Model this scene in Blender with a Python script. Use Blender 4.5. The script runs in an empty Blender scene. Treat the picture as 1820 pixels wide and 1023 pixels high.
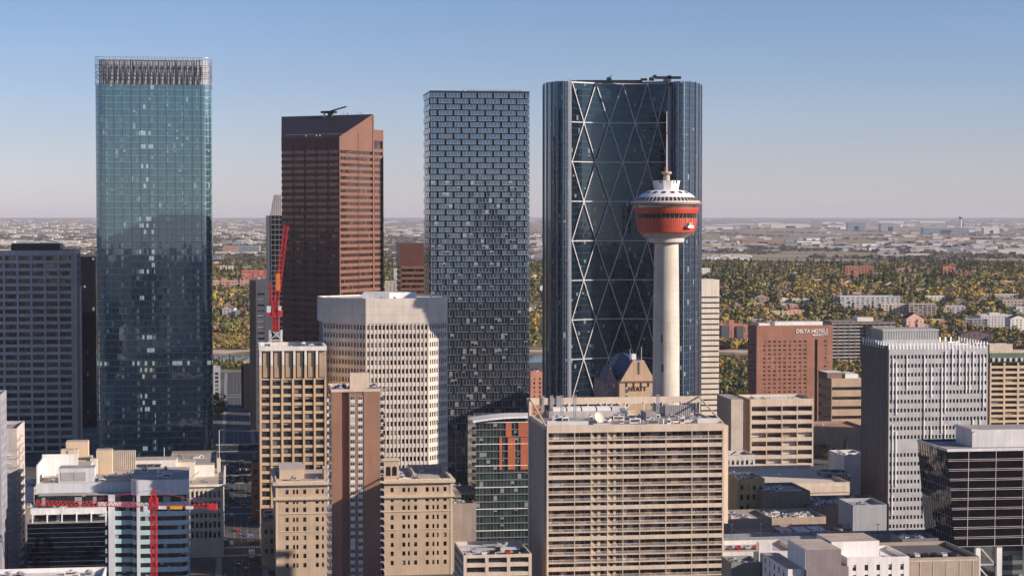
import bpy, math, random
import numpy as np
from mathutils import Matrix, Vector
R = math.radians
SC = bpy.context.scene
COL = SC.collection
rnd = random.Random(7)

# ---------------------------------------------------------------- camera, sky, sun, exposure
F = 3540.0                      # focal length in pixels of the 1820 px wide photograph
EYE = 150.0
PITCH = math.atan(125.5 / F)
cam = bpy.data.cameras.new('camera'); cam.sensor_width = 36; cam.lens = F / 1820 * 36
cam.clip_start = 1; cam.clip_end = 120000
camo = bpy.data.objects.new('camera', cam); COL.objects.link(camo)
camo.location = (0, 0, EYE); camo.rotation_euler = (math.pi/2 - PITCH, 0, 0)
SC.camera = camo

SUN_EL = R(21.8); SH = Vector((0.945, -0.326)).normalized()      # horizontal direction towards the sun
TOSUN = Vector((SH.x*math.cos(SUN_EL), SH.y*math.cos(SUN_EL), math.sin(SUN_EL)))
w = bpy.data.worlds.new('World'); SC.world = w; w.use_nodes = True
nt = w.node_tree; bg = nt.nodes['Background']
sky = nt.nodes.new('ShaderNodeTexSky'); sky.sky_type = 'NISHITA'; sky.sun_disc = False
sky.sun_elevation = SUN_EL; sky.sun_rotation = math.atan2(TOSUN.x, TOSUN.y)
sky.air_density = 1.0; sky.dust_density = 0.6; sky.ozone_density = 3.0; sky.altitude = 1100
tcx = nt.nodes.new('ShaderNodeTexCoord'); sxyz = nt.nodes.new('ShaderNodeSeparateXYZ'); nt.links.new(tcx.outputs['Generated'], sxyz.inputs[0])
ramp = nt.nodes.new('ShaderNodeValToRGB'); nt.links.new(sxyz.outputs[2], ramp.inputs[0])     # dry autumn air: lavender towards the horizon
for i, (p_, c_) in enumerate(((0.0, (1.05,.96,1.28)), (.038, (.98,.885,1.10)), (.105, (.84,.84,1.02)), (.5, (.85,.85,1.0)))):
    e = ramp.color_ramp.elements[i] if i < 2 else ramp.color_ramp.elements.new(p_); e.position = p_; e.color = (*c_, 1)
mulx = nt.nodes.new('ShaderNodeVectorMath'); mulx.operation = 'MULTIPLY'; nt.links.new(sky.outputs[0], mulx.inputs[0]); nt.links.new(ramp.outputs[0], mulx.inputs[1])
skn = nt.nodes.new('ShaderNodeTexNoise'); skm = nt.nodes.new('ShaderNodeMapping'); skm.inputs['Scale'].default_value = (1.2, 1.2, 14); nt.links.new(tcx.outputs['Generated'], skm.inputs[0])
nt.links.new(skm.outputs[0], skn.inputs['Vector']); skn.inputs['Scale'].default_value = 2.2; skn.inputs['Detail'].default_value = 4
skr = nt.nodes.new('ShaderNodeMapRange'); nt.links.new(skn.outputs['Fac'], skr.inputs[0]); skr.inputs[1].default_value = .35; skr.inputs[2].default_value = .7; skr.inputs[3].default_value = .975; skr.inputs[4].default_value = 1.025
sks = nt.nodes.new('ShaderNodeVectorMath'); sks.operation = 'SCALE'; nt.links.new(mulx.outputs[0], sks.inputs[0]); nt.links.new(skr.outputs[0], sks.inputs[3]); nt.links.new(sks.outputs[0], bg.inputs[0]); bg.inputs[1].default_value = 0.078
sl = bpy.data.lights.new('sun', 'SUN'); sl.energy = 5.0; sl.angle = R(0.5); sl.color = (1.0, 0.85, 0.72)
so = bpy.data.objects.new('sun', sl); COL.objects.link(so)
so.rotation_euler = TOSUN.to_track_quat('Z', 'Y').to_euler()
SC.view_settings.view_transform = 'Standard'; SC.view_settings.look = 'None'
SC.view_settings.exposure = 0.55; SC.view_settings.gamma = 1; SC.view_settings.use_curve_mapping = False
SC.cycles.max_bounces = 6; SC.cycles.volume_bounces = 1; SC.cycles.transparent_max_bounces = 12
SC.cycles.caustics_reflective = False; SC.cycles.caustics_refractive = False

# ---------------------------------------------------------------- placing helpers
def at(px, py, Y):
    c = (px-910)/F; s = (511.5-py)/F
    d = Vector((c, math.cos(PITCH)+s*math.sin(PITCH), -math.sin(PITCH)+s*math.cos(PITCH)))
    return Vector((0, 0, EYE)) + d*(Y/d.y)
def proj(p):
    p = Vector(p)-Vector((0, 0, EYE)); c, s = math.cos(PITCH), math.sin(PITCH)
    dep = p.y*c - p.z*s; up = p.y*s + p.z*c
    return (910+F*p.x/dep, 511.5-F*up/dep)
def reach(P, d, px, z=None):
    """length along horizontal direction d from P until it shows at column px"""
    lo, hi = 0.0, 600.0
    s0 = 1 if proj(P+Vector((d[0], d[1], 0))*600)[0] > proj(P)[0] else -1
    for _ in range(50):
        m = (lo+hi)/2
        if (proj(P+Vector((d[0], d[1], 0))*m)[0]-px)*s0 < 0: lo = m
        else: hi = m
    return lo
GT = R(8.0)                                            # the street grid is turned 8 degrees from the view

def tag(o, label=None, cat=None, group=None, kind=None):
    if label: o['label'] = label
    if cat: o['category'] = cat
    if group: o['group'] = group
    if kind: o['kind'] = kind
    return o
def empty(name, loc, rz=0.0):
    o = bpy.data.objects.new(name, None); o.empty_display_size = 1; COL.objects.link(o)
    o.location = loc; o.rotation_euler = (0, 0, rz); return o

class MB:
    def __init__(s): s.v = []; s.f = []; s.m = []; s.uv = []; s.mats = []; s.T = Matrix.Identity(4); s.idn = True
    def setT(s, T): s.T = T if T is not None else Matrix.Identity(4); s.idn = T is None; return s
    def mi(s, mat):
        if mat not in s.mats: s.mats.append(mat)
        return s.mats.index(mat)
    def pts(s, ps):
        n = len(s.v)
        if s.idn: s.v.extend([tuple(p) for p in ps])
        else: s.v.extend([tuple(s.T @ Vector(p)) for p in ps])
        return n
    def face(s, ps, mat, uvs=None):
        n = s.pts(ps); s.f.append(tuple(range(n, n+len(ps)))); s.m.append(s.mi(mat))
        s.uv.append(uvs or [(0, 0)]*len(ps))
    def box(s, x0, x1, y0, y1, z0, z1, mat, top=None, skip=''):
        if x1 < x0: x0, x1 = x1, x0
        if y1 < y0: y0, y1 = y1, y0
        n = s.pts([(x0,y0,z0),(x1,y0,z0),(x1,y1,z0),(x0,y1,z0),(x0,y0,z1),(x1,y0,z1),(x1,y1,z1),(x0,y1,z1)])
        a = s.mi(mat); t = s.mi(top) if top else a
        w, d = x1-x0, y1-y0
        for q, m, uv in (((0,1,5,4),a,[(0,z0),(w,z0),(w,z1),(0,z1)]), ((1,2,6,5),a,[(w,z0),(w+d,z0),(w+d,z1),(w,z1)]),
                      ((2,3,7,6),a,[(w+d,z0),(2*w+d,z0),(2*w+d,z1),(w+d,z1)]), ((3,0,4,7),a,[(-d,z0),(0,z0),(0,z1),(-d,z1)]),
                      ((4,5,6,7),t,[(0,0),(w,0),(w,d),(0,d)]), ((3,2,1,0),a,[(0,0),(w,0),(w,d),(0,d)])):
            s.f.append(tuple(n+k for k in q)); s.m.append(m); s.uv.append(uv)
    def prism(s, poly, z0, z1, mat, top=None, scale=1.0, u0=0.0):
        """poly counter-clockwise seen from above; z1 may be a list"""
        n = len(poly); zt = z1 if isinstance(z1, (list, tuple)) else [z1]*n
        u = u0
        for i in range(n):
            a, b = poly[i], poly[(i+1) % n]; za, zb = zt[i], zt[(i+1) % n]
            L = math.hypot(b[0]-a[0], b[1]-a[1])
            s.face([(a[0],a[1],z0),(b[0],b[1],z0),(b[0],b[1],zb),(a[0],a[1],za)], mat, [(u,z0),(u+L,z0),(u+L,zb),(u,za)])
            u += L
        s.face([(p[0],p[1],zt[i]) for i, p in enumerate(poly)], top or mat, [(p[0],p[1]) for p in poly])
    def bar(s, p, q, w, mat, h=None):
        p, q = Vector(p), Vector(q); d = q-p; L = d.length
        if L < 1e-6: return
        d /= L; up = Vector((0,0,1)) if abs(d.z) < .95 else Vector((1,0,0))
        a = d.cross(up).normalized()*(w/2); b = d.cross(a).normalized()*((h or w)/2)
        c = [p-a-b, p+a-b, p+a+b, p-a+b, q-a-b, q+a-b, q+a+b, q-a+b]; n = s.pts(c); m = s.mi(mat)
        for k in ((0,1,5,4),(1,2,6,5),(2,3,7,6),(3,0,4,7),(4,5,6,7),(3,2,1,0)):
            s.f.append(tuple(n+j for j in k)); s.m.append(m); s.uv.append([(0,0),(w,0),(w,L),(0,L)])
    def lathe(s, prof, mat, n=48, c=(0,0), cap=True, a0=0.0, a1=2*math.pi):
        rows = []; full = abs(a1-a0-2*math.pi) < 1e-6; m = n if full else n+1
        for r, z in prof:
            rows.append(s.pts([(c[0]+r*math.cos(a0+(a1-a0)*k/n), c[1]+r*math.sin(a0+(a1-a0)*k/n), z) for k in range(m)]))
        mi = s.mi(mat)
        for i in range(len(prof)-1):
            for k in range(n):
                k2 = (k+1) % m
                s.f.append((rows[i]+k, rows[i]+k2, rows[i+1]+k2, rows[i+1]+k)); s.m.append(mi)
                r = prof[i][0]; u0, u1 = r*2*math.pi*k/n, r*2*math.pi*(k+1)/n
                s.uv.append([(u0,prof[i][1]),(u1,prof[i][1]),(u1,prof[i+1][1]),(u0,prof[i+1][1])])
        if cap and prof[-1][0] > .01:
            s.f.append(tuple(rows[-1]+k for k in range(m))); s.m.append(mi); s.uv.append([(0,0)]*m)
    def mesh(s, name, smooth=False):
        me = bpy.data.meshes.new(name); me.from_pydata(s.v, [], s.f)
        for m in s.mats: me.materials.append(m)
        me.polygons.foreach_set('material_index', s.m)
        l = me.uv_layers.new(name='UVMap'); l.data.foreach_set('uv', [c for f in s.uv for p in f for c in p])
        if smooth:
            me.polygons.foreach_set('use_smooth', [True]*len(s.f)); me.set_sharp_from_angle(angle=R(35))
        me.update(); return me
    def build(s, name, parent=None, smooth=False, loc=None, rz=0):
        o = bpy.data.objects.new(name, s.mesh(name, smooth)); COL.objects.link(o)
        if parent is not None: o.parent = parent
        if loc is not None: o.location = loc
        if rz: o.rotation_euler = (0, 0, rz)
        return o
def inst(name, me, parent, loc, rz=0, label=None):
    o = bpy.data.objects.new(name, me); COL.objects.link(o); o.parent = parent
    o.location = loc; o.rotation_euler = (0, 0, rz)
    if label: o['label'] = label
    return o

# ---------------------------------------------------------------- materials
class NT:
    def __init__(s, name):
        s.mat = bpy.data.materials.new(name); s.mat.use_nodes = True; s.t = s.mat.node_tree
        s.p = s.t.nodes['Principled BSDF']
    def n(s, ty, **k):
        o = s.t.nodes.new(ty)
        for a, b in k.items(): setattr(o, a, b)
        return o
    def l(s, a, b): s.t.links.new(a, b)
    def put(s, sock, v):
        if v is None: return
        if hasattr(v, 'is_output'): s.l(v, sock)
        elif isinstance(v, (tuple, list)) and len(v) == 3 and sock.type == 'RGBA': sock.default_value = (*v, 1)
        else: sock.default_value = v
    def m(s, op, a, b=None, c=None):
        o = s.n('ShaderNodeMath', operation=op); s.put(o.inputs[0], a)
        if b is not None: s.put(o.inputs[1], b)
        if c is not None: s.put(o.inputs[2], c)
        return o.outputs[0]
    def mix(s, f, a, b):
        o = s.n('ShaderNodeMix', data_type='RGBA'); s.put(o.inputs[0], f); s.put(o.inputs[6], a); s.put(o.inputs[7], b)
        return o.outputs[2]
    def scale(s, col, f):
        o = s.n('ShaderNodeVectorMath', operation='SCALE'); s.put(o.inputs[0], col); s.put(o.inputs[3], f); return o.outputs[0]
    def pos(s): return s.n('ShaderNodeNewGeometry').outputs['Position']
    def noise(s, vec, sc, det=3, rough=.55, mul=None):
        if mul:
            q = s.n('ShaderNodeVectorMath', operation='MULTIPLY'); s.put(q.inputs[0], vec); q.inputs[1].default_value = mul; vec = q.outputs[0]
        o = s.n('ShaderNodeTexNoise'); s.l(vec, o.inputs['Vector']); o.inputs['Scale'].default_value = sc
        o.inputs['Detail'].default_value = det; o.inputs['Roughness'].default_value = rough; return o.outputs['Fac']
    def rng(s, v, a, b, c=0.0, d=1.0):
        o = s.n('ShaderNodeMapRange'); s.put(o.inputs[0], v)
        for i, x in enumerate((a, b, c, d)): s.put(o.inputs[i+1], x)
        return o.outputs[0]
MATS = {}
def M(name, col, rough=.75, metal=0.0, var=.12, sc=.15, streak=.1, spec=.4, joint=0.0):
    """painted, stone or metal surface with broad and fine tone variation and rain streaks"""
    if name in MATS: return MATS[name]
    t = NT(name); P = t.pos()
    a = t.noise(P, sc, 4); b = t.noise(P, sc*9, 2); c = t.noise(P, .9, 2, mul=(1, 1, .04))
    k = t.m('ADD', t.rng(a, .3, .7, 1-var, 1+var), t.rng(b, .25, .75, -var*.4, var*.4))
    k = t.m('ADD', k, t.rng(c, .3, .7, -streak, streak))
    if joint:                                           # pour lines or panel joints, each lift a slightly different tone
        s_ = t.n('ShaderNodeSeparateXYZ'); t.l(P, s_.inputs[0]); q_ = t.m('DIVIDE', s_.outputs[2], joint); fl_ = t.m('FLOOR', q_)
        wn = t.n('ShaderNodeTexWhiteNoise', noise_dimensions='1D'); t.l(fl_, wn.inputs['W']); k = t.m('ADD', k, t.rng(wn.outputs[0], 0, 1, -.035, .035))
        k = t.m('SUBTRACT', k, t.m('MULTIPLY', t.m('LESS_THAN', t.m('FRACT', q_), .07), .12))
    t.l(t.scale(tuple(col), k), t.p.inputs['Base Color'])
    t.p.inputs['Roughness'].default_value = rough; t.p.inputs['Metallic'].default_value = metal
    t.p.inputs['Specular IOR Level'].default_value = spec
    MATS[name] = t.mat; return t.mat
def cells(t, pw, fh, uo=0.0, vo=0.0):
    uv = t.n('ShaderNodeUVMap').outputs[0]; s = t.n('ShaderNodeSeparateXYZ'); t.l(uv, s.inputs[0])
    u = t.m('DIVIDE', t.m('ADD', s.outputs[0], uo), pw); v = t.m('DIVIDE', t.m('ADD', s.outputs[1], vo), fh)
    iu, iv = t.m('FLOOR', u), t.m('FLOOR', v); fu, fv = t.m('SUBTRACT', u, iu), t.m('SUBTRACT', v, iv)
    c = t.n('ShaderNodeCombineXYZ'); t.l(iu, c.inputs[0]); t.l(iv, c.inputs[1])
    w = t.n('ShaderNodeTexWhiteNoise', noise_dimensions='3D'); t.l(c.outputs[0], w.inputs[0])
    return dict(u=u, v=v, iu=iu, iv=iv, fu=fu, fv=fv, id=c.outputs[0], w=w.outputs[0], wc=w.outputs[1])
def warp(t, wc, amt, wav=0.0):
    """each pane sits at its own very slight tilt"""
    g = t.n('ShaderNodeNewGeometry')
    a = t.n('ShaderNodeVectorMath', operation='SUBTRACT'); t.l(wc, a.inputs[0]); a.inputs[1].default_value = (.5,.5,.5)
    b = t.n('ShaderNodeVectorMath', operation='SCALE'); t.l(a.outputs[0], b.inputs[0]); b.inputs[3].default_value = amt
    c = t.n('ShaderNodeVectorMath', operation='ADD'); t.l(g.outputs['Normal'], c.inputs[0]); t.l(b.outputs[0], c.inputs[1])
    d = c.outputs[0]
    if wav:
        n = t.n('ShaderNodeTexNoise'); t.l(g.outputs['Position'], n.inputs['Vector']); n.inputs['Scale'].default_value = .35; n.inputs['Detail'].default_value = 1
        a = t.n('ShaderNodeVectorMath', operation='SUBTRACT'); t.l(n.outputs['Color'], a.inputs[0]); a.inputs[1].default_value = (.5,.5,.5)
        b = t.n('ShaderNodeVectorMath', operation='SCALE'); t.l(a.outputs[0], b.inputs[0]); b.inputs[3].default_value = wav
        e = t.n('ShaderNodeVectorMath', operation='ADD'); t.l(d, e.inputs[0]); t.l(b.outputs[0], e.inputs[1]); d = e.outputs[0]
    f = t.n('ShaderNodeVectorMath', operation='NORMALIZE'); t.l(d, f.inputs[0]); t.l(f.outputs[0], t.p.inputs['Normal'])
def glass(name, col, pw=1.5, fh=4.0, ior=2.1, tilt=.006, wav=.01, span=.25, spancol=None, mull=.06, mh=.03, mullcol=(.03,.035,.04),
          blind=.15, blindcol=(.3,.33,.33), dark=.35, lit=0.0, rough=.04, reflmul=(1,1,1), major=0, uo=0.0, coat=None):
    """curtain wall: one cell per pane (u along the wall, v up, in metres)"""
    if name in MATS: return MATS[name]
    t = NT(name); c = cells(t, pw, fh, uo)
    base = t.scale(tuple(col), t.rng(c['w'], 0, 1, 1-dark, 1+dark))
    s = t.n('ShaderNodeSeparateColor'); t.l(c['wc'], s.inputs[0]); r, g, b = s.outputs
    # blinds drawn to a random height
    isb = t.m('LESS_THAN', r, blind); hgt = t.rng(g, 0, 1, span, .95)
    drawn = t.m('MULTIPLY', isb, t.m('GREATER_THAN', c['fv'], hgt))
    base = t.mix(drawn, base, tuple(blindcol))
    sp = t.m('LESS_THAN', c['fv'], span)
    base = t.mix(sp, base, tuple(spancol or [x*.7 for x in col]))
    ln = t.m('MAXIMUM', t.m('LESS_THAN', c['fu'], mull), t.m('LESS_THAN', c['fv'], mh))
    if major:
        fm = t.m('FRACT', t.m('DIVIDE', c['u'], major)); ln = t.m('MAXIMUM', ln, t.m('LESS_THAN', fm, mull*1.7/major))
    base = t.mix(ln, base, tuple(mullcol))
    t.l(base, t.p.inputs['Base Color'])
    t.p.inputs['IOR'].default_value = ior; t.p.inputs['Specular IOR Level'].default_value = .5
    t.l(t.m('ADD', t.m('MULTIPLY', ln, .4), rough), t.p.inputs['Roughness'])
    t.put(t.p.inputs['Specular Tint'], (*reflmul, 1))
    if isinstance(lit, tuple):           # lit rooms gathered by the core, some whole floors
        u0, u1, dens = lit
        inb = t.m('MULTIPLY', t.m('GREATER_THAN', c['u'], u0/pw), t.m('LESS_THAN', c['u'], u1/pw))
        row = t.n('ShaderNodeTexWhiteNoise', noise_dimensions='1D'); t.l(c['iv'], row.inputs['W'])
        whole = t.m('GREATER_THAN', row.outputs[0], .93); on = t.m('MAXIMUM', t.m('MULTIPLY', inb, t.m('GREATER_THAN', row.outputs[0], .45)), whole)
        e = t.m('MULTIPLY', t.m('MULTIPLY', on, t.m('GREATER_THAN', b, 1-dens)), t.m('MULTIPLY', t.m('LESS_THAN', c['fv'], .85), t.m('SUBTRACT', 1.0, t.m('MAXIMUM', sp, ln))))
        colm = t.m('LESS_THAN', t.m('FRACT', t.m('DIVIDE', c['u'], 6.0)), .16); e = t.m('MAXIMUM', e, t.m('MULTIPLY', t.m('MULTIPLY', colm, t.m('GREATER_THAN', g, .62)), t.m('MULTIPLY', t.m('LESS_THAN', c['fv'], .8), t.m('SUBTRACT', .22, t.m('MULTIPLY', t.m('MAXIMUM', sp, ln), .22)))))
        t.put(t.p.inputs['Emission Color'], (.8, 1, .95, 1)); t.l(t.m('MULTIPLY', e, .2), t.p.inputs['Emission Strength'])
    elif lit:
        c2 = cells(t, pw*4, fh, uo); on = t.m('GREATER_THAN', c2['w'], 1-lit); on2 = t.m('GREATER_THAN', b, .35)
        e = t.m('MULTIPLY', t.m('MULTIPLY', on, on2), t.m('SUBTRACT', 1.0, t.m('MAXIMUM', sp, ln)))
        t.put(t.p.inputs['Emission Color'], (.85, 1, .93, 1)); t.l(t.m('MULTIPLY', e, .22), t.p.inputs['Emission Strength'])
    warp(t, c['wc'], tilt, wav)
    MATS[name] = t.mat; return t.mat
def pane(name, col, ior=1.9, rough=.05, wav=.02):
    if name in MATS: return MATS[name]
    t = NT(name); P = t.pos(); k = t.rng(t.noise(P, .6, 2), .3, .7, .7, 1.3)
    t.l(t.scale(tuple(col), k), t.p.inputs['Base Color']); t.p.inputs['IOR'].default_value = ior; t.p.inputs['Roughness'].default_value = rough
    w = t.n('ShaderNodeTexWhiteNoise', noise_dimensions='3D'); q = t.n('ShaderNodeVectorMath', operation='SNAP')
    t.l(P, q.inputs[0]); q.inputs[1].default_value = (2.5,2.5,2.5); t.l(q.outputs[0], w.inputs[0]); warp(t, w.outputs[1], wav)
    MATS[name] = t.mat; return t.mat

def brick(name, c1, c2, mortar, bw=.6, bh=.25, rough=.85):
    if name in MATS: return MATS[name]
    t = NT(name); uv = t.n('ShaderNodeUVMap').outputs[0]; b = t.n('ShaderNodeTexBrick'); t.l(uv, b.inputs[0])
    for k, v in (('Color1', c1), ('Color2', c2), ('Mortar', mortar)): b.inputs[k].default_value = (*v, 1)
    b.inputs['Scale'].default_value = 1; b.inputs['Brick Width'].default_value = bw; b.inputs['Row Height'].default_value = bh; b.inputs['Mortar Size'].default_value = .02
    k = t.rng(t.noise(t.pos(), .08, 5), .3, .7, .86, 1.14); k2 = t.rng(t.noise(t.pos(), .8, 2, mul=(1,1,.05)), .3, .7, -.06, .06)
    t.l(t.scale(b.outputs[0], t.m('ADD', k, k2)), t.p.inputs['Base Color']); t.p.inputs['Roughness'].default_value = rough
    MATS[name] = t.mat; return t.mat
def louvre(name, c1, c2, pitch, horiz=False, frac=.5, rough=.6, metal=0.0):
    """corrugated or louvred sheet"""
    if name in MATS: return MATS[name]
    t = NT(name); uv = t.n('ShaderNodeUVMap').outputs[0]; s = t.n('ShaderNodeSeparateXYZ'); t.l(uv, s.inputs[0])
    f = t.m('FRACT', t.m('DIVIDE', s.outputs[1 if horiz else 0], pitch))
    k = t.rng(t.noise(t.pos(), .2, 3), .3, .7, .88, 1.12)
    t.l(t.scale(t.mix(t.m('LESS_THAN', f, frac), tuple(c1), tuple(c2)), k), t.p.inputs['Base Color'])
    t.p.inputs['Roughness'].default_value = rough; t.p.inputs['Metallic'].default_value = metal
    MATS[name] = t.mat; return t.mat

def roofm(name, c1, c2, c3):
    """flat roof: membrane sheets of uneven age, ponding stains, patches"""
    t = NT(name); P = t.pos(); b = t.n('ShaderNodeTexBrick'); mp = t.n('ShaderNodeMapping'); mp.inputs['Rotation'].default_value = (0, 0, -GT); t.l(P, mp.inputs[0]); t.l(mp.outputs[0], b.inputs[0])
    for k, v in (('Color1', c1), ('Color2', c2), ('Mortar', tuple(x*.62 for x in c1))): b.inputs[k].default_value = (*v, 1)
    b.inputs['Scale'].default_value = 1; b.inputs['Brick Width'].default_value = 9; b.inputs['Row Height'].default_value = 3.2; b.inputs['Mortar Size'].default_value = .05
    c = t.mix(t.rng(t.noise(P, .12, 4, .65), .52, .62), b.outputs[0], c3); c = t.mix(t.rng(t.noise(P, .05, 3), .55, .7, 0, .6), c, tuple(x*.55 for x in c1))
    t.l(c, t.p.inputs['Base Color']); t.p.inputs['Roughness'].default_value = .9; MATS[name] = t.mat; return t.mat
white = M('white paint', (.74,.73,.71), .6); grey = M('grey metal', (.32,.33,.35), .5, .3); dgrey = M('dark grey', (.07,.075,.085), .6)
black = M('black metal', (.02,.02,.024), .4); concrete = M('pale concrete', (.52,.455,.385), .85, var=.12, streak=.12, joint=3.6)
roofgrey = roofm('gravel roof', (.33,.30,.275), (.26,.24,.225), (.38,.34,.30)); roofwhite = roofm('white membrane roof', (.66,.63,.61), (.57,.55,.53), (.46,.43,.40))
rooftan = roofm('tan gravel roof', (.46,.38,.31), (.40,.33,.27), (.33,.28,.24)); steel = M('galvanised steel', (.55,.55,.56), .35, .7, var=.15)
redp = M('red crane paint', (.50,.028,.03), .5, var=.3, sc=.5); yellowp = M('yellow paint', (.75,.42,.03), .5); orangep = M('orange panel', (.75,.2,.04), .5)
cream = M('cream panel', (.66,.585,.49), .8, var=.07, streak=.07); beam = M('beige panel', (.56,.465,.36), .8, var=.08)
G = [pane('window glass dark', (.012,.014,.018)), pane('window glass mid', (.03,.034,.04)), pane('window glass brown', (.03,.018,.014)),
     pane('window glass blinds', (.16,.15,.14), 1.6, .15)]
blindm = M('pale blind', (.55,.53,.5), .7); BL = [blindm, M('grey blind', (.28,.275,.27), .7), M('tan curtain', (.40,.31,.22), .8), M('dim curtain', (.13,.12,.12), .8)]

# ---------------------------------------------------------------- windows and facades
WQ = {}
def win_geo(mb, w, h, var, sash, y=0.0, mull=1):
    """one window: sash frame, glass, maybe a drawn blind. Local x 0..w, z 0..h, looks to -y."""
    fr = min(.12, w*.06); g = var['glass']; b = var['blind']
    for (a, c, e, f) in ((0, w, 0, fr), (0, w, h-fr, h), (0, fr, fr, h-fr), (w-fr, w, fr, h-fr)):
        mb.box(a, c, y-.06, y, e, f, sash)
    if mull:
        for k in range(mull): x = w*(k+1)/(mull+1); mb.box(x-.04, x+.04, y-.05, y, fr, h-fr, sash)
    zb = h-fr-(h-2*fr)*b
    mb.face([(fr,y-.01,fr),(w-fr,y-.01,fr),(w-fr,y-.01,zb),(fr,y-.01,zb)], g)
    if b > 0: mb.face([(fr,y-.01,zb),(w-fr,y-.01,zb),(w-fr,y-.01,h-fr),(fr,y-.01,h-fr)], BL[var['bc']])
def variants(kind=0, n=12, blinds=.35):
    r = random.Random(kind); out = []
    gl = {0: [0,0,1,0,0,1], 1: [2,2,0,2,2,0], 2: [0,1,1,0,1,1]}[kind]
    for i in range(n): out.append(dict(glass=G[gl[i % 6]], bc=(0,1,2,3,1,3)[(i+kind) % 6], blind=(r.choice([.25,.4,.6,.95]) if r.random() < blinds+.2 else 0)))
    return out
class Wins:
    """windows of one building: the first 100 are parts of their own, the rest one part"""
    def __init__(s, root, sash, kind=0, blinds=.35, mull=1, name='window', limit=100):
        s.root, s.sash, s.var, s.mull, s.name, s.limit = root, sash, variants(kind, 12, blinds), mull, name, limit
        s.n = 0; s.rest = MB(); s.cache = {}; s.r = random.Random(len(WQ)+3); WQ[root.name] = s
    def add(s, T, x, y, z, w, h):
        k = s.r.randrange(12)
        if s.n < s.limit:
            key = (round(w, 2), round(h, 2), k)
            if key not in s.cache:
                mb = MB(); win_geo(mb, w, h, s.var[k], s.sash, 0, s.mull); s.cache[key] = mb.mesh(s.name)
            o = bpy.data.objects.new(s.name, s.cache[key]); COL.objects.link(o); o.parent = s.root
            o.matrix_local = (T or Matrix.Identity(4)) @ Matrix.Translation((x, y, z))
        else:
            s.rest.setT((T or Matrix.Identity(4)) @ Matrix.Translation((x, y, z))); win_geo(s.rest, w, h, s.var[k], s.sash, 0, s.mull)
        s.n += 1
    def done(s):
        if s.rest.f: tag(s.rest.build(s.name, s.root), kind='stuff')
def frame(x, y, ang): return Matrix.Translation((x, y, 0)) @ Matrix.Rotation(ang, 4, 'Z')
def facade(mb, wins, T, L, z0, z1, bay, fl, ww, wh, rec, mat, pierproud=.05, sill=.5, spanmat=None, edge=0.0, skip=None, kk=None):
    """wall plane at local y=0 looking to -y, openings recessed by rec. ww/wh: opening size, sill: share of the solid below the opening"""
    nc = max(1, round((L-2*edge)/bay)); bay = (L-2*edge)/nc; nr = max(1, round((z1-z0)/fl)); fl = (z1-z0)/nr
    ww = min(ww, bay-.1); wh = min(wh, fl-.1); mb.setT(T); sp = fl-wh; lo = sp*sill
    zs = [z0+fl*j+lo for j in range(nr)]
    prev = z0
    for z in zs:
        if z-prev > .02: mb.box(0, L, pierproud, rec, prev, z, spanmat or mat)
        prev = z+wh
    if z1-prev > .02: mb.box(0, L, pierproud, rec, prev, z1, spanmat or mat)
    pw = bay-ww
    if pw > .15:
        for i in range(nc+1):
            x = edge+bay*i; a, b = (x-pw/2, x+pw/2)
            if i == 0: a = 0
            if i == nc: b = L
            if b-a > .02: mb.box(a, b, 0, rec, z0, z1, mat)
    else:
        if edge > 0: mb.box(0, edge, 0, rec, z0, z1, mat); mb.box(L-edge, L, 0, rec, z0, z1, mat)
    if wins:
        for j in range(nr-1, -1, -1):
            for i in range(nc):
                if skip and skip(i, j): continue
                wins.add(T, edge+bay*i+(bay-ww)/2, rec-.02, zs[j], ww, wh)
    mb.setT(None)
    return nc, nr
def place(px0, px1, ytop, Y, t=None):
    """front-left top corner, facade length to column px1, height of roof"""
    t = GT if t is None else t
    P = at(px0, ytop, Y); L = reach(P, (math.cos(t), math.sin(t)), px1)
    return P, L
def rooftop(root, x0, x1, y0, y1, z, n, seed=1, hi=3.0, mats=None):
    r = random.Random(seed)
    for i in range(n):
        mb = MB(); w_, d_, h_ = r.uniform(1.2, 4.4), r.uniform(1.2, 3.6), r.uniform(.8, hi)
        x = r.uniform(x0, max(x0+.1, x1-w_)); y = r.uniform(y0, max(y0+.1, y1-d_)); m = r.choice(mats or [white, steel, grey, cream])
        k = r.random()
        if k < .6:
            mb.box(0, w_, 0, d_, 0, h_, m); mb.box(w_*.1, w_*.9, -.06, 0, h_*.25, h_*.8, dgrey)
            u_ = mb.build('rooftop_unit', root, loc=(x, y, z)); mb = MB()
            mb.lathe([(min(w_,d_)*.32, h_), (min(w_,d_)*.32, h_+.5), (min(w_,d_)*.2, h_+.55)], grey, 12, (w_/2, d_/2)); mb.build('fan', u_)
        elif k < .7:
            for q_ in range(r.randint(2, 4)): mb.bar((0, q_*.5, .25), (r.uniform(4, 9), q_*.5, .25), .22, m)
            mb.box(-.5, .3, -.3, 2.2, 0, .9, m); mb.build('pipe_run', root, loc=(x, y, z))
        elif k < .8:
            mb.lathe([(.35, 0), (.35, h_*.8), (.6, h_*.85), (.1, h_*1.1)], m, 10); mb.build('vent_pipe', root, loc=(x, y, z))
        else:
            mb.bar((0,0,.6), (w_*2,0,.6), .7, m); mb.bar((w_*2,0,.95), (w_*2,d_,.95), .7, m); mb.box(0,.3,-.2,.2,0,.3,m); mb.box(w_*2-.2,w_*2+.2,d_-.4,d_,0,.6,m)
            mb.build('duct', root, loc=(x, y, z))
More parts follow.
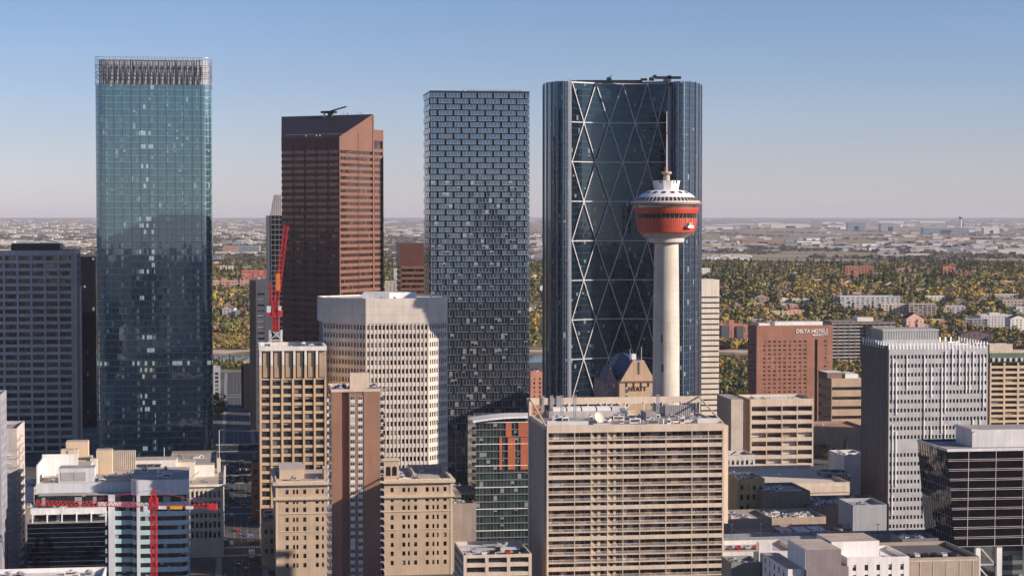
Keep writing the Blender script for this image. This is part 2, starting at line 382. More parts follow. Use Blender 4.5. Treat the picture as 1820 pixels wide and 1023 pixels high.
def parapet(mb, L, D, z, h, th, mat, o=0.0):
    mb.box(-o, L+o, -o, -o+th, z, z+h, mat); mb.box(-o, L+o, D+o-th, D+o, z, z+h, mat)
    mb.box(-o, -o+th, -o+th, D+o-th, z, z+h, mat); mb.box(L+o-th, L+o, -o+th, D+o-th, z, z+h, mat)
def tower(name, label, cat, px0, px1, ytop, Y, D, wall, bay=4, fl=3.8, ww=2.6, wh=2, rec=.5, core=None, roof=None, sash=None, kind=0, base=0.0,
          t=None, faces='FLR', topband=2.0, spanmat=None, blinds=.35, mull=1, par=1.0, sill=.5, rt=6, edge=.6, group=None, proud=.05, pent=None, seed=None, win='window'):
    """a building of regular storeys"""
    t = GT if t is None else t
    P, L = place(px0, px1, ytop, Y, t); H = P.z-base
    root = tag(empty(name, (P.x, P.y, base), t), label, cat, group)
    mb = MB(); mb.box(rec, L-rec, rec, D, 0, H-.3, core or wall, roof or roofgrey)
    W = Wins(root, sash or dgrey, kind, blinds, mull, win)
    z1 = H-topband
    if 'F' in faces: facade(mb, W, frame(0, 0, 0), L, 0, z1, bay, fl, ww, wh, rec, wall, proud, sill, spanmat, edge)
    else: mb.box(0, L, 0, rec, 0, z1, wall)
    if 'L' in faces: facade(mb, W, frame(0, D, -math.pi/2), D-rec, 0, z1, bay, fl, ww, wh, rec, wall, proud, sill, spanmat, edge)
    else: mb.box(0, rec, rec, D, 0, z1, wall)
    if 'R' in faces: facade(mb, W, frame(L, rec, math.pi/2), D-rec, 0, z1, bay, fl, ww, wh, rec, wall, proud, sill, spanmat, edge)
    else: mb.box(L-rec, L, rec, D, 0, z1, wall)
    if topband > .1:
        mb.box(-.003, L+.003, -.003, rec, z1, H-.003, wall); mb.box(-.003, rec, rec, D, z1, H-.003, wall); mb.box(L-rec, L+.003, rec, D, z1, H-.003, wall)
    mb.build('wall', root)
    pb = MB(); parapet(pb, L, D, H-.3, par+.3, .35, wall, .006); pb.build('parapet', root)
    if pent:
        for (a, b, c, d, h, m) in pent:
            q = MB(); q.box(L*a, L*b, D*c, D*d, H-.3, H+h, m, roof or roofgrey); q.build('penthouse', root)
    W.done()
    rooftop(root, 2, L-4, 2, D-4, H-.3, rt, seed if seed is not None else int(px0+ytop), 2.4)
    return root, L, H

def lettering(parent, body, x, z, y, width, height, mat, label):
    """raised letters fitted to a width and height, as a mesh"""
    c = bpy.data.curves.new('lettering', 'FONT'); c.body = body; c.size = 1; c.extrude = .04; c.offset = .012
    t_ = bpy.data.objects.new('lettering_source', c); COL.objects.link(t_); dg = bpy.context.evaluated_depsgraph_get(); dg.update()
    me = bpy.data.meshes.new_from_object(t_.evaluated_get(dg)); bpy.data.objects.remove(t_); bpy.data.curves.remove(c)
    co = np.zeros(len(me.vertices)*3); me.vertices.foreach_get('co', co); co = co.reshape(-1, 3); co[:,0] -= co[:,0].min(); co[:,1] -= co[:,1].min()
    co[:,0] *= width/co[:,0].max(); co[:,1] *= height/co[:,1].max(); co[:,2] *= 3; me.vertices.foreach_set('co', co.reshape(-1)); me.materials.clear(); me.materials.append(mat); me.name = 'lettering'
    o = bpy.data.objects.new('lettering', me); COL.objects.link(o); o.parent = parent; o.location = (x, y, z); o.rotation_euler = (math.pi/2, 0, 0); o['label'] = label
# ================================================================ THE TALL TOWERS
# ---- blue glass office tower with rounded corners (far west of the group)
P, L = place(168, 375, 100, 1200); H = P.z; D = 52.0
root = tag(empty('glass_office_tower', (P.x, P.y, 0), GT), 'tall blue-green glass tower with rounded corners and a grey screened crown', 'skyscraper')
def rrect(x0, x1, y0, y1, r, n=8):
    out = []
    for cx, cy, a in ((x0+r,y0+r,math.pi), (x1-r,y0+r,1.5*math.pi), (x1-r,y1-r,0), (x0+r,y1-r,.5*math.pi)):
        out += [(cx+r*math.cos(a+math.pi/2*k/n), cy+r*math.sin(a+math.pi/2*k/n)) for k in range(n+1)]
    return out
zc = at(168, 150, 1200).z
gA = glass('tower curtain glass', (.032,.085,.096), 1.5, 3.97, ior=2.75, reflmul=(.68,.88,1), tilt=.006, wav=.006, span=.22, spancol=(.10,.185,.20), mull=.07, mh=.06, mullcol=(.008,.014,.018),
           blind=.04, blindcol=(.2,.3,.31), dark=.25, lit=(29,38,.35), rough=.03, major=4)
mb = MB(); mb.prism(rrect(0, L, 0, D, 5.5), 0, zc, gA, roofgrey); mb.build('curtain_wall', root, smooth=True)
fl = zc/56
for j in range(1, 56):
    if j == 0:
        mb = MB(); mb.prism(rrect(-.12, L+.12, -.12, D+.12, 5.6), fl*j-.35, fl*j+.35, dgrey); mb.build('floor_band', root)
mb = MB()
for k in range(0, 1+int(L/6)):
    x = 6+k*(L-12)/int(L/6); mb.box(x-.07, x+.07, -.22, 0, 0, H-1, dgrey)
mb.build('mullion', root)
# crown: inner wall with slanted fins behind an open grid screen
mb = MB(); crown = M('crown panel', (.42,.44,.46), .6, .1); mb.prism(rrect(2.2, L-2.2, 2.2, D-2.2, 4), zc, H-1.5, crown, roofgrey); mb.build('crown_wall', root)
n = 18; hh = (H-zc)
for k in range(n):
    x = 5+k*(L-12)/(n-1); mb = MB(); b = .68*hh
    mb.face([(x-1.1,1.9,zc),(x+.0,1.9,zc),(x+1.9,1.9,zc+b),(x+.8,1.9,zc+b)], M('crown fin grey', (.14,.13,.13), .6)); mb.face([(x-1.1,1.9,zc),(x+.8,1.9,zc+b),(x+.8,2.2,zc+b),(x-1.1,2.2,zc)], dgrey)
    mb.face([(x+.3,1.9,zc),(x+.3,2.2,zc),(x+2.2,2.2,zc+b),(x+2.2,1.9,zc+b)], dgrey); mb.build('crown_fin', root)
mb = MB(); ring = rrect(0, L, 0, D, 5.5)
for zz in (zc+.4, zc+hh*.3, zc+hh*.45, zc+hh*.7, H-.2):
    for i in range(len(ring)): a, b = ring[i], ring[(i+1) % len(ring)]; mb.bar((a[0],a[1],zz), (b[0],b[1],zz), .28, steel if zz > H-1 else dgrey)
for k in range(36):
    x = 5.5+k*(L-11)/35
    mb.bar((x,0,zc), (x,0,H), .16 if k % 2 else .26, dgrey); mb.bar((x,D,zc), (x,D,H), .16, dgrey)
for p in ring: mb.bar((p[0],p[1],zc), (p[0],p[1],H), .2, steel)
mb.build('crown_screen', root)
mb = MB()
for k in range(20): a, b = (ring[9+k % 9], ring[9+(k+1) % 9])
mb.prism([(L-5.5,-.0),(L-5.4,.25),(L-.3,5.4),(L-.02,5.5),(L-1.6,1.6)][::-1] if False else [(L-.25,5.7),(L-.25,6.6),(L-.9,6.6),(L-.9,5.7)], zc*.08, H-4, steel); mb.build('corner_fin', root)

# ---- grey granite office grid tower at the picture's edge
gran = M('grey granite', (.50,.485,.48), .7, var=.08, joint=3.9)
root, L, H = tower('granite_office_tower', 'grey granite tower of deep square windows with a dark rooftop plant room', 'office tower', -70, 130.5, 448, 1262, 48, gran,
    bay=8.9, fl=4.9, ww=7.3, wh=2.9, rec=1.0, core=black, topband=1.6, mull=3, sill=.6, edge=1.0, rt=0, t=R(7), blinds=-.1, proud=.45, pent=[(.42,.86,.3,.7,5.2,black)], sash=dgrey)
mb = MB(); mb.box(L+.02, L+1.6, .3, 1.6, 0, H-.5, cream); mb.build('corner_pier', root)
mb = MB(); mb.box(L+1.62, L+3.4, 6, 16, 0, H-22, cream); mb.build('stair_tower', root)
r = random.Random(4)
for k in range(7):
    mb = MB(); x = L*.80+r.uniform(0, L*.16); mb.bar((0,0,0), (0,0,r.uniform(1.5,5)), .2, black); mb.box(-.5,.5,-.2,.2,1.2,1.9,black); mb.build('antenna', root, loc=(x, 8, H-.3))
# ---- near black tower between them
gK = glass('black tower glass', (.006,.008,.014), 1.5, 3.9, ior=1.5, tilt=.004, span=.35, spancol=(.008,.009,.014), blind=.02, dark=.4, mullcol=(.004,.004,.006), rough=.12)
P, L = place(133, 170, 456, 1420); root = tag(empty('dark_office_tower', (P.x, P.y, 0), GT), 'plain near-black tower squeezed between the granite tower and the blue glass tower', 'office tower')
mb = MB(); mb.box(0, L, 0, 35, 0, P.z, gK, roofgrey); mb.build('curtain_wall', root); mb = MB(); parapet(mb, L, 35, P.z, 1, .4, dgrey, .01); mb.build('parapet', root)

# ---- brown tower with the sloping top
C0 = at(603, 243, 1204); a = R(27); dl = (-math.cos(a), math.sin(a)); dr = (math.sin(a), math.cos(a))
L1 = reach(C0, dl, 500);  L2 = reach(C0, dr, 681); Lr = reach(C0, dr, 663); Lb = reach(C0+Vector((*dr, 0))*Lr, dl, 500.5); Lc = reach(C0+Vector((*dr, 0))*L2, dl, 504)
root = tag(empty('brown_office_tower', (C0.x, C0.y, 0), -a), 'tall reddish brown granite tower whose top is cut to a slope', 'skyscraper')
# local frame: x from the left end (-L1) to the corner (0); y away from camera
gbr = M('red brown granite', (.185,.10,.076), .6, var=.09, streak=.06, spec=.2)
gbr2 = M('brown ribbon glass', (.075,.045,.045), .08, spec=.6, var=.3, sc=.1)
glB = glass('brown ribbon glazing', (.03,.016,.014), 1.5, 3.9, ior=1.9, reflmul=(1,.72,.62), tilt=.01, wav=.03, span=0, blind=.15, blindcol=(.10,.06,.05), dark=.5, mullcol=(.03,.015,.012), rough=.05, mh=0)
z0t, zr = C0.z, at(663, 203, C0.y+Lr*dr[1]).z
z3 = at(672, 230, C0.y+Lr*dr[1]).z
mb = MB()
mb.prism([(-L1,.6),(-.6,.6),(-.6,Lr-.6),(-Lb+.5,Lr-.6)], 0, z0t-1, glB, gbr); mb.prism([(-Lb+.5,Lr),(-.6,Lr),(-.6,L2-.6),(-Lc+.5,L2-.6)], 0, z3-1, glB, gbr)
mb.build('glazing', root)
mb = MB(); roofdark = M('dark standing seam roof', (.025,.016,.02), .5)
mb.face([(-L1,0,z0t),(0,0,z0t),(0,Lr,zr),(-Lb,Lr,zr)], roofdark)
mb.face([(0,0,z0t-6),(0,Lr,z0t-6),(0,Lr,zr),(0,0,z0t)], gbr); mb.face([(-L1,0,z0t-6),(-L1,0,z0t),(-Lb,Lr,zr),(-Lb,Lr,z0t-6)], gbr)
mb.face([(-Lb,Lr,z3-6),(-Lb,Lr,zr),(0,Lr,zr),(0,Lr,z3-6)], gbr); mb.face([(-L1,0,z0t-6),(0,0,z0t-6),(0,0,z0t),(-L1,0,z0t)], gbr); mb.build('roof', root)
fl = 3.92; nfl = int((z0t-5)/fl)
for j in range(nfl+1):
    z = z0t-6-fl*j
    if z < 0: break
    mb = MB(); h = 1.95
    mb.box(-L1, 0, 0, .6, z-h, z, gbr); mb.box(-.6, 0, .6, Lr, z-h, z, gbr); mb.box(-.6, 0, Lr+.6, L2, z-h, z, gbr)
    mb.prism([(-L1,.6),(-L1+.6,.6),(-Lb+.6,Lr),(-Lc+.6,L2),(-Lc,L2),(-Lb,Lr)], z-h, z, gbr)
    mb.build('spandrel', root)
mb = MB(); mb.box(-.6, .004, Lr, L2, z3-7, z3, gbr); mb.prism([(-Lb,Lr+.004),(-.6,Lr+.004),(-.6,L2),(-Lc,L2)], z3-7, z3, gbr, roofgrey)
mb.box(-.7, .25, -.25, .8, 0, z0t-6, gbr); mb.box(-.4, .3, Lr-.8, Lr+.8, 0, zr-.6, gbr); mb.box(-.4, .12, L2-1, L2+.1, 0, z3-.01, gbr); mb.build('corner_pier', root)
for k in range(1, 5):
    x = -L1*k/5; mb = MB(); mb.box(x-.2, x+.2, -.12, 0, 0, z0t-5, roofdark); mb.build('mullion', root)
mb = MB(); mb.box(-.0, .12, Lr*.55-.2, Lr*.55+.2, 0, zr-12, roofdark); mb.build('mullion', root)
z = zr; mb = MB(); x = -L1*.75; mb.box(x-4.5, x+5, Lr*.9, Lr*.9+4, z+1.2, z+2.6, black); mb.box(x, x+3, Lr*.9+1, Lr*.9+3, z-4, z+1.2, dgrey); mb.bar((x+2,Lr*.9+2,z+2.6), (x+13,Lr*.9+2,z+5), .8, black); mb.box(x-2.5,x-1.7,Lr*.9,Lr*.9+.8,z-2,z+1.2,white); mb.build('window_cleaning_rig', root)
r = random.Random(9)
for k in range(9): mb = MB(); mb.bar((0,0,-1), (0,0,r.uniform(1,2.4)), .14, dgrey); mb.build('antenna', root, loc=(-L1*r.uniform(.1,.95), Lr*.96, zr))
for k in range(3):
    mb = MB(); mb.lathe([(.1,-.35),(.45,0),(.1,.4)], white, 8); mb.build('beacon', root, loc=(-L1*(.35+.06*k*k), 1.2, z0t+1))
mb = MB(); 
for k in range(40): mb.box(-L1+k*L1/40, -L1+k*L1/40+.5, 4.6, 4.9, z0t+(zr-z0t)*4.6/Lr, z0t+(zr-z0t)*4.6/Lr+.35, grey)
mb.build('guard_rail', root)
# ---- its lower brown sister tower
P, L = place(712, 768, 433, 1420); root = tag(empty('brown_office_tower', (P.x, P.y, 0), GT), 'lower dark brown tower with a slanted side, partly hidden by the checkered glass tower', 'office tower')
mb = MB(); mb.box(.5, L, .6, 36, 0, P.z-.5, glB, roofdark); mb.build('glazing', root)
for j in range(int(P.z/3.9)):
    z = P.z-16-3.9*j
    if z < 0: break
    mb = MB(); mb.box(0, L, 0, .6, z-1.9, z, gbr); mb.box(0, .5, .6, 36, z-1.9, z, gbr); mb.build('spandrel', root)
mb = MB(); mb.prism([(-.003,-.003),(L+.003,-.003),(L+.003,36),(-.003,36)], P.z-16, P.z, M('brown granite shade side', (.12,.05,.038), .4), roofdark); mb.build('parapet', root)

# ---- checkered residential and office tower
P, L = place(764.5, 941, 161, 1110); H = P.z; D = 40
root = tag(empty('checkered_glass_tower', (P.x, P.y, 0), GT), 'tall dark tower of offset boxed glass bays like a checkered weave', 'skyscraper')
dk = M('bronze black cladding', (.028,.032,.04), .45, .3); lt = M('box edge metal', (.19,.22,.26), .35, .5)
gT = glass('checkered tower glass', (.02,.04,.075), 1.9, 3.07, ior=2.6, reflmul=(.62,.86,1.0), tilt=.02, wav=.01, span=.08, spancol=(.08,.1,.12), mull=.06, mullcol=(.35,.38,.4), blind=.14, blindcol=(.24,.27,.29), dark=.5, rough=.05)
gT2 = glass('checkered tower office glass', (.018,.024,.03), 1.9, 4.25, ior=1.75, tilt=.02, wav=.01, span=.05, spancol=(.06,.06,.07), mull=.05, mullcol=(.22,.24,.26), blind=.22, blindcol=(.2,.23,.23), dark=.6, rough=.05)
zo = at(764, 545, 1110).z                      # offices below, homes above
mb = MB(); mb.box(.9, L-.9, .9, D, 0, H-1, dk, roofgrey); mb.build('wall', root)
shape = {}
def baybox(w, h, g, key, leftopen=False):
    k = (round(w,2), round(h,2), key)
    if k not in shape:
        mb = MB(); e = .16
        mb.face([(e,-.0,e),(w-e,0,e),(w-e,0,h-e),(e,0,h-e)], g, [(0,.01),(w-2*e,.01),(w-2*e,h-2*e),(0,h-2*e)])
        for (a, b, c, d_) in ((0,w,0,e),(0,w,h-e,h),(0,e,e,h-e),(w-e,w,e,h-e)): mb.box(a, b, -.07, .9, c, d_, lt if (b-a) < .5 or c == 0 else dk)
        nn = max(2, round(w/1.9))
        for q in range(1, nn): mb.box(w*q/nn-.05, w*q/nn+.05, -.1, 0, e, h-e, lt)
        shape[k] = mb.mesh('glass_bay')
    return shape[k]
nb = 0; rest = MB(); r = random.Random(5)
fh = 3.25; rows = []
z = H-.8
while z-fh > zo: rows.append((z-fh, fh, 0)); z -= fh
while z-4.25 > 30: rows.append((z-4.25, 4.25, 1)); z -= 4.25
zlow = z; pitch = (L-4.6)/5.75
for j, (zz, h, off) in enumerate(rows):
    g = gT2 if off else gT; o = 0 if j % 2 == 0 else pitch/2
    xs = [(.3+o+pitch*i, pitch-1.15) for i in range(6)]; xs = [(x, w) for x, w in xs if x+w < L-2.2]
    if o: xs = [(.3, pitch/2-1.2)]+xs
    last = xs[-1][0]+xs[-1][1]+.9; xs.append((last, L-last))
    for x, w in xs:
        gap = .42 if not off else .5
        if w < .8: continue
        if nb < 100:
            inst('glass_bay', baybox(w, h-gap, g, off), root, (x, 0, zz+gap/2))
        else:
            rest.setT(Matrix.Translation((x, 0, zz+gap/2))); me = baybox(w, h-gap, g, off)
            uvl = me.uv_layers[0].data
            for p in me.polygons:
                rest.face([me.vertices[v].co.copy() for v in p.vertices], me.materials[p.material_index], [tuple(uvl[q].uv + Vector((x*1.0-x % 1.9, round(zz/(4.25 if off else 3.07))*(4.25 if off else 3.07)))) if me.materials[p.material_index] is g else (0,0) for q in p.loop_indices])
        nb += 1
rest.setT(None); tag(rest.build('glass_bay', root), kind='stuff')
for sd, T in (('L', frame(0, D, -math.pi/2)), ('R', frame(L, .9, math.pi/2))):
    mb = MB(); mb.setT(T); 
    for j, (zz, h, off) in enumerate(rows):
        for i in range(4):
            x = .3+i*9.6+(4.8 if j % 2 else 0)
            if x+8.4 < D-.9: mb.box(x, x+8.4, .003, .9, zz+.2, zz+h-.2, gT)
    mb.setT(None); mb.build('side_bays' if False else 'side_glazing', root)
mb = MB(); mb.box(.3, L-.3, .2, .9, 8, zlow, gT2); 
for k in range(9): mb.box(.3+k*(L-.6)/8-.3, .3+k*(L-.6)/8+.3, -.3, .2, 0, zlow, lt)
mb.build('podium_glazing', root)
mb = MB(); parapet(mb, L, D, H-1, 1, .4, dk, .01); mb.build('parapet', root)
mb = MB(); mb.box(L*.4, L*.95, 10, 22, H-1, H+1.4, steel, roofwhite); mb.build('penthouse', root); rooftop(root, L*.3, L*.8, 2, 8, H-1, 4, 3, 1.6)

# ---- curved crescent tower with the white diagrid
A = at(1012, 146, 1213); B = at(1190, 141, 1222)
root = tag(empty('crescent_glass_tower', (A.x, A.y, 0), 0), 'tall curved glass tower with a white diagonal steel lattice on its hollow face', 'skyscraper'); H = at(1100, 146.5, 1234).z
def q(px, Y): p = at(px, 386, Y); return (p.x-A.x, p.y-A.y)
Bx, By = q(1190, 1222); arc = []
N_ = 48
for k in range(N_+1):
    s = k/N_; arc.append((Bx*s, By*s + 12.5*4*s*(1-s)))
left = [q(966.5,1262), q(965.5,1245), q(968,1230), q(974,1219), q(983,1212), q(993,1208.5), q(1003,1208), q(1010,1209)]
right = [q(1193,1213), q(1199,1208), q(1207,1206), q(1217,1207), q(1228,1212), q(1237,1220), q(1243,1232), q(1246,1247), q(1246,1262)]
back = [q(1238,1278), q(1200,1296), q(1100,1306), q(1010,1296), q(975,1280)]
gW = glass('crescent glass', (.004,.009,.017), 1.5, 4.0, ior=1.62, reflmul=(.45,.75,1), tilt=.004, wav=.012, span=.2, spancol=(.009,.018,.027), mull=.05, mullcol=(.006,.01,.012), blind=.05, blindcol=(.14,.2,.2), dark=.5, rough=.035, lit=.01)
gW2 = glass('crescent end glass', (.007,.016,.034), 1.5, 4.0, ior=1.8, reflmul=(.5,.78,1), tilt=.01, wav=.02, span=.15, spancol=(.014,.026,.045), mull=.12, mullcol=(.10,.125,.16), blind=.05, blindcol=(.2,.25,.28), dark=.5, rough=.05)
def wallstrip(mb, pts, z0, z1, mat, u0=0):
    u = u0
    for a_, b_ in zip(pts[:-1], pts[1:]):
        Ls = math.hypot(b_[0]-a_[0], b_[1]-a_[1]); mb.face([(*a_,z0),(*b_,z0),(*b_,z1),(*a_,z1)], mat, [(u,z0),(u+Ls,z0),(u+Ls,z1),(u,z1)]); u += Ls
    return u
def smoothpoly(pts, n=4):
    out = []
    for i in range(len(pts)-1):
        p0, p1, p2, p3 = pts[max(0,i-1)], pts[i], pts[i+1], pts[min(len(pts)-1,i+2)]
        for k in range(n):
            t = k/n; out.append(tuple(.5*((2*p1[c])+(-p0[c]+p2[c])*t+(2*p0[c]-5*p1[c]+4*p2[c]-p3[c])*t*t+(-p0[c]+3*p1[c]-3*p2[c]+p3[c])*t**3) for c in (0,1)))
    return out+[pts[-1]]
lf, rg = smoothpoly(left), smoothpoly(right)
mb = MB(); wallstrip(mb, arc, 0, H, gW); mb.build('hollow_facade', root, smooth=True)
mb = MB(); wallstrip(mb, lf+[arc[0]], 0, H-1, gW2); mb.build('rounded_end', root, smooth=True)
mb = MB(); wallstrip(mb, [arc[-1]]+rg, 0, H-1.2, gW2); mb.build('rounded_end', root, smooth=True)
mb = MB(); wallstrip(mb, [rg[-1]]+back+[lf[0]], 0, H-1, gW2); poly = lf+arc+rg+back; mb.face([(p[0],p[1],H-3) for p in poly], roofgrey); mb.build('back_facade', root, smooth=True)
wsteel = M('white lattice steel', (.47,.48,.51), .45, .1, var=.06)
def onarc(s, off=.7):
    s = min(1, max(0, s)); i = min(N_-1, int(s*N_)); f = s*N_-i; a_, b_ = Vector(arc[i]), Vector(arc[i+1]); p = a_.lerp(b_, f); d = (b_-a_).normalized()
    return Vector((p.x+d.y*off, p.y-d.x*off))
zt, dz = H-1.2, 24.1; even = [0.02, .265, .54, .79, .985]; odd = [.14, .40, .665, .89]
lev = 0; z = zt
while z > 4:
    zn = z-dz; up, dn = (even, odd) if lev % 2 == 0 else (odd, even)
    for s in up:
        for s2 in dn:
            if abs(s-s2) < .16:
                mb = MB(); n = 6; e0 = max(0.0, (0-zn)/(z-zn)) if zn < 0 else 0
                for k in range(n):
                    t0, t1 = k/n*(1-e0), (k+1)/n*(1-e0); p0, p1 = onarc(s+(s2-s)*t0), onarc(s+(s2-s)*t1)
                    mb.bar((p0.x,p0.y,z+(zn-z)*t0), (p1.x,p1.y,z+(zn-z)*t1), .5, wsteel)
                mb.build('diagonal_brace', root)
    mb = MB(); n = 24
    for k in range(n): p0, p1 = onarc(.01+.98*k/n, .55), onarc(.01+.98*(k+1)/n, .55); mb.bar((p0.x,p0.y,z), (p1.x,p1.y,z),   .5 if lev else .7, wsteel)
    mb.build('ring_beam', root); z = zn; lev += 1
for s, w_ in ((0.0, 1.5), (1.0, 1.5)):
    p = onarc(s, .8); mb = MB(); mb.box(p.x-w_/2, p.x+w_/2, p.y-.9, p.y+.9, 0, H+.6, wsteel); mb.build('edge_column', root)
fin = M('steel fin', (.22,.25,.30), .4, .5)
for pts, step in ((lf, 2), (rg, 2)):
    for i in range(3, len(pts)-1, step*2):
        a_, b_ = Vector(pts[i-1]), Vector(pts[i+1]); d = (b_-a_).normalized(); nrm = Vector((d.y, -d.x)); p = Vector(pts[i]); e = p+nrm*.5
        mb = MB(); mb.bar((p.x,p.y,H/2), (e.x,e.y,H/2), .28, fin, H-1); mb.build('fin', root)
mb = MB(); mb.box(5, 45, 12, 14, H-.5, H+.8, black); mb.box(44, 48, 11, 13, H+.4, H+1.8, black); mb.box(60, 62, 2, 40, H-3, H+3, dgrey); mb.box(52, 68, 2, 4, H+.8, H+2.4, black); mb.box(51, 53, 1.5, 3, H+1.4, H+3.2, black); mb.build('roof_crane_rail', root)
for k in range(2): mb = MB(); mb.box(0,3,0,2,0,2,black); mb.bar((1,1,2),(3.5,1,3.4),.4,black); mb.build('window_cleaning_rig', root, loc=((23, 49)[k], 8, H+.1))

# ---- concrete observation tower with the red pod
tx = at(1184.5, 386, 960); root = tag(empty('observation_tower', (tx.x, 960, 0), 0), 'concrete needle tower carrying a red observation pod under a white dome', 'observation tower')
k_ = 960/F
def rz(px_half, py): return (px_half*k_, at(1184, py, 960).z)
conc = M('board marked concrete', (.53,.475,.405), .9, var=.1, sc=.1, streak=.14, joint=3.0)
mb = MB(); mb.lathe([(25*k_,0), (24.5*k_, 40), rz(23.5,600), rz(22.3,500), rz(21.5,431)], conc, 64, cap=True); mb.build('shaft', root, smooth=True)
for py, dx in ((652, -8), (728, 9), (600, -9), (728,-20)):
    z = at(1184, py, 960).z; mb = MB(); an = -math.pi/2+math.asin(dx/24); rr = 24*k_-.1; mb.setT(Matrix.Rotation(an, 4, 'Z') @ Matrix.Translation((rr, 0, 0))); mb.box(-.3, .12, -.6, .6, z-1.8, z+1.8, M('shaft louvre', (.2,.15,.1), .7)); mb.setT(None); mb.build('shaft_window', root)
ribw = louvre('ribbed pod underside', (.60,.56,.52), (.30,.28,.27), .9, frac=.3, rough=.7)
mb = MB(); mb.lathe([rz(22,433), rz(31,430), rz(32,423), rz(40,419), rz(50,413)], ribw, 96, cap=False); mb.build('pod_underside', root, smooth=True)
redc = louvre('red ribbed cladding', (.50,.075,.035), (.15,.015,.012), .95, frac=.26, rough=.5)
mb = MB(); mb.lathe([rz(48,414.5), rz(50.5,412), rz(54.5,388), rz(54.5,387.5)], redc, 96, cap=False); mb.build('lower_red_band', root, smooth=True)
mb = MB(); mb.lathe([rz(53,388), rz(53.5,379)], glass('pod glass', (.01,.012,.015), 2.2, 8, ior=1.6, span=0, mull=.06, mullcol=(.35,.33,.3), blind=0, mh=0), 96, cap=False); mb.build('restaurant_window', root, smooth=True)
mb = MB(); mb.lathe([rz(56,379.6), rz(56.4,379), rz(57.6,369), rz(57.6,368.6)], redc, 96, cap=False); mb.build('upper_red_band', root, smooth=True)
mb = MB(); mb.lathe([rz(56,369), rz(56,361)], G[0], 96, cap=False); mb.build('deck_window', root, smooth=True)
mb = MB(); mb.lathe([rz(57,364.5), rz(63,364), rz(64.5,362.5), rz(64,360), rz(59,359)], M('bronze rim', (.25,.17,.13), .6), 96, cap=False); mb.build('rim_walkway', root, smooth=True)
for k in range(96):
    if k % 2 == 0: an = 2*math.pi*k/96; mb = MB(); r0 = 63.5*k_; mb.bar((r0*math.cos(an), r0*math.sin(an), at(0,361,960).z), (r0*math.cos(an), r0*math.sin(an), at(0,357.5,960).z), .12, steel); mb.build('railing_post', root)
dome = M('white dome panels', (.76,.75,.73), .5, var=.05, streak=.03)
mb = MB(); mb.lathe([rz(60.5,360), rz(57,356), rz(50,349.5), rz(41,343), rz(33,339), rz(22,337.5)], dome, 96); mb.build('dome', root, smooth=True)
def ondome(an, py0, hp, py1, hp1, ww, name, mat, m2=None):
    r0, z0_ = rz(hp, py0); r1, z1_ = rz(hp1, py1); c, s = math.cos(an), math.sin(an); tn = Vector((-s, c, 0))*ww/2
    a_, b_ = Vector((r0*c, r0*s, z0_)), Vector((r1*c, r1*s, z1_)); nn = (b_-a_).cross(tn).normalized(); nn = nn if nn.dot(Vector((c,s,.3))) > 0 else -nn; o = nn*.12
    mb = MB(); m0, m1 = a_.lerp(b_, .0), b_
    mb.face([m0-tn+o, m0+tn+o, m1+tn*.9+o, m1-tn*.9+o], mat); nn2 = nn*.3
    for (p_, q_) in ((m0-tn, m0+tn), (m0+tn, m1+tn*.9), (m1+tn*.9, m1-tn*.9), (m1-tn*.9, m0-tn)): mb.bar(p_+o, q_+o, .12, m2 or grey)
    mb.build(name, root)
for k in range(48):
    an = 2*math.pi*(k+.5)/48; ondome(an, 357.5, 58.2, 350.8, 51.3, 1.45, 'dome_window', G[1], M('tan frame', (.4,.3,.2), .6))
for k in range(16):
    an = 2*math.pi*(k+.5)/16; r0, z0_ = rz(39.5, 342.3); c, s = math.cos(an), math.sin(an); sl_ = Vector((-c*.88, -s*.88, .47)).normalized(); tn = Vector((-s, c, 0))
    o = Vector((c*.5, s*.5, .85))*.12; mb = MB(); ctr = Vector((r0*c, r0*s, z0_))+o
    mb.face([ctr+tn*1.15*math.cos(t_*math.pi/8)+sl_*1.0*math.sin(t_*math.pi/8) for t_ in range(16)], G[1]); mb.build('porthole', root)
mb = MB(); mb.lathe([rz(20.5,339), rz(24,322), rz(24.5,321), rz(22.5,321), rz(20,325)], dome, 10); mb.build('crown_ring', root)
mb = MB(); mb.lathe([rz(6,330), rz(5.5,311)], M('tan mast base', (.46,.37,.29), .7), 16); mb.build('mast_base', root, smooth=True)
mb = MB(); mb.lathe([rz(2,311), rz(9,309), rz(9.5,306), rz(8,305), rz(2,305)], M('tan mast base', (.46,.37,.29), .7), 24); mb.build('mast_platform', root, smooth=True)
mb = MB(); mb.lathe([rz(1.4,305), rz(1.2,270), rz(1.0,240), rz(.8,238), rz(.6,198)], M('pale mast', (.66,.63,.61), .6), 12); mb.build('antenna_mast', root, smooth=True)
mb = MB(); mb.lathe([rz(2.1,238), rz(2.1,235)], redp, 12); mb.build('beacon', root)
for dx in (-3.0, 2.6, 2.2): mb = MB(); a_, z_ = rz(abs(dx), 305); mb.bar((dx*k_, -1.5, z_), (dx*k_, -1.5, z_+2.5), .25, redp); mb.build('beacon', root)
mb = MB(); an = R(-47); mb.setT(Matrix.Rotation(an, 4, 'Z') @ Matrix.Translation((54*k_, 0, at(0,405,960).z))); mb.box(-.6,1.2,-2,2,0,1.2,white); mb.box(-.6,1.0,-1,1.2,1.2,2.4,grey); mb.bar((.2,-1.9,1.2),(.2,-1.9,5),.12,steel); mb.bar((.2,1.9,1.2),(.2,1.9,5),.12,steel); mb.setT(None); mb.build('maintenance_cradle', root)
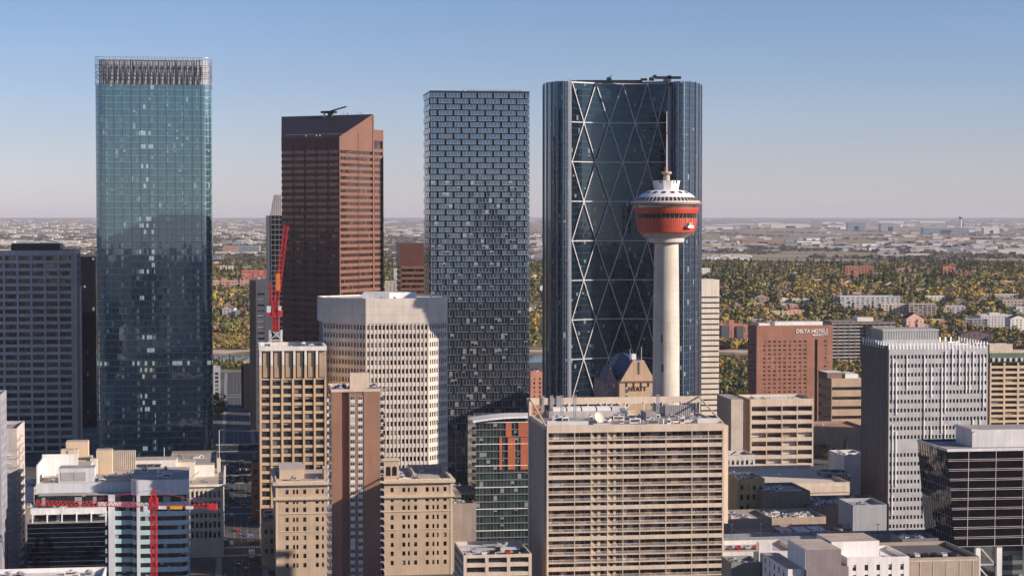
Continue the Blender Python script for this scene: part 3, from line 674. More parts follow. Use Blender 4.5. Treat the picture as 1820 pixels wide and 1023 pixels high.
for k in range(6):
    an = R(-90+(-36,-30,44,48,-20,30)[k]); mb = MB(); r0 = 22.5*k_; mb.bar((r0*math.cos(an), r0*math.sin(an), at(0,326,960).z), (r0*1.05*math.cos(an), r0*1.05*math.sin(an), at(0,319,960).z), .3, dgrey); mb.build('antenna', root)

# ---- striped cream tower behind the crescent tower
P, L = place(1244, 1278.5, 497, 1480); root = tag(empty('striped_cream_tower', (P.x, P.y, 0), GT), 'pale cream tower with thin dark window bands beside the crescent tower', 'office tower')
crl = M('light cream stone', (.72,.64,.53), .8, var=.04)
mb = MB(); mb.box(.4, L-.4, .4, 30, 0, P.z-1, G[2], roofwhite); mb.build('glazing', root)
mb = MB(); mb.box(0, L, 0, 30, P.z-12.5, P.z, crl, roofwhite); mb.build('parapet', root); z = P.z-12.5-1.15
while z > 2: mb = MB(); mb.box(0, L, 0, 30, z-2.9, z, crl); mb.build('spandrel', root); z -= 4.02
# ---- slim white gridded tower with the raked top, and the dark box tower beside it
P, L = place(474, 508, 383, 1520); root = tag(empty('gridded_glass_tower', (P.x, P.y, 0), GT), 'slim dark glass tower with a white square grid and raked concrete top', 'office tower')
gg = glass('white gridded glass', (.008,.011,.015), 3.0, 3.9, ior=1.45, span=.0, mull=.06, mh=.07, mullcol=(.33,.35,.36), blind=.03, dark=.5)
mb = MB(); mb.box(3.2, L, 0, 30, 0, P.z, gg, roofgrey); mb.box(0, 3.197, .5, 30, 0, P.z, M('slate panel', (.09,.10,.13), .5), roofgrey); mb.build('curtain_wall', root)
mb = MB(); zt_ = at(0, 346, 1520).z; x0, x1 = L*.2, L*.78
mb.face([(x0,8,P.z),(x1,8,P.z),(x1,8,zt_),(x0+3,8,zt_)], louvre('raked concrete', (.34,.32,.31), (.2,.19,.19), 1.6), [(0,0),(9,0),(9,9),(3,9)]); mb.face([(x0,8,P.z),(x0+3,8,zt_),(x0+3,22,zt_),(x0,22,P.z)], dgrey)
mb.face([(x0+3,8,zt_),(x1,8,zt_),(x1,22,zt_),(x0+3,22,zt_)], concrete); mb.face([(x1,8,P.z),(x1,22,P.z),(x1,22,zt_),(x1,8,zt_)], concrete); mb.face([(x1,22,P.z),(x0,22,P.z),(x0+3,22,zt_),(x1,22,zt_)], concrete); mb.build('raked_crown', root)
P, L = place(446, 481, 500, 1400)
root, L, H = tower('slate_office_tower', 'dark slate tower with short black window slots below the slim gridded tower', 'office tower', 446, 481, 500, 1400, 30, M('slate panel 2', (.085,.095,.125), .55), bay=14, fl=3.9, ww=5, wh=1.5, rec=.3, topband=7, edge=0, rt=1, mull=2)
mb = MB(); mb.box(-1, 3.4, -1.2, 10, 0, H+.6, black); mb.build('service_core', root)
root, L, H = tower('tan_slab_building', 'blank tan end wall of a slab building with a dark red side beside the street', 'apartment building', 433, 448, 648, 1560, 26, M('tan render', (.52,.36,.2), .8), bay=30, fl=3, ww=.3, wh=.3, faces='', topband=1, rt=1)
mb = MB(); mb.box(-1.8, -.02, 1, 24, 0, H-1, M('deep red panel', (.18,.03,.03), .6)); mb.build('side_wall', root)

# ---- red luffing crane and its white base tower
root = tag(empty('luffing_crane', (at(490, 600, 1075).x, 1075, 0), 0), 'red luffing crane with a raised jib against the brown tower', 'crane')
def lattice(mb, p, q, w, n, mat, th=.22):
    p, q = Vector(p), Vector(q); d = (q-p).normalized(); up = Vector((0,1,0)) if abs(d.z) > .5 else Vector((0,0,1))
    a_ = d.cross(up).normalized()*w/2; b_ = d.cross(a_).normalized()*w/2; cs = [a_+b_, a_-b_, -a_-b_, -a_+b_]
    for c in cs: mb.bar(p+c, q+c, th, mat)
    for k in range(n):
        s0, s1 = p.lerp(q, k/n), p.lerp(q, (k+1)/n)
        for i in range(4):
            c0, c1 = cs[i], cs[(i+1) % 4]
            if k % 2: c0, c1 = c1, c0
            mb.bar(s0+c0, s1+c1, th*.7, mat); mb.bar(s0+c0, s0+c1, th*.7, mat)
zb = at(490, 586, 1075).z
mb = MB(); lattice(mb, (0,0,0), (0,0,zb), 6.0, 16, M('white crane base', (.6,.6,.6), .5), .6); mb.build('base_mast', root)
ztn = at(490, 535, 1075).z; mb = MB(); lattice(mb, (0,0,zb), (0,0,ztn), 3.0, 6, redp, .5); mb.build('mast', root)
ztp = at(505, 400, 1075).z; mb = MB(); lattice(mb, (.5,0,ztn), (6.0,0,ztp), 2.2, 14, redp, .24); mb.build('jib', root)
mb = MB(); mb.box(-4,3.5,-1.5,1.5,ztn-8,ztn-5,redp); mb.box(-4.6,-2.4,-1.6,1.6,ztn-6,ztn-2.6,white); mb.build('machinery_deck', root)
mb = MB(); lattice(mb, (-2.5,0,ztn-5), (-2.6,0,ztn+10), 1.4, 5, redp, .35); mb.bar((-2.6,0,ztn+10), (5.5,0,ztp-8), .18, redp); mb.build('a_frame', root)
mb = MB(); mb.box(1.6,3.2,-2.2,-.6,ztn-5,ztn-2.6,M('crane cab', (.7,.65,.6), .4)); mb.build('cab', root)
mb = MB(); mb.box(.5,2.6,-1.3,-1.1,ztn+6,ztn+15,orangep); mb.build('jib_banner', root)

# ---- pale eight sided office tower
ze = at(650, 533, 981).z; C1 = at(650, 533, 981); d1 = (math.cos(GT), math.sin(GT)); Lm = reach(C1, d1, 762)
aL, aR = GT-R(42), GT+R(48); 
root = tag(empty('octagonal_office_tower', (C1.x, C1.y, 0), GT), 'pale eight sided precast tower of small square windows with a blank top band', 'office tower')
dL = (-math.cos(R(42)), math.sin(R(42))); LL = reach(C1, (math.cos(aL)*-1, -math.sin(aL)), 573.5)
E1 = C1+Vector((d1[0], d1[1], 0))*Lm; LR = reach(E1, (math.cos(aR), math.sin(aR)), 795)
pre = M('pale precast', (.60,.54,.47), .8, var=.08, streak=.08, joint=4.42)
pL = (dL[0]*LL, dL[1]*LL); pR = (Lm+LR*math.cos(R(48)), LR*math.sin(R(48)))
back = [(pR[0]+2, pR[1]+22), (Lm*.8, pR[1]+40), (0, pR[1]+40), (pL[0]-2, pL[1]+18)]
def inset(poly, d):
    n = len(poly); out = []
    for i in range(n):
        a_, b_, c_ = Vector(poly[i-1]), Vector(poly[i]), Vector(poly[(i+1) % n]); e, f = (b_-a_).normalized(), (c_-b_).normalized()
        n1, n2 = Vector((-e.y, e.x)), Vector((-f.y, f.x)); m = (n1+n2); m /= max(.2, m.dot(n1)); out.append(tuple(b_+m*d))
    return out
poly = [pL, (0,0), (Lm,0), pR]+back
zbd = at(650, 575, 981).z
mb = MB(); mb.prism(inset(poly, .9), 0, ze-1, M('dark precast reveal', (.2,.17,.15), .8), roofwhite)
W = Wins(root, M('brown sash', (.08,.05,.04), .5), 1, .12, 0)
ang = [(frame(0,0,0), Lm), (frame(pL[0], pL[1], -R(42)), LL), (frame(Lm, 0, R(48)), LR)]
fh = 4.42
for T, Lf in ang:
    facade(mb, W, T, Lf, 2, zbd, 1.9, fh, 1.25, 2.35, .9, pre, .18, .62, None, .35)
mb.build('wall', root)
mb = MB(); mb.prism(inset(poly, -.05), zbd, ze, pre, roofwhite); mb.build('top_band', root); W.done()
rim = MB()
pp = inset(poly, .35)
for a_, b_ in zip(pp, pp[1:]+pp[:1]): rim.bar((a_[0],a_[1],ze+.35), (b_[0],b_[1],ze+.35), .6, pre, .7)
rim.build('parapet', root)
mb = MB(); x0 = Lm*.02-1.5; zp = at(0, 517, 1010).z
mb.prism([(x0,10),(x0+13,7),(x0+26,10),(x0+28,22),(x0+2,22)], ze-.5, zp, M('pale grey metal panel', (.62,.63,.65), .5), roofwhite); mb.build('penthouse', root)
rooftop(root, 3, Lm, 4, 7, ze, 3, 5, 1.2)
# ---- tan concrete frame office with the open arcade top
P, L = place(461, 580, 616, 958); H = P.z; D = 36; tanc = M('tan concrete frame', (.50,.365,.235), .85, var=.07)
root = tag(empty('concrete_frame_office', (P.x, P.y, 0), GT), 'tan concrete frame office with wide dark windows and a tall arcade under its roof', 'office building')
za = at(461, 673, 958).z; mb = MB(); mb.box(.9, L-.9, 1.2, D, 0, H-2, M('recess brown', (.07,.05,.04), .7), roofgrey)
W = Wins(root, M('bronze sash', (.10,.08,.06), .4), 2, .25, 1)
facade(mb, W, frame(0,0,0), L, 2, za, (L-1)/5.75, 4.05, (L-1)/5.75-1.2, 2.75, 1.1, tanc, .35, .55, None, .5)
mb.box(0, .9, 1.2, D, 0, H-2, tanc); mb.box(L-.9, L, 1.2, D, 0, H-2, tanc); mb.build('wall', root); W.done()
mb = MB(); wtp = M('weathered white concrete', (.66,.62,.57), .85, var=.15)
bay = (L-1)/5.75
for i in range(7):
    x = .5+bay*i
    if x > L: break
    q_ = MB(); q_.box(x-.55, x+.55, -.3, 1.2, za+6.5, H-1.2, wtp); q_.box(x-.6, x+.6, 0, 1.2, za, za+6.5, tanc); q_.build('arcade_pier', root)
    for s in (-1, 1): 
        q_ = MB(); q_.box(x+s*bay*.5-1.5, x+s*bay*.5+1.5, .8, 1.19, za+.5, H-2.2, M('arcade panel', (.34,.26,.18), .8)); 
        if s > 0 and x+bay*.5 < L: q_.build('arcade_panel', root)
mb.box(-.2, L+.2, -.5, 2, H-2, H, wtp); mb.box(-.2, 1, 2, D, H-2, H, wtp); mb.box(L-1, L+.2, 2, D, H-2, H, wtp); mb.box(1, L-1, D-1, D, H-2, H, wtp); mb.build('roof_beam', root)
rooftop(root, 2, L-3, 3, D-4, H-2, 8, 21, 2.6)
# ================================================================ NEARER BUILDINGS
# ---- long beige apartment slab with balconies
P = at(972, 757, 720); L = reach(P, (math.cos(GT), math.sin(GT)), 1287); H = P.z; D = 40.0
root = tag(empty('apartment_slab', (P.x, P.y, 0), GT), 'broad beige apartment slab with rows of balconies and a steel framed roof screen', 'apartment building')
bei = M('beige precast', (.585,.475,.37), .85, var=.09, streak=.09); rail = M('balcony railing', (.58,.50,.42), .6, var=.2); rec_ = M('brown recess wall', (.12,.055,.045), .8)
inner = M('cream inner wall', (.52,.42,.30), .8); swall = louvre('ribbed end wall', (.28,.245,.22), (.22,.20,.18), 1.1, frac=.12, rough=.85)  # end wall colour darkened to deepen the shade on that side
mb = MB(); mb.box(0, L, 1.9, D, 0, H-.6, bei, roofgrey); mb.box(0, .6, .0, 1.9, 0, H-.6, bei); mb.box(L-.6, L, 0, 1.9, 0, H-.6, bei)
mb.box(-.5, 0, 2.5, D-3.2, 0, H-.6, swall); mb.build('wall', root)
mb = MB(); mb.box(-.006, L+.006, -.15, .5, H-2.5, H+.2, bei); mb.box(-.52, .5, .5, D, H-1.2, H+.2, bei); mb.box(L-.5, L+.006, .5, D, H-1.2, H+.2, bei); mb.box(.5, L-.5, D-.5, D, H-.6, H+.2, bei); mb.build('parapet', root)
fx = [(p-972)/(1287-972)*L for p in (972, 1021, 1050, 1079, 1106.5, 1136.5, 1183, 1229.5, 1259, 1287)]
FH = 2.79; z = H-2.5; nf = 0; W = Wins(root, M('dark bronze sash', (.06,.035,.03), .5), 1, .15, 1, name='balcony_window', limit=90)
balm = {}
def balcony_mesh(w, kind, v):
    key = (round(w,1), kind, v)
    if key in balm: return balm[key]
    r = random.Random(v*7+kind); mb = MB(); rl = MB(); mb.box(.06, w-.06, .1, 1.9, -.12, .06, bei)
    if kind == 0: mb.box(.06, w-.06, .05, .25, -.3, 1.22, bei)
    else:
        rl.box(.06, w-.06, .1, .18, 1.02, 1.12, rail); mb.box(.06, w-.06, .04, .14, -.3, .14, bei)
        n = int(w/.24)
        for k in range(n): x = .1+k*(w-.2)/n; rl.box(x, x+.07, .11, .15, .15, 1.02, rail)
        if r.random() < .75:
            a = r.uniform(.1, w*.45); b = a+r.uniform(1.2, w*.35); mb.box(a, b, .17, .22, .14, 1.0, M('privacy panel', (.5,.44,.38), .7))
        for k in range(r.randint(0, 4)):
            x = r.uniform(.4, w-1.4); c = r.choice([white, steel, M('patio cloth', (.3,.12,.1), .8), M('patio tan', (.6,.45,.25), .8), M('planter green', (.1,.2,.06), .8), M('patio blue', (.15,.3,.4), .8)])
            mb.box(x, x+r.uniform(.4,1), .5, 1.1, .06, r.uniform(.5,1.1), c)
    balm[key] = (mb.mesh('balcony'), rl.mesh('railing') if kind else None); return balm[key]
nbal = 0; rest = MB(); wallmb = MB(); r = random.Random(8)
while z-FH > -.5:
    z -= FH
    solid = (nf % 4 == 1) if nf else False
    for i in range(9):
        a, b = fx[i], fx[i+1]; w_ = b-a; wallbay = i in (2, 3)
        me = balcony_mesh(w_, 0 if solid else 1, r.randrange(5))
        x0 = a
        if nbal < 100:
            o = inst('balcony', me[0], root, (x0, 0, z))
            if me[1]: inst('railing', me[1], o, (0, 0, 0))
        else:
            rest.setT(Matrix.Translation((x0, 0, z)))
            for m2 in me:
                for p in (m2.polygons if m2 else ()): rest.face([m2.vertices[v].co.copy() for v in p.vertices], m2.materials[p.material_index])
        nbal += 1
        # recessed wall: cream panels between dark glass
        if wallbay:
            for c, d in ((.06, .18), (.42, .62), (.86, .97)): wallmb.box(a+w_*c, a+w_*d, 1.2, 1.9, z+.06, z+FH-.12, inner)
            W.add(None, a+w_*.2, 1.86, z+.9, w_*.2, 1.5); W.add(None, a+w_*.64, 1.86, z+.1, w_*.2, 2.3)
            wallmb.box(a+w_*.18, a+w_*.42, 1.6, 1.88, z+.06, z+.88, inner)
        else:
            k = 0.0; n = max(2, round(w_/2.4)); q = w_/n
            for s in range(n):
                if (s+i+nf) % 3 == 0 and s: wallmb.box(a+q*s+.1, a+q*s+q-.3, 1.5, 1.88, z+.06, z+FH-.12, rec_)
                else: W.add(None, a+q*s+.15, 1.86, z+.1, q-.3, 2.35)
    nf += 1
rest.setT(None); tag(rest.build('balcony', root), kind='stuff'); wallmb.build('recessed_wall', root); W.done()
for i, x in enumerate(fx[1:-1]):
    q = MB(); q.box(x-.12, x+.12, .02, 1.9, 0, H-2.5, bei); q.build('divider_fin', root)
mb = MB(); mb.box(-1.0, 0, D-3, D, 0, H+6.2, bei); mb.build('rear_pier', root)
for j in range(24): mb = MB(); mb.box(-1.04, -1.0, D-2.2, D-1.2, H-4-2.79*j, H-2.6-2.79*j, G[0]); mb.build('stair_window', root)
# stair tower at the east end
mb = MB(); mb.box(L+1.6, L+3.6, 8, 22, H-38, H-1.5, bei); mb.box(L, L+1.6, 9, 20, H-38, H-3, dgrey); mb.build('stair_tower', root)
# roof screen: a raised beam along the rear edge on trussed posts
yb = D-1.2; zb0, zb1 = H+4.1, H+6.7
mb = MB(); mb.box(-1.5, L+.4, yb, yb+.8, zb0, zb1, bei); mb.build('screen_beam', root)
for sx in (0, 1):
    X = L-.3 if sx else -.3; mb = MB(); mb.bar((X, 1, H+.2), (X, yb, zb1-.2), .5, bei); mb.build('screen_strut', root)
for i, x in enumerate([L*k/9 for k in range(0, 10)]):
    mb = MB(); mb.bar((x, yb-.2, H-.4), (x, yb-.2, zb0+.5), .3, white)
    if i in (4, 5, 7, 8): mb.bar((x-3, yb-.2, H-.2), (x+3, yb-.2, zb0+.4), .2, white); mb.bar((x+3, yb-.2, H-.2), (x-3, yb-.2, zb0+.4), .2, white); mb.bar((x-3.6, yb-.2, H+1.3), (x+3.6, yb-.2, H+1.3), .2, white)
    mb.build('screen_post', root)
for x in (.72, .235, .1, .16): 
    mb = MB(); lattice(mb, (L*x, 30, H-.5), (L*x, 30, H+8.5), .9, 9, steel, .14); mb.build('lattice_mast', root)
for x in (4.2, 7.4, 9.8, 10.6): mb = MB(); mb.box(x, x+.9, yb-.5, yb-.1, H+.5, zb1+.8, grey); mb.build('antenna_panel', root)
louv = louvre('white louvre', (.68,.67,.65), (.36,.36,.37), .42, True, .35)
for (a, b, c, d, h) in ((.01,.24,3,5,1.9), (.86,.985,3,6,2.2), (.27,.37,3,5,.8)): mb = MB(); mb.box(L*a, L*b, c, d, H-.6, H-.6+h, louv); mb.build('louvred_screen', root)
mb = MB(); mb.box(L*.10, L*.56, 36, 43, H-.6, H+1.8, M('mech room', (.42,.40,.40), .7), roofgrey); mb.build('plant_room', root)
for k in range(5):
    mb = MB(); n = 9; x0, x1 = L*(.12+.088*k), L*(.12+.088*k)+5.2
    pr = [(36+3.5-3.5*math.cos(math.pi*q/n), H+1.8+1.6*math.sin(math.pi*q/n)) for q in range(n+1)]
    for q in range(n): mb.face([(x0,pr[q][0],pr[q][1]),(x1,pr[q][0],pr[q][1]),(x1,pr[q+1][0],pr[q+1][1]),(x0,pr[q+1][0],pr[q+1][1])], roofwhite)
    mb.face([(x0,p_[0],p_[1]) for p_ in pr][::-1], roofwhite); mb.face([(x1,p_[0],p_[1]) for p_ in pr], roofwhite); mb.build('roof_vault', root)
mb = MB(); mb.box(L*.62, L*.68, 20, 30, H-.6, H+2.5, roofgrey); mb.build('plant_room', root)
mb = MB(); mb.box(L*.78, L*.93, 34, 38, H-.6, H+3.5, louvre('dark mech louvre', (.13,.11,.12), (.34,.32,.32), .8, frac=.55), roofgrey); mb.build('plant_room', root)
rooftop(root, 2, L-4, 7, 34, H-.6, 40, 77, 2.2)
dish = tag(empty('satellite_dish', (P.x, P.y, H), 0), 'round cream satellite dish on the roof of the beige apartment slab', 'satellite dish'); dx = L*.31
dish.location = (P.x+dx*math.cos(GT)-8*math.sin(GT), P.y+dx*math.sin(GT)+8*math.cos(GT), H-.6)
mb = MB(); mb.setT(Matrix.Translation((0,0,2.4)) @ Matrix.Rotation(R(35), 4, 'Z') @ Matrix.Rotation(R(62), 4, 'X'));
mb.lathe([(.05,.0),(.8,.1),(1.5,.35),(2.1,.8)], M('dish cream', (.7,.6,.45), .5), 28, cap=False); mb.setT(None); mb.build('reflector', dish, smooth=True)
mb = MB(); mb.bar((0,0,0), (0,0,2.3), .3, steel); mb.bar((0,0,2.4), (.5,-1.2,3.0), .1, steel); mb.build('mount', dish)

# ---- brown brick apartment tower
P = at(589, 695, 751); L = reach(P, (math.cos(GT), math.sin(GT)), 675.5); H = P.z; D = 26
root = tag(empty('brick_apartment_tower', (P.x, P.y, 0), GT), 'slim brown brick apartment tower with white balconies at both edges', 'apartment building')
bk = brick('brown brick', (.30,.15,.095), (.25,.12,.075), (.28,.18,.13), .5, .18); blk = 2.78
mb = MB(); mb.box(0, L*.215, 0, D, 0, H-.3, bk, roofgrey); mb.box(L*.66, L, 0, D, 0, H-.3, bk, roofgrey); mb.box(L*.215, L*.66, 1.6, D, 0, H-.3, bk, roofgrey)
mb.box(L*.36, L*.66, .25, 1.6, 0, H-.3, bk, roofgrey); mb.build('wall', root)
mb = MB(); parapet(mb, L, D, H-.3, 1.1, .4, bei, .12); mb.box(L*.4, L*.8, 6, 11, H-.3, H+6.4, bei, roofgrey); mb.build('parapet', root)
rooftop(root, 2, L*.35, 2, D-4, H-.3, 4, 2, 2); rooftop(root, L*.8, L-3, 2, D-4, H-.3, 3, 12, 2)
mb = MB(); mb.bar((L*.5,8,H+6.4),(L*.5,8,H+7.6),.15,black); mb.box(L*.55,L*.57,8,8.6,H+6.4,H+7.2,black); mb.build('antenna', root)
W = Wins(root, M('white sash', (.55,.53,.5), .6), 2, .5, 1)
panel = M('white window panel', (.62,.6,.56), .7)
nfl = int((H-2)/blk)
pm = MB()
for j in range(nfl):
    z = H-3.3-blk*j
    if z < 0: break
    for c in (.385, .545):
        W.add(None, L*c, .23, z, L*.095, 1.5); pm.box(L*c, L*c+L*.095, .18, .247, z-1.2, z-.02, panel)
pm.build('window_panel', root); W.done()
bm = None
def sidebal(w):
    mb = MB(); mb.box(0, 1.6, 0, w, -.1, .1, panel); mb.box(0, .1, 0, w, .1, 1.15, panel); mb.box(.1, 1.6, 0, .1, .1, 1.15, panel); return mb.mesh('balcony')
for sx in (0, 1):
    m_ = sidebal(7.0)
    for j in range(nfl):
        z = H-3.9-blk*j
        if z < 0: break
        o = inst('balcony', m_, root, (-1.6, .5, z) if sx == 0 else (L+1.6, 7.5, z), 0 if sx == 0 else math.pi)
        if sx: o.location = (L+1.6, 7.5, z)
    mb = MB(); 
    for y_ in (.6, 9, 17): mb.box(-.05 if sx == 0 else L, 0 if sx == 0 else L+.05, y_, y_+6, 0, H-2, G[0])
    mb.build('side_glazing', root)

# ---- stone railway hotel
P = at(490, 857, 824); L = reach(P, (math.cos(GT), math.sin(GT)), 803.5); H = P.z; D = 48
root = tag(empty('stone_hotel', (P.x, P.y, 0), GT), 'old buff sandstone hotel with heavy cornices and small paired windows', 'hotel')
sand = M('buff sandstone', (.48,.37,.27), .85, var=.1, streak=.1); sandl = M('cornice stone', (.58,.48,.36), .8, var=.06); sandr = M('flat tan roof', (.42,.36,.30), .95, var=.15)
mb = MB(); mb.box(0, L, .5, D, 0, H-.8, sand, sandr); W = Wins(root, M('hotel sash', (.12,.07,.05), .6), 1, .25, 0, name='window')
pxw = [507, 520, 526, 538, 560, 571, 693, 714, 724, 735, 756, 768, 776, 788]
xs = [(p+.0-490)/(803.5-490)*L for p in pxw]; ww = 1.05
fls = []; z = at(490, 866, 824).z-.2
edges = []
floors = [870, 887.5, 902, 919.5, 936, 952, 968, 984, 1000.5, 1017, 1033, 1050, 1066]
tops = [at(490, f, 824).z for f in floors]
# wall in front: horizontal strips + piers between windows
wz = [(t-1.9, t) for t in tops if t-1.9 > .5]
prev = H-.8
for b, t in wz:
    mb.box(0, L, .03, .5, t, prev, sand); prev = b
mb.box(0, L, .03, .5, 0, prev, sand)
ed = [0]+[v for x in xs for v in (x, x+ww*(1.25 if (x in (xs[0], xs[3], xs[4], xs[6], xs[7], xs[9], xs[10], xs[13])) else .8))]+[L]
for b, t in wz:
    for i in range(0, len(ed), 2): mb.box(ed[i], ed[i+1], .033, .5, b, t, sand)
mb.build('wall', root)
for b, t in wz:
    for i in range(1, len(ed)-1, 2): W.add(None, ed[i], .48, b, ed[i+1]-ed[i], t-b)
W.done()
for py, h, o, nm in ((857, 1.1, 1.3, 'cornice'), (883.5, 1.0, 1.0, 'cornice'), (912, .35, .25, 'string_course'), (944, .3, .15, 'string_course')):
    z = at(490, py, 824).z; mb = MB(); mb.box(-o, L+o, -o, .6, z-h, z, sandl); mb.box(-o, 0, .6, D, z-h, z, sandl); mb.box(L, L+o, .6, D, z-h, z, sandl)
    if nm == 'cornice':
        for k in range(int(L/1.0)): mb.box(.3+k*1.0, .75+k*1.0, -o*.7, 0, z-h-.45, z-h, sandl)
    mb.build(nm, root)
for x in (.0, .56, .99):
    mb = MB(); X = L*x; mb.box(X, X+.9, -.12, .03, 0, H-1, sandl); mb.build('corner_pilaster', root)
mb = MB(); mb.box(0, L*.275, .6, 1.1, H-.8, H+.4, sandl); mb.box(0, .5, 1.1, D, H-.8, H+.4, sandl); mb.build('parapet', root); mb = MB(); mb.box(L*.55, L, .6, 1.1, H-.8, H+.4, sandl); mb.box(L-.5, L, 1.1, 40, H-.8, H+.6, sandl); mb.box(L*.8, L-.5, 39.5, 40, H-.8, H+1.5, sandl); mb.box(L*.8-.5, L*.8, 14, 40, H-.8, H+1.8, sandl); mb.build('parapet', root)
mb = MB(); mb.box(2, L*.17, 18, 44, H-.8, H+3.0, sand, sandr); mb.build('penthouse', root); mb = MB(); mb.box(L*.28, L*.62, 14, 30, H-.8, H+3, sand, sandr); mb.build('penthouse', root)
mb = MB(); x0 = L*.615; mb.box(x0, x0+6.5, 6, 12, H-.8, H+7.5, sand, sandr); mb.box(x0-.4, x0+6.9, 5.6, 12.4, H+7.5, H+8.1, sandl); mb.build('bell_turret', root)
for k in range(2):
    mb = MB(); mb.face([(1.0*math.cos(t*math.pi/8)+2+k*2.6, 0, 1.8+1.0*math.sin(t*math.pi/8)) for t in range(9)]+[(1+k*2.6,0,-1.2),(3+k*2.6,0,-1.2)], G[0]); mb.build('arched_opening', root, loc=(x0, 5.95, H+2.4))
rooftop(root, 4, L*.2, 3, 14, H-.8, 6, 5, 1.6, [steel, sandl]); rooftop(root, L*.65, L-8, 4, 34, H-.8, 10, 6, 1.4, [steel, sandl, white])

# ---- glass and brick condo beside the slab
P, L = place(846, 940, 738, 850); H = P.z; D = 30
root = tag(empty('condo_tower', (P.x, P.y, 0), GT), 'glass condo building with brick red panels and a curved white roof lid', 'apartment building')
gC = glass('condo glass', (.02,.035,.038), 1.5, 3.1, ior=1.9, tilt=.02, wav=.01, span=.18, spancol=(.10,.12,.12), mull=.07, mh=.07, mullcol=(.2,.21,.21), blind=.12, blindcol=(.25,.28,.28), dark=.6)
gCr = M('warm red brick panel', (.42,.115,.05), .8, var=.08)
mb = MB(); mb.box(0, L, 0, D, 0, H-3, gC, roofgrey); mb.prism([(-6,4),(0,4),(0,D),(-6,D)], 0, H-34, gC, roofgrey); mb.build('curtain_wall', root)
for j in range(int((H-3)/3.1)):
    z = H-3-3.1*j
    if z < 1: break
    mb = MB(); mb.box(-.5, L+.2, -.55, -.0, z-.15, z+.12, white if j % 3 == 0 else M('pale slab edge', (.2,.2,.2), .7)); mb.box(-1.6, 0, 2, 12, z-.12, z+.1, grey); mb.box(-1.6, -1.5, 2, 12, z+.1, z+1.1, G[1]); mb.build('balcony', root)
for a, b, z0_, z1_ in ((.56,.67,9,3.2), (.44,.49,23,9.6), (.80,1.0,9,3.2), (.60,.74,23,9.6), (.84,1.0,23,9.6)):
    mb = MB(); mb.box(L*a, L*b, -.45, -.0, H-z0_-.4, H-z1_, gCr); mb.build('brick_panel', root)
mb = MB(); n = 12; pr = [(-1.5+(L+4)*k/n, H-3+2.6*math.sin(math.pi*(.12+.5*k/n))) for k in range(n+1)]
for k in range(n): (xa, za_), (xb, zb_) = pr[k], pr[k+1]; mb.face([(xa,-2,za_),(xb,-2,zb_),(xb,14,zb_),(xa,14,za_)], roofwhite); mb.face([(xa,-2,za_-.8),(xb,-2,zb_-.8),(xb,-2,zb_),(xa,-2,za_)], white); mb.face([(xa,14,za_-.8),(xa,-2,za_-.8),(xb,-2,zb_-.8),(xb,14,zb_-.8)][::-1], grey)
mb.face([(pr[0][0],14,pr[0][1]-.8),(pr[0][0],-2,pr[0][1]-.8),(pr[0][0],-2,pr[0][1]),(pr[0][0],14,pr[0][1])], white); mb.build('curved_roof', root)
mb = MB(); mb.box(2, L-1, 1, D-3, H-3, H-1.6, gC); mb.build('penthouse', root)

# ---- car park with a rooftop deck, bottom centre
root, L, H = tower('parking_structure', 'beige parking structure with cars on its open roof deck', 'car park', 824, 945, 990, 700, 30, bei, bay=7.2, fl=3.5, ww=6.6, wh=1.9, rec=1.2, core=dgrey, roof=roofwhite, topband=.1, mull=3, sill=.9, rt=0, par=.8, edge=.5, kind=0, blinds=0)
deckA = (root, L, H)
rooftop(root, 1, L-3, 20, 27, H, 3, 8, 1.5)

# ---- blue-white glass office with the black glass wing (in front of the store)
P, L = place(232, 334, 853, 775); H = P.z; D = 40
root = tag(empty('pale_glass_office', (P.x, P.y, 0), GT), 'low office with pale blue spandrels, a rounded white corner and a black glass wing', 'office building')
pb_ = M('pale blue spandrel', (.40,.56,.58), .35, var=.05); pw_ = M('pale grey cladding', (.55,.57,.60), .6, var=.05)
gP = glass('office ribbon glass', (.015,.018,.022), 1.4, 3.4, ior=1.7, span=0, mull=.05, blind=.2, dark=.6, mh=0, tilt=.02)
x0 = -(reach(at(62, 853, 775), (math.cos(GT), math.sin(GT)), 232))
mb = MB(); mb.prism(rrect(0.3, L-.3, .3, D, 3.2), 0, H-1, gP, roofgrey); mb.box(x0+1, .3, 3.5, D-2, 0, H-6, gP, roofgrey); mb.build('glazing', root)
j = 0; z = H-6
mb = MB(); mb.prism(rrect(0, L, 0, D, 3.4), z, H, pw_, roofgrey); mb.build('parapet', root)
while z > 3: 
    z -= 3.65; mb = MB(); mb.prism(rrect(0, L, 0, D, 3.4), z-.95, z+.95, pb_, pb_); mb.box(x0+24, .0, 3, D-3, z-.95, z+.95, pb_); mb.build('spandrel', root)
mb = MB(); mb.box(x0+28, x0+30.5, 2.6, 3.2, 0, H-6, pw_); mb.box(2.3, 3.6, -.12, .4, 0, H-6, pw_); mb.build('corner_pier', root)
bg_ = glass('black wing glass', (.003,.004,.009), 1.5, 1.85, ior=1.3, tilt=.006, wav=.02, span=.06, spancol=(.14,.18,.24), mull=.0, mh=.02, mullcol=(.1,.12,.15), blind=0, dark=.4, rough=.05)
zb = at(0, 925, 775).z; mb = MB(); mb.box(x0-2.6, x0+27, -2.2, 10, 0, zb, bg_, roofgrey); mb.build('black_glass_wing', root)
mb = MB(); mb.box(x0-1.6, x0+27.2, .6, 12, zb+3, zb+5.3, white, roofwhite)
for k in range(6): x = x0-.8+k*5.6; mb.box(x-.25, x+.25, .0, .55, zb, zb+3.4, white)
mb.build('terrace_canopy', root)
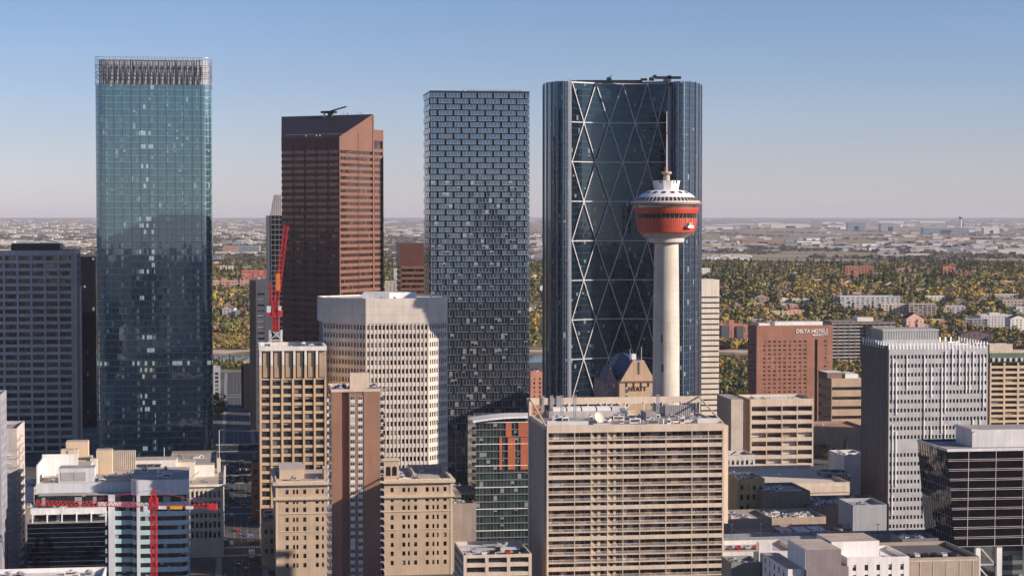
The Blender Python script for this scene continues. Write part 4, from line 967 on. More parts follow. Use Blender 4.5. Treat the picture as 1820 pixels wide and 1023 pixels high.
mb = MB(); mb.box(x0-1, 0, 10.5, 12, zb, zb+9.5, gP); mb.box(x0-1, .0, 10.2, 10.5, zb+5.3, zb+7, M('pale green spandrel', (.45,.55,.52), .5)); mb.box(x0-.5, -.05, 12.02, 36, zb+5, H-2.2, pw_, rooftan)
mb.box(x0-.3, x0+.3, 12.1, 36, zb+5, H+5, white); mb.box(x0-.3, x0+14, 36, 36.6, zb+5, H+6.5, white); mb.box(x0+8, x0+22, 14, 24, H-2.2, H+3.4, pw_, roofgrey); mb.build('upper_storey', root)
for k in range(2): mb = MB(); mb.box(0, 4.6, -.1, 0, 0, 3.4, louvre('grey shutter', (.38,.36,.36), (.33,.31,.31), .3, True)); mb.build('plant_screen', root, loc=(x0+9+k*5, 13.95, H-1.6))
rooftop(root, 2, L-5, 4, D-5, H, 5, 3, 1.5); rooftop(root, x0+4, -6, 13, 34, H-2.2, 14, 4, 1.8)

# ---- red tower crane in front of it
cx = at(273, 900, 752); root = tag(empty('tower_crane', (cx.x, 752, 0), 0), 'red hammerhead tower crane with a long jib before the pale glass office', 'crane')
zs = at(0, 903, 752).z; mb = MB(); lattice(mb, (0,0,0), (0,0,zs), 2.1, 28, redp, .22); mb.build('mast', root)
zt = at(0, 870, 752).z; mb = MB(); lattice(mb, (0,0,zs), (0,0,zs+4), 2.6, 2, redp, .5)
for c in ((-1,-1),(1,-1),(1,1),(-1,1)): mb.bar((c[0]*1.2,c[1]*1.2,zs+2), (c[0]*.35,c[1]*.35,zt), .32, redp)
for k in range(5): h_ = zs+2+(zt-zs-2)*k/5; e = 1.2-.85*k/5; mb.box(-e, e, -e, -e+.2, h_, h_+.25, redp)
mb.build('tower_head', root)
tipx = at(68, 893, 752).x-cx.x; mb = MB(); ca = R(0)
def tri(mb, p, q, w, h, n, mat, th):
    p, q = Vector(p), Vector(q); d = (q-p).normalized(); s_ = d.cross(Vector((0,0,1))).normalized()*w/2; u = Vector((0,0,h))
    for o in (s_, -s_, u): mb.bar(p+o, q+o, th, mat)
    for k in range(n):
        a_, b_, m_ = p.lerp(q, k/n), p.lerp(q, (k+1)/n), p.lerp(q, (k+.5)/n)
        for s2 in (s_, -s_): mb.bar(a_+s2, m_+u, th*.6, mat); mb.bar(m_+u, b_+s2, th*.6, mat)
        mb.bar(a_+s_, a_-s_, th*.6, mat)
tri(mb, (-1.2,0,zs+.6), (tipx,-3,zs+1.8), 1.5, 1.7, 26, redp, .17); mb.bar((tipx+.2,-3,zs+1.8), (tipx+.2,-3,zs+4), .3, redp); mb.build('jib', root)
cjx = at(383, 912, 752).x-cx.x; mb = MB(); tri(mb, (1.2,0,zs), (cjx,1.5,zs+.4), 1.5, 1.1, 12, redp, .17); mb.build('counter_jib', root)
mb = MB(); mb.box(cjx-3.2, cjx+.4, .5, 2.6, zs-.6, zs+1.6, redp); mb.build('counterweight', root)
for a_, b_, m_ in ((2, 5, white), (12.3, 15.2, white), (6.4, 11, yellowp)): mb = MB(); mb.box(a_, b_, -.95, -.88, zs-.1, zs+1.1, m_); mb.build('jib_banner', root)
mb = MB(); mb.bar((0,0,zt), (tipx*.55,-1.6,zs+3.2), .14, redp); mb.bar((0,0,zt), (cjx-2,1.3,zs+1.2), .14, redp); mb.build('tie_bar', root)
mb = MB(); mb.box(-3.6, -1.3, -1.4, .6, zs-1.2, zs+1.2, white); mb.build('cab', root)
mb = MB(); mb.box(tipx*.79-.9, tipx*.79+.9, -3.4, -1.4, zs+.2, zs+.9, white); mb.bar((tipx*.79,-2.4,zs+.2), (tipx*.79,-2.4,zs-3), .1, black); mb.build('trolley', root)

# ---- department store behind
P, L = place(60, 397, 866, 865); H = P.z; D = 66
storec = M('cream terracotta', (.62,.55,.45), .8, var=.06); 
root = tag(empty('department_store', (P.x, P.y, 0), GT), 'broad cream department store with rooftop plant rooms and a shop sign on its penthouse', 'department store')
mb = MB(); mb.box(.7, L, .7, D, 0, H-1, storec, rooftan); W = Wins(root, M('store sash', (.14,.08,.06), .6), 1, .2, 0, name='window')
L0 = reach(P, (math.cos(GT), math.sin(GT)), 334)
mb.box(0, L0, 0, .7, 0, H-1, storec)
T = frame(L0, 0, 0); facade(mb, W, T, L-L0, H-24.5, H-2.2, 2.05, 4.9, 1.15, 2.9, .7, storec, .12, .55, None, 1.0)
mb.box(L0, L, .06, .7, 0, H-24.5, storec); facade(mb, W, frame(L-.0, .7, math.pi/2), D-.7, 4, H-2.2, 4.0, 4.9, 2.2, 2.9, .6, storec, .12, .55, None, .6)
mb.box(L0, L, -.006, .7, H-2.2, H-.9, storec); mb.build('wall', root); W.done()
mb = MB(); mb.box(L0-1, L+.9, -.9, .7, H-.9, H, M('store cornice', (.72,.66,.57), .7)); mb.box(L, L+.9, .7, D, H-.9, H, M('store cornice', (.72,.66,.57), .7)); mb.box(0, L0-1, -.3, .7, H-1, H-.01, storec); mb.box(0, .7, .7, D, H-1, H, storec)
mb.build('cornice', root)
stc = M('store terracotta band', (.42,.22,.12), .8); mb = MB(); mb.box(L0, L+.4, -.4, .0, H-12.6, H-11.9, storec); mb.build('string_course', root)
def lift(px0, px1, pyb, pyt, Y_, dep, mat, name='plant_room', top=None, zb=None):
    Y = Y_-66; a_ = at(px0, pyt, Y); Lx = reach(a_, (math.cos(GT), math.sin(GT)), px1); inv = Matrix.Rotation(-GT, 3, 'Z'); l_ = inv @ (a_-Vector((P.x,P.y,0)))
    mb = MB(); mb.box(l_.x, l_.x+Lx, l_.y, l_.y+dep, (at(px0,pyb,Y).z if zb is None else zb), a_.z, mat, top or rooftan); mb.build(name, root); return l_, Lx
tp = M('tan stucco', (.60,.47,.32), .8, var=.07); zr_ = H-1.2
l_, Lx = lift(240, 314, 840, 818, 955, 14, M('white stucco', (.68,.65,.6), .7), 'sign_penthouse', None, zr_)
lettering(root, "HUDSON'S BAY", l_.x+1.0, l_.z-3.0, l_.y-.15, Lx*.58, 1.5, black, 'black letters spelling the shop name')
lift(314, 346, 838, 821, 962, 12, storec, 'plant_room', None, zr_); lift(346, 381, 838, 826, 975, 9, M('white stucco', (.68,.65,.6), .7), 'plant_room', None, zr_)
l2, _ = lift(386, 392, 825, 814, 990, 3, storec, 'corner_turret', None, zr_); 
mb = MB(); mb.bar((l2.x+1, l2.y+1, l2.z), (l2.x+1, l2.y+1, l2.z+13), .22, white); mb.build('flagpole', root)
lift(117, 156, 823, 785, 1000, 9, tp, 'lift_tower', None, zr_); lift(108, 138, 825, 799, 992, 6, tp, 'plant_room', None, zr_); lift(171, 199, 822, 800, 985, 8, tp, 'lift_tower', None, zr_); lift(107, 160, 828, 818, 985, 20, tp, 'plant_room', None, zr_)
lift(200, 240, 828, 803, 1000, 8, louvre('store grille', (.55,.47,.38), (.2,.17,.15), .9), 'plant_screen', None, zr_); lift(160, 172, 830, 815, 962, 5, M('white stucco', (.68,.65,.6), .7), 'plant_room', None, zr_)
lift(73, 160, 858, 829, 935, 18, M('white stucco', (.68,.65,.6), .7), 'plant_room', rooftan, zr_)
for px in (292, 116+17): a_ = at(px, 806, 925); l_ = Matrix.Rotation(-GT, 3, 'Z') @ (a_-Vector((P.x,P.y,0))); mb = MB(); mb.bar((l_.x,l_.y,zr_), (l_.x,l_.y,l_.z+3), .25, white); mb.build('roof_pole', root)
rooftop(root, L*.45, L*.62, 10, 60, zr_, 16, 31, 2.4); rooftop(root, L*.6, L*.95, 6, 24, zr_, 9, 32, 1.4); rooftop(root, 4, L*.4, 4, 26, zr_, 8, 33, 2)
mb = MB(); 
for k in range(9): mb.bar((L*.80+k*1.9, 14, zr_), (L*.80+k*1.9, 14, zr_+1.6), .1, grey)
mb.bar((L*.80, 14, zr_+1.6), (L*.80+16, 14, zr_+1.6), .1, grey); mb.bar((L*.78, 6, zr_+.3), (L*.87, 12, zr_+5.5), .35, steel); mb.build('roof_ladder', root)
# ================================================================ RIGHT SIDE
# ---- grey tower with white vertical stripes
P, L = place(1580, 1756, 612, 950); H = P.z; D = reach(P, (-math.sin(GT), math.cos(GT)), 1531)
root = tag(empty('striped_grey_tower', (P.x, P.y, 0), GT), 'grey ribbed tower with white vertical stripes of uneven length and a louvred plant storey', 'office tower')
gr = louvre('grey ribbed metal', (.47,.47,.475), (.36,.36,.365), .5, frac=.25, rough=.6); grd = louvre('shaded ribbed metal', (.085,.08,.085), (.06,.055,.06), .9, frac=.4, rough=.7)  # west face gets a darker copy of the ribbing, shade painted into its colour
mb = MB(); mb.box(.5, L-.5, .5, D, 0, H-1.5, gr, roofwhite); W = Wins(root, M('grey sash', (.12,.12,.13), .5), 2, .2, 0, name='window')
nr = 18; fl = (H-1.2)/nr*1.0; nc = 28
facade(mb, W, frame(0, 0, 0), L, 0, H-3.8, (L-.6)/nc, 4.22, 1.05, 1.8, .5, gr, .02, .5, None, .3, skip=lambda i, j: j == 9)
mb.box(0, L, -.03, .48, 4.22*9.15, 4.22*10.0+.2, gr); mb.box(0, L, 0, .5, H-3.8, H-1, gr)
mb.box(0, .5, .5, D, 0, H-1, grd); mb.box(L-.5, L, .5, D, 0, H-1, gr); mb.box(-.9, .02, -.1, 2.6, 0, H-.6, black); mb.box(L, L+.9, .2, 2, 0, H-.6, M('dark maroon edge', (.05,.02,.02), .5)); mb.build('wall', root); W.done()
r = random.Random(12); ws = M('white fin paint', (.86,.85,.84), .5, var=.04, streak=.03)
for i in range(nc+1):
    x = .3+(L-.6)*i/nc
    if i in (1,2,5,10,12,15,16,20,22,24,26,27) or r.random() < .08:
        for s in range(r.choice([1, 2, 3])):
            t_ = H-1.5-(r.uniform(0, 10) if s == 0 else r.uniform(30, 48) if s == 1 else r.uniform(58, 74)); h = r.uniform(12, 34)
            mb = MB(); mb.box(x-.26, x+.26, -.4, 0, max(8, t_-h), t_, ws); mb.build('stripe_fin', root)
for side in (0, 1, 2):
    n = (2*nc if side == 0 else 22)
    for i in range(0, n, 2):
        mb = MB()
        if side == 0: x = .2+(L-.4)*i/n; mb.box(x-.35, x+.35, -.12, .3, H-2.4, H+.6, ws)
        elif side == 1: y = .5+(D-.6)*i/n; mb.box(-.12, .3, y, y+.8, H-2.4, H+.9, ws)
        else: y = .5+(D-.6)*i/n; mb.box(L-.3, L+.12, y, y+.8, H-2.4, H+.9, ws)
        mb.build('crenel_fin', root)
for i in range(0, 34, 2): mb = MB(); x = .5+(L-1)*i/34; mb.box(x, x+.8, D-.2, D+.1, H-2, H+.8, ws); mb.build('crenel_fin', root)
for k in range(9):
    y = 2+k*(D-4)/9+r.uniform(0,1); t_ = H-r.uniform(2, 30); mb = MB(); mb.box(-.22, 0, y, y+.22, max(12, t_-r.uniform(20,50)), t_, M('grey fin', (.30,.29,.30), .6)); mb.build('stripe_fin', root)
zt = at(0, 583, 985).z; mb = MB(); mb.box(L*.06, L*.63, 18, D-6, H-1.5, zt, louvre('plant louvre', (.36,.37,.37), (.17,.18,.18), 1.3, frac=.55), roofgrey); mb.box(L*.06-.2, L*.63+.2, 17.8, D-5.8, H-1.5, H+1.2, M('plant base', (.40,.41,.42), .6)); mb.box(L*.06-.25, L*.63+.25, 17.75, D-5.75, zt-.5, zt+.3, M('plant base', (.40,.41,.42), .6), roofgrey); mb.build('penthouse', root)
rooftop(root, L*.66, L-4, 8, D-6, H-1.5, 4, 6, 2)

# ---- black glass building leaning outward, on white legs
P = at(1684, 799, 760); L = 60; D = 34; H = P.z; zb = at(1695, 972, 760).z
root = tag(empty('black_glass_building', (P.x, P.y, 0), GT), 'black glass box leaning outward above white legs, with thin white floor lines', 'office building')
gX = glass('black box glass', (.003,.003,.005), 3.0, 3.78, ior=1.5, tilt=.006, wav=.05, span=.0, mull=.0, mh=.0, blind=0, dark=.4, rough=.03)
bx = 3.6                                            # the lower edge stands further in
T0 = [(0,0),(L,0),(L,D),(0,D)]; B0 = [(bx,.9),(L,.9),(L,D),(bx,D)]
mb = MB()
for i in range(4):
    j = (i+1) % 4; a, b, c, d = B0[i], B0[j], T0[j], T0[i]; w_ = math.hypot(c[0]-d[0], c[1]-d[1])
    mb.face([(*a,zb),(*b,zb),(*c,H),(*d,H)], gX, [(0,zb),(w_,zb),(w_,H),(0,H)])
mb.face([(*p,zb) for p in B0][::-1], dgrey); mb.face([(*p,H-.6) for p in T0], roofgrey); mb.build('glazing', root)
wl = M('white line trim', (.66,.6,.58), .5); nfl = 10
for k in range(nfl+1):
    z = zb+(H-zb)*k/nfl; s = 1-k/nfl
    for dzz in (0, -.62):
        if z+dzz < zb: continue
        mb = MB(); mb.bar((bx*s-.05, .9*s-.08, z+dzz), (L, .9*s-.08, z+dzz), .12, wl if k < nfl else white); 
        if dzz == 0: mb.bar((bx*s-.08, .9*s, z), (bx*s-.08, D, z), .14, M('dull line trim', (.2,.22,.26), .5))
        mb.build('floor_line', root)
for x in (8.5, 19.5, 30.5, 41.5): mb = MB(); mb.bar((bx+(x-bx)*1.0, .9-.12, zb), (x, -.12, H), .15, wl); mb.build('mullion', root)
for k in range(1, 12): y = D*k/12; mb = MB(); mb.bar((bx-.1, y+.4, zb), (-.1, y, H), .12, M('dull line trim', (.2,.22,.26), .5)); mb.build('mullion', root)
mb = MB(); mb.box(-.1, L, -.12, .4, H-.6, H+.35, M('coping white', (.62,.6,.58), .5)); mb.box(-.1, .4, .4, D, H-.6, H+.35, M('coping white', (.62,.6,.58), .5)); mb.box(.4, L, D-.5, D, H-.6, H+.35, dgrey); mb.build('parapet', root)
mb = MB(); pt = M('pale plant panel', (.56,.55,.54), .5); mb.prism([(14.5,12),(L,12),(L,30),(14.5,30)], H-.6, H+6.2, pt, roofgrey); mb.box(14.0, 16, 11.5, 30.4, H+5.6, H+6.6, pt, roofgrey); mb.build('penthouse', root)
for x, w_ in ((bx+.4, 2.0), (12.3, 1.9), (20.8, 2.1), (32, 2), (44, 2)): mb = MB(); mb.box(x, x+w_, 1.6, 3.4, 0, zb, white); mb.build('leg', root)
for a, b in (((14.2,zb-.5),(20.8,zb-8)), ((14.2,zb-8.6),(20.8,zb-16)), ((14.2,zb-7.4),(20.8,zb-7.4)), ((14.2,zb-16),(20.8,zb-16))): mb = MB(); mb.bar((a[0],2.4,a[1]), (b[0],2.4,b[1]), .55, M('leg brace', (.42,.41,.40), .6)); mb.build('brace', root)
mb = MB(); mb.box(24, L, 6, D, 0, zb-.05, glass('grey wing glass', (.03,.04,.045), 1.5, 3.8, ior=1.6, span=.45, spancol=(.16,.18,.19), dark=.4)); mb.build('lower_wing', root)

# ---- brown brick hotel slab
root, L, H = tower('brick_hotel_slab', 'red brown brick hotel slab with white rooftop lettering', 'hotel', 1345, 1480, 581, 1390, 24, M('red brown brick', (.33,.155,.105), .85, var=.1, streak=.1, joint=3.0),
    bay=3.55, fl=3.0, ww=1.9, wh=1.15, rec=.35, core=M('red brown brick', (.37,.16,.105)), topband=8.8, edge=3.6, kind=1, blinds=.5, mull=1, sash=M('dark sash', (.12,.07,.06)), rt=5, pent=[(.05,.2,.2,.8,2.4,white),(.27,.9,.25,.8,3.3,white)])
lettering(root, 'DELTA HOTELS', L*.52, H-4.4, -.2, L*.415, 2.7, M('sign white', (.85,.84,.82), .5), 'white letters of the hotel name')
lettering(root, 'MARRIOTT', L*.735, H-6.5, -.2, L*.20, 1.4, M('sign white', (.85,.84,.82), .5), 'smaller white letters of the hotel name')
mb = MB(); mb.box(L*.765, L*.80, -.12, 0, 3, H-9, G[0]); mb.build('stair_window', root); mb = MB(); mb.box(L*.8, L*.86, -.08, 0, 0, H-9, M('red brown brick', (.37,.16,.105))); mb.box(L*.66, L*.765, -.08, 0, 0, H-9, M('red brown brick', (.37,.16,.105))); mb.build('pilaster', root)
# ---- beige concrete block with open deck floors in front of it
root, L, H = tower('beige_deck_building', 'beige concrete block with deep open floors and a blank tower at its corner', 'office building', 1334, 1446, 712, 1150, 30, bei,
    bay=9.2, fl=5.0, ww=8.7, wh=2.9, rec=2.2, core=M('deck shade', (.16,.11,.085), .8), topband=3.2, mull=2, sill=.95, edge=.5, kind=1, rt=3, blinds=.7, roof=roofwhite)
mb = MB(); mb.box(-12, -5, -2, 32, 0, H+1.2, louvre('fluted beige', (.50,.435,.37), (.44,.38,.32), 1.2, frac=.3, rough=.85), roofgrey); mb.box(-5, -.02, 3, 32, 0, H-.2, M('brown shade core', (.30,.22,.17), .8), roofgrey); mb.build('stair_tower', root)
for x in (18, 34): mb = MB(); mb.box(-.4,.4,0,1.6,0,2.2,cream); mb.box(.4,1.5,0,1.6,0,.9,cream); mb.build('vent_cowl', root, loc=(x*.7, 2, H-.4))
# ---- mid-rise buildings behind the hotel and around
root, L, H = tower('tan_banded_building', 'tan mid-rise of stacked window bands between the brick hotel and the striped tower', 'office building', 1478, 1536, 675, 1330, 30, M('tan band', (.46,.34,.235), .8), bay=30, fl=6.0, ww=29.5, wh=2.2, rec=.8, core=dgrey, topband=2.5, kind=1, mull=9, edge=.3, rt=2, pent=[(-.05,.5,.2,.9,4.5,M('dark brown mech', (.22,.14,.1))),(.4,.9,.2,.9,3.4,white)], roof=roofwhite)
root, L, H = tower('balcony_block', 'tan apartment block with close-set balcony bands and a green trimmed roof at the picture edge', 'apartment building', 1760, 1860, 632, 1200, 28, M('tan balcony', (.58,.45,.30), .8), bay=8, fl=3.3, ww=7.6, wh=1.9, rec=1.5, core=M('deck shade', (.16,.11,.085), .8), topband=4, kind=1, mull=2, sill=.8, edge=.3, rt=0, roof=M('green roof', (.08,.13,.1), .8))
mb = MB(); mb.box(-.3, L, -.3, 1.2, H-4, H+1.5, M('green copper trim', (.09,.14,.11), .7)); mb.build('mansard', root)
for k in range(9): mb = MB(); mb.box(0,1.3,-.9,0,0,1.9,cream); mb.build('dormer', root, loc=(1+k*3.6, -.3, H-3.2))
root, L, H = tower('dark_terrace_building', 'dark terraced apartment building with stepped balconies behind the brick hotel', 'apartment building', 1478, 1592, 573, 1990, 34, M('dark terrace', (.12,.10,.10), .7), bay=6, fl=3.4, ww=5.4, wh=2.2, rec=1.4, core=black, topband=.8, kind=0, mull=1, sill=.4, edge=.3, rt=4, spanmat=M('terrace slab', (.42,.38,.35), .7), pent=[(.45,.7,.3,.8,4.5,cream)])
mb = MB(); mb.box(L*.52, L*.62, -2.5, 2, 0, H-3, black); mb.build('core_wall', root)
root, L, H = tower('red_brick_flats', 'small red brick flats with two blank stair blocks beside the cream striped tower', 'apartment building', 1279, 1333, 578, 2300, 26, M('red flats brick', (.42,.17,.12), .8), bay=4, fl=3, ww=1.8, wh=1.3, rec=.3, topband=2, kind=1, rt=3)
mb = MB(); mb.box(L*.05, L*.32, -1.5, 0, 0, H+.2, dgrey); mb.box(L*.55, L*.78, -1.5, 0, 0, H-1, dgrey); mb.box(L*.32, L*.5, 3, 9, H-1, H+6, M('red flats brick', (.42,.17,.12))); mb.build('stair_block', root)
root, L, H = tower('brick_gable_block', 'small salmon brick block between the checkered tower and the crescent tower', 'apartment building', 943, 966, 662, 1500, 25, M('salmon brick', (.50,.24,.16), .8), bay=5, fl=3.2, ww=1.4, wh=1.6, rec=.3, topband=3, kind=1, rt=3)
# ---- chateau style hotel with the steep blue roof
P, L = place(1101, 1166, 677, 1060); H = P.z; D = 40; stone = M('warm stone', (.52,.37,.235), .85, var=.06)
root = tag(empty('chateau_hotel', (P.x, P.y, 0), GT), 'warm stone hotel with a steep blue roof and gable beside the concrete tower', 'hotel')
mb = MB(); mb.box(0, L, 0, D, 0, H, stone); zg = at(0, 640, 1060).z; g0, g1 = L*.37, L*.66
mb.face([(L*.03,-.3,H),(L*.97,-.3,H),(g1,-.3,zg),(g0,-.3,zg)], stone); mb.face([(L*.03,.6,H),(L*.03,-.3,H),(g0,-.3,zg),(g0,.6,zg)], M('white coping', (.7,.66,.6), .6)); mb.face([(L*.97,-.3,H),(L*.97,.6,H),(g1,.6,zg),(g1,-.3,zg)], stone); mb.face([(g0,-.3,zg),(g1,-.3,zg),(g1,.6,zg),(g0,.6,zg)], M('white coping', (.7,.66,.6), .6)); mb.build('wall', root)
blu = M('blue metal roof', (.012,.04,.12), .5, .0, var=.08); zr = zg+.5; xl = -at(0,0,1).x if False else -(L*.45)
mb = MB(); 
mb.face([(L*.03,.6,H),(g0,.6,zr-.6),(g0-2,D*.5,zr+2.5),(-L*.12,D*.5,H+3)], blu); mb.face([(-L*.12,D*.5,H+3),(g0-2,D*.5,zr+2.5),(g0-2,D,zr),(-L*.12,D,H)], blu)
mb.face([(L*.97,.6,H),(L*.97,D,H),(g1,D,zr),(g1,.6,zr-.6)], blu); mb.face([(g0,.6,zr-.6),(g1,.6,zr-.6),(g1,D,zr),(g0-2,D*.5,zr+2.5)], blu); mb.build('roof', root)
mb = MB(); pk = M('pinkish stone', (.36,.25,.22), .85); mb.box(-L*.32, -.02, 6, D, 0, H-1, pk); mb.face([(-L*.32,6,H-1),(-.02,6,H-1),(-L*.19,6,H+7)], pk); mb.face([(-.02,6,H-1),(-.02,24,H-1),(-L*.19,24,H+7),(-L*.19,6,H+7)], blu); mb.face([(-L*.36,24,H-1),(-L*.36,6,H-1),(-L*.19,6,H+7),(-L*.19,24,H+7)], blu); mb.build('side_wing', root)
Wn = Wins(root, white, 0, .2, 1)
for j in range(14):
    for x in (L*.16, L*.86):
        if H-6.4-3.6*j > 4: Wn.add(None, x, -.02, H-6.4-3.6*j, 1.5, 2.4)
    for x in (-L*.27, -L*.13):
        if H-4-3.6*j > 4: Wn.add(None, x, 5.97, H-4-3.6*j, 1.4, 2.2)
Wn.add(None, -L*.22, 5.97, H+1, 1.2, 2.4); Wn.done()
mb = MB(); mb.box(L*.03, L*1.0, -.5, 0, H-.7, H-.1, M('brown cornice', (.2,.1,.07), .7))
for k in range(4): mb.box(L*(.2+.2*k), L*(.2+.2*k)+.25, -.5, 0, H-3, H-.7, M('brown cornice', (.2,.1,.07), .7)); 
mb.build('cornice', root)
mb = MB(); mb.box(L*.50, L*.54, -.4, -.3, H+3.5, zg-1, dgrey)
for k in range(8): mb.bar((L*.46,-.42,H+4.5+k*1.3), (L*.58,-.42,H+4.5+k*1.3), .14, dgrey)
mb.build('gable_ornament', root)
lettering(root, 'HYATT', L*.26, H-5.3, -.2, L*.48, 2.3, M('sign brown', (.10,.03,.02), .5), 'dark brown letters of the hotel name')
mb = MB(); mb.bar((g0-1,3,zg-1), (g0-1,3,zg+6), .16, white); mb.bar((g1-1,1,zg-3), (g1-1,1,zg+7), .2, white); mb.box(g0,g0+2.5,4,7,zg,zg+3,white); mb.build('antenna', root)

# ---- low roofs right of the slab
def lowbox(name, label, cat, px0, px1, ytop, Y, D, mat, roof, par=.7, wins=None, extra=None, rt=6, seed=1, hi=1.6):
    P, L = place(px0, px1, ytop, Y); H = P.z; root = tag(empty(name, (P.x, P.y, 0), GT), label, cat)
    mb = MB(); mb.box(0, L, .25 if wins else 0, D, 0, H-.7, mat, roof)
    if wins:
        W = Wins(root, dgrey, wins[5] if len(wins) > 5 else 0, .3, 1, 'window'); b, f, w_, h_, n = wins[:5]
        facade(mb, W, frame(0,0,0), L, max(0, H-1.2-f*n), H-1.2, b, f, w_, h_, .25, mat, .02, .5, None, .5); mb.box(0, L, .02, .25, 0, max(.1, H-1.2-f*n), mat); mb.box(0, L, .02, .25, H-1.2, H-.7, mat); W.done()
    mb.build('wall', root); mb = MB(); parapet(mb, L, D, H-.7, par+.7, .35, mat, .006); mb.build('parapet', root)
    rooftop(root, 1, L-4, 1, D-3, H-.7, rt*2 if rt > 1 else rt, seed, hi)
    if extra: extra(root, L, D, H)
    return root, L, H
lt_ = M('long tan roof wall', (.60,.50,.40), .8, var=.05)
lowbox('long_convention_hall', 'long low hall with a plain pinkish tan roof slope below the beige deck block', 'hall', 1326, 1510, 862, 932, 66, lt_, M('pinkish membrane', (.55,.47,.41), .85, var=.05), rt=1, seed=3,
    extra=lambda r_, L, D, H: [(lambda m: (m.box(0, L, -.4, 0, H-4, H-.8, lt_), m.build('eaves_band', r_)))(MB())])
lowbox('white_gable_hall', 'white windowless hall with dark stripes on its roof against the striped grey tower', 'hall', 1500, 1545, 812, 1010, 26, M('white cladding', (.55,.54,.53), .7), roofwhite, rt=4, seed=5)
lowbox('old_white_building', 'old white walled building of square windows behind the apartment slab edge', 'building', 1280, 1342, 811, 1040, 20, M('old white paint', (.6,.56,.52), .8), rooftan, wins=(2.6,4.0,1.4,2.4,4,1), rt=5, seed=7, hi=2.5)
lowbox('old_yellow_brick_block', 'old yellow brick block with an arcaded top floor and a cluttered roof', 'building', 1311, 1359, 853, 905, 22, M('yellow brick', (.46,.34,.17), .85), roofgrey, wins=(3.2,4.4,1.5,2.3,3,1), rt=12, seed=9, hi=2.6)
lowbox('dark_hall', 'dark flat-roofed hall standing in the shade of the striped tower', 'hall', 1359, 1440, 876, 895, 30, M('dark shed wall', (.2,.17,.14), .8), roofgrey, rt=10, seed=11)
lowbox('glass_atrium_building', 'small blue glass fronted block beside the white windowless hall', 'building', 1467, 1513, 843, 965, 14, glass('atrium glass', (.05,.07,.09), 1.6, 3.6, ior=1.8, span=.1, mull=.08, mh=.05, mullcol=(.3,.3,.3)), roofgrey, rt=2, seed=12)
lowbox('long_dark_roof_shed', 'long low shed with a dark roof running behind the concrete service block', 'shed', 1442, 1580, 900, 888, 30, M('dark shed wall', (.2,.17,.14), .8), M('charcoal roof', (.10,.095,.10), .8), rt=14, seed=13)
lowbox('clubhouse_roof_block', 'low brown roofed block with a cluster of small rooftop units', 'building', 1336, 1468, 923, 860, 26, M('warm stone block', (.44,.34,.27), .8), M('brown flat roof', (.3,.24,.2), .9), rt=30, seed=15, wins=(4,4.2,2.6,1.8,1,1), hi=2.0)
lowbox('ribbed_low_block', 'low tan ribbed block in front of the grey concrete service tower', 'building', 1400, 1516, 944, 828, 14, louvre('ribbed tan wall', (.48,.38,.29), (.28,.2,.15), .9, frac=.6), M('brown flat roof', (.3,.24,.2)), rt=3, seed=16)
lowbox('low_roof_annex', 'low shaded annex with a long tan roof beside the balcony slab', 'building', 1284, 1372, 925, 822, 26, M('annex wall', (.3,.25,.22), .8), rooftan, rt=3, seed=17)
lowbox('skylit_shed', 'flat tan shed with three slanted skylights behind the elevated tracks', 'shed', 1318, 1500, 952, 790, 14, M('annex wall', (.3,.25,.22), .8), rooftan, rt=5, seed=18,
    extra=lambda r_, L, D, H: [(lambda m: (m.face([(0,0,0),(6,0,0),(3,8,2.2),(-3,8,2.2)], roofwhite), m.face([(-3,8,2.2),(3,8,2.2),(3,8.2,0),(-3,8.2,0)], grey), m.face([(6,0,0),(3,8.2,0),(3,8,2.2)], grey), m.build('skylight', r_, loc=(L*(.45+.16*k), 3, H-.6))))(MB()) for k in range(3)])
lowbox('concrete_service_tower', 'windowless blue grey concrete block at the foot of the striped tower', 'building', 1516, 1576, 900, 830, 20, M('cool concrete', (.36,.37,.40), .85, var=.05), roofgrey, rt=1, seed=19)
rt_, L, H = lowbox('rail_viaduct', 'long dark elevated rail deck with lamp posts crossing behind the white buildings', 'viaduct', 1284, 1660, 958, 775, 9, M('viaduct concrete', (.22,.24,.28), .8), M('viaduct deck', (.12,.12,.14), .85), rt=0, seed=20)
rt_, L, H = lowbox('open_parking_deck', 'pale rooftop parking deck with a white band beside the apartment slab', 'car park', 1284, 1420, 985, 735, 26, M('deck white', (.62,.59,.56), .7), M('deck surface', (.40,.36,.35), .85), rt=0, seed=21, par=.9)
deckB = (rt_, L, H)
mb = MB(); mb.box(L*.47, L*.64, -1, 3.5, H-8, H+4.2, M('white stair box', (.66,.63,.62), .7)); mb.build('stair_house', rt_)
lowbox('olive_roof_block', 'low olive walled block with a rusty framed roof at the picture bottom', 'building', 1300, 1352, 1003, 690, 14, M('olive wall', (.27,.25,.20), .85), M('brown flat roof', (.3,.24,.2)), rt=3, seed=22)
lowbox('olive_roof_block', 'low block with a red brown deck between the olive block and the white flats', 'building', 1370, 1399, 997, 680, 14, M('olive wall', (.27,.25,.20), .85), M('red brown deck', (.3,.16,.11), .85), rt=2, seed=23)
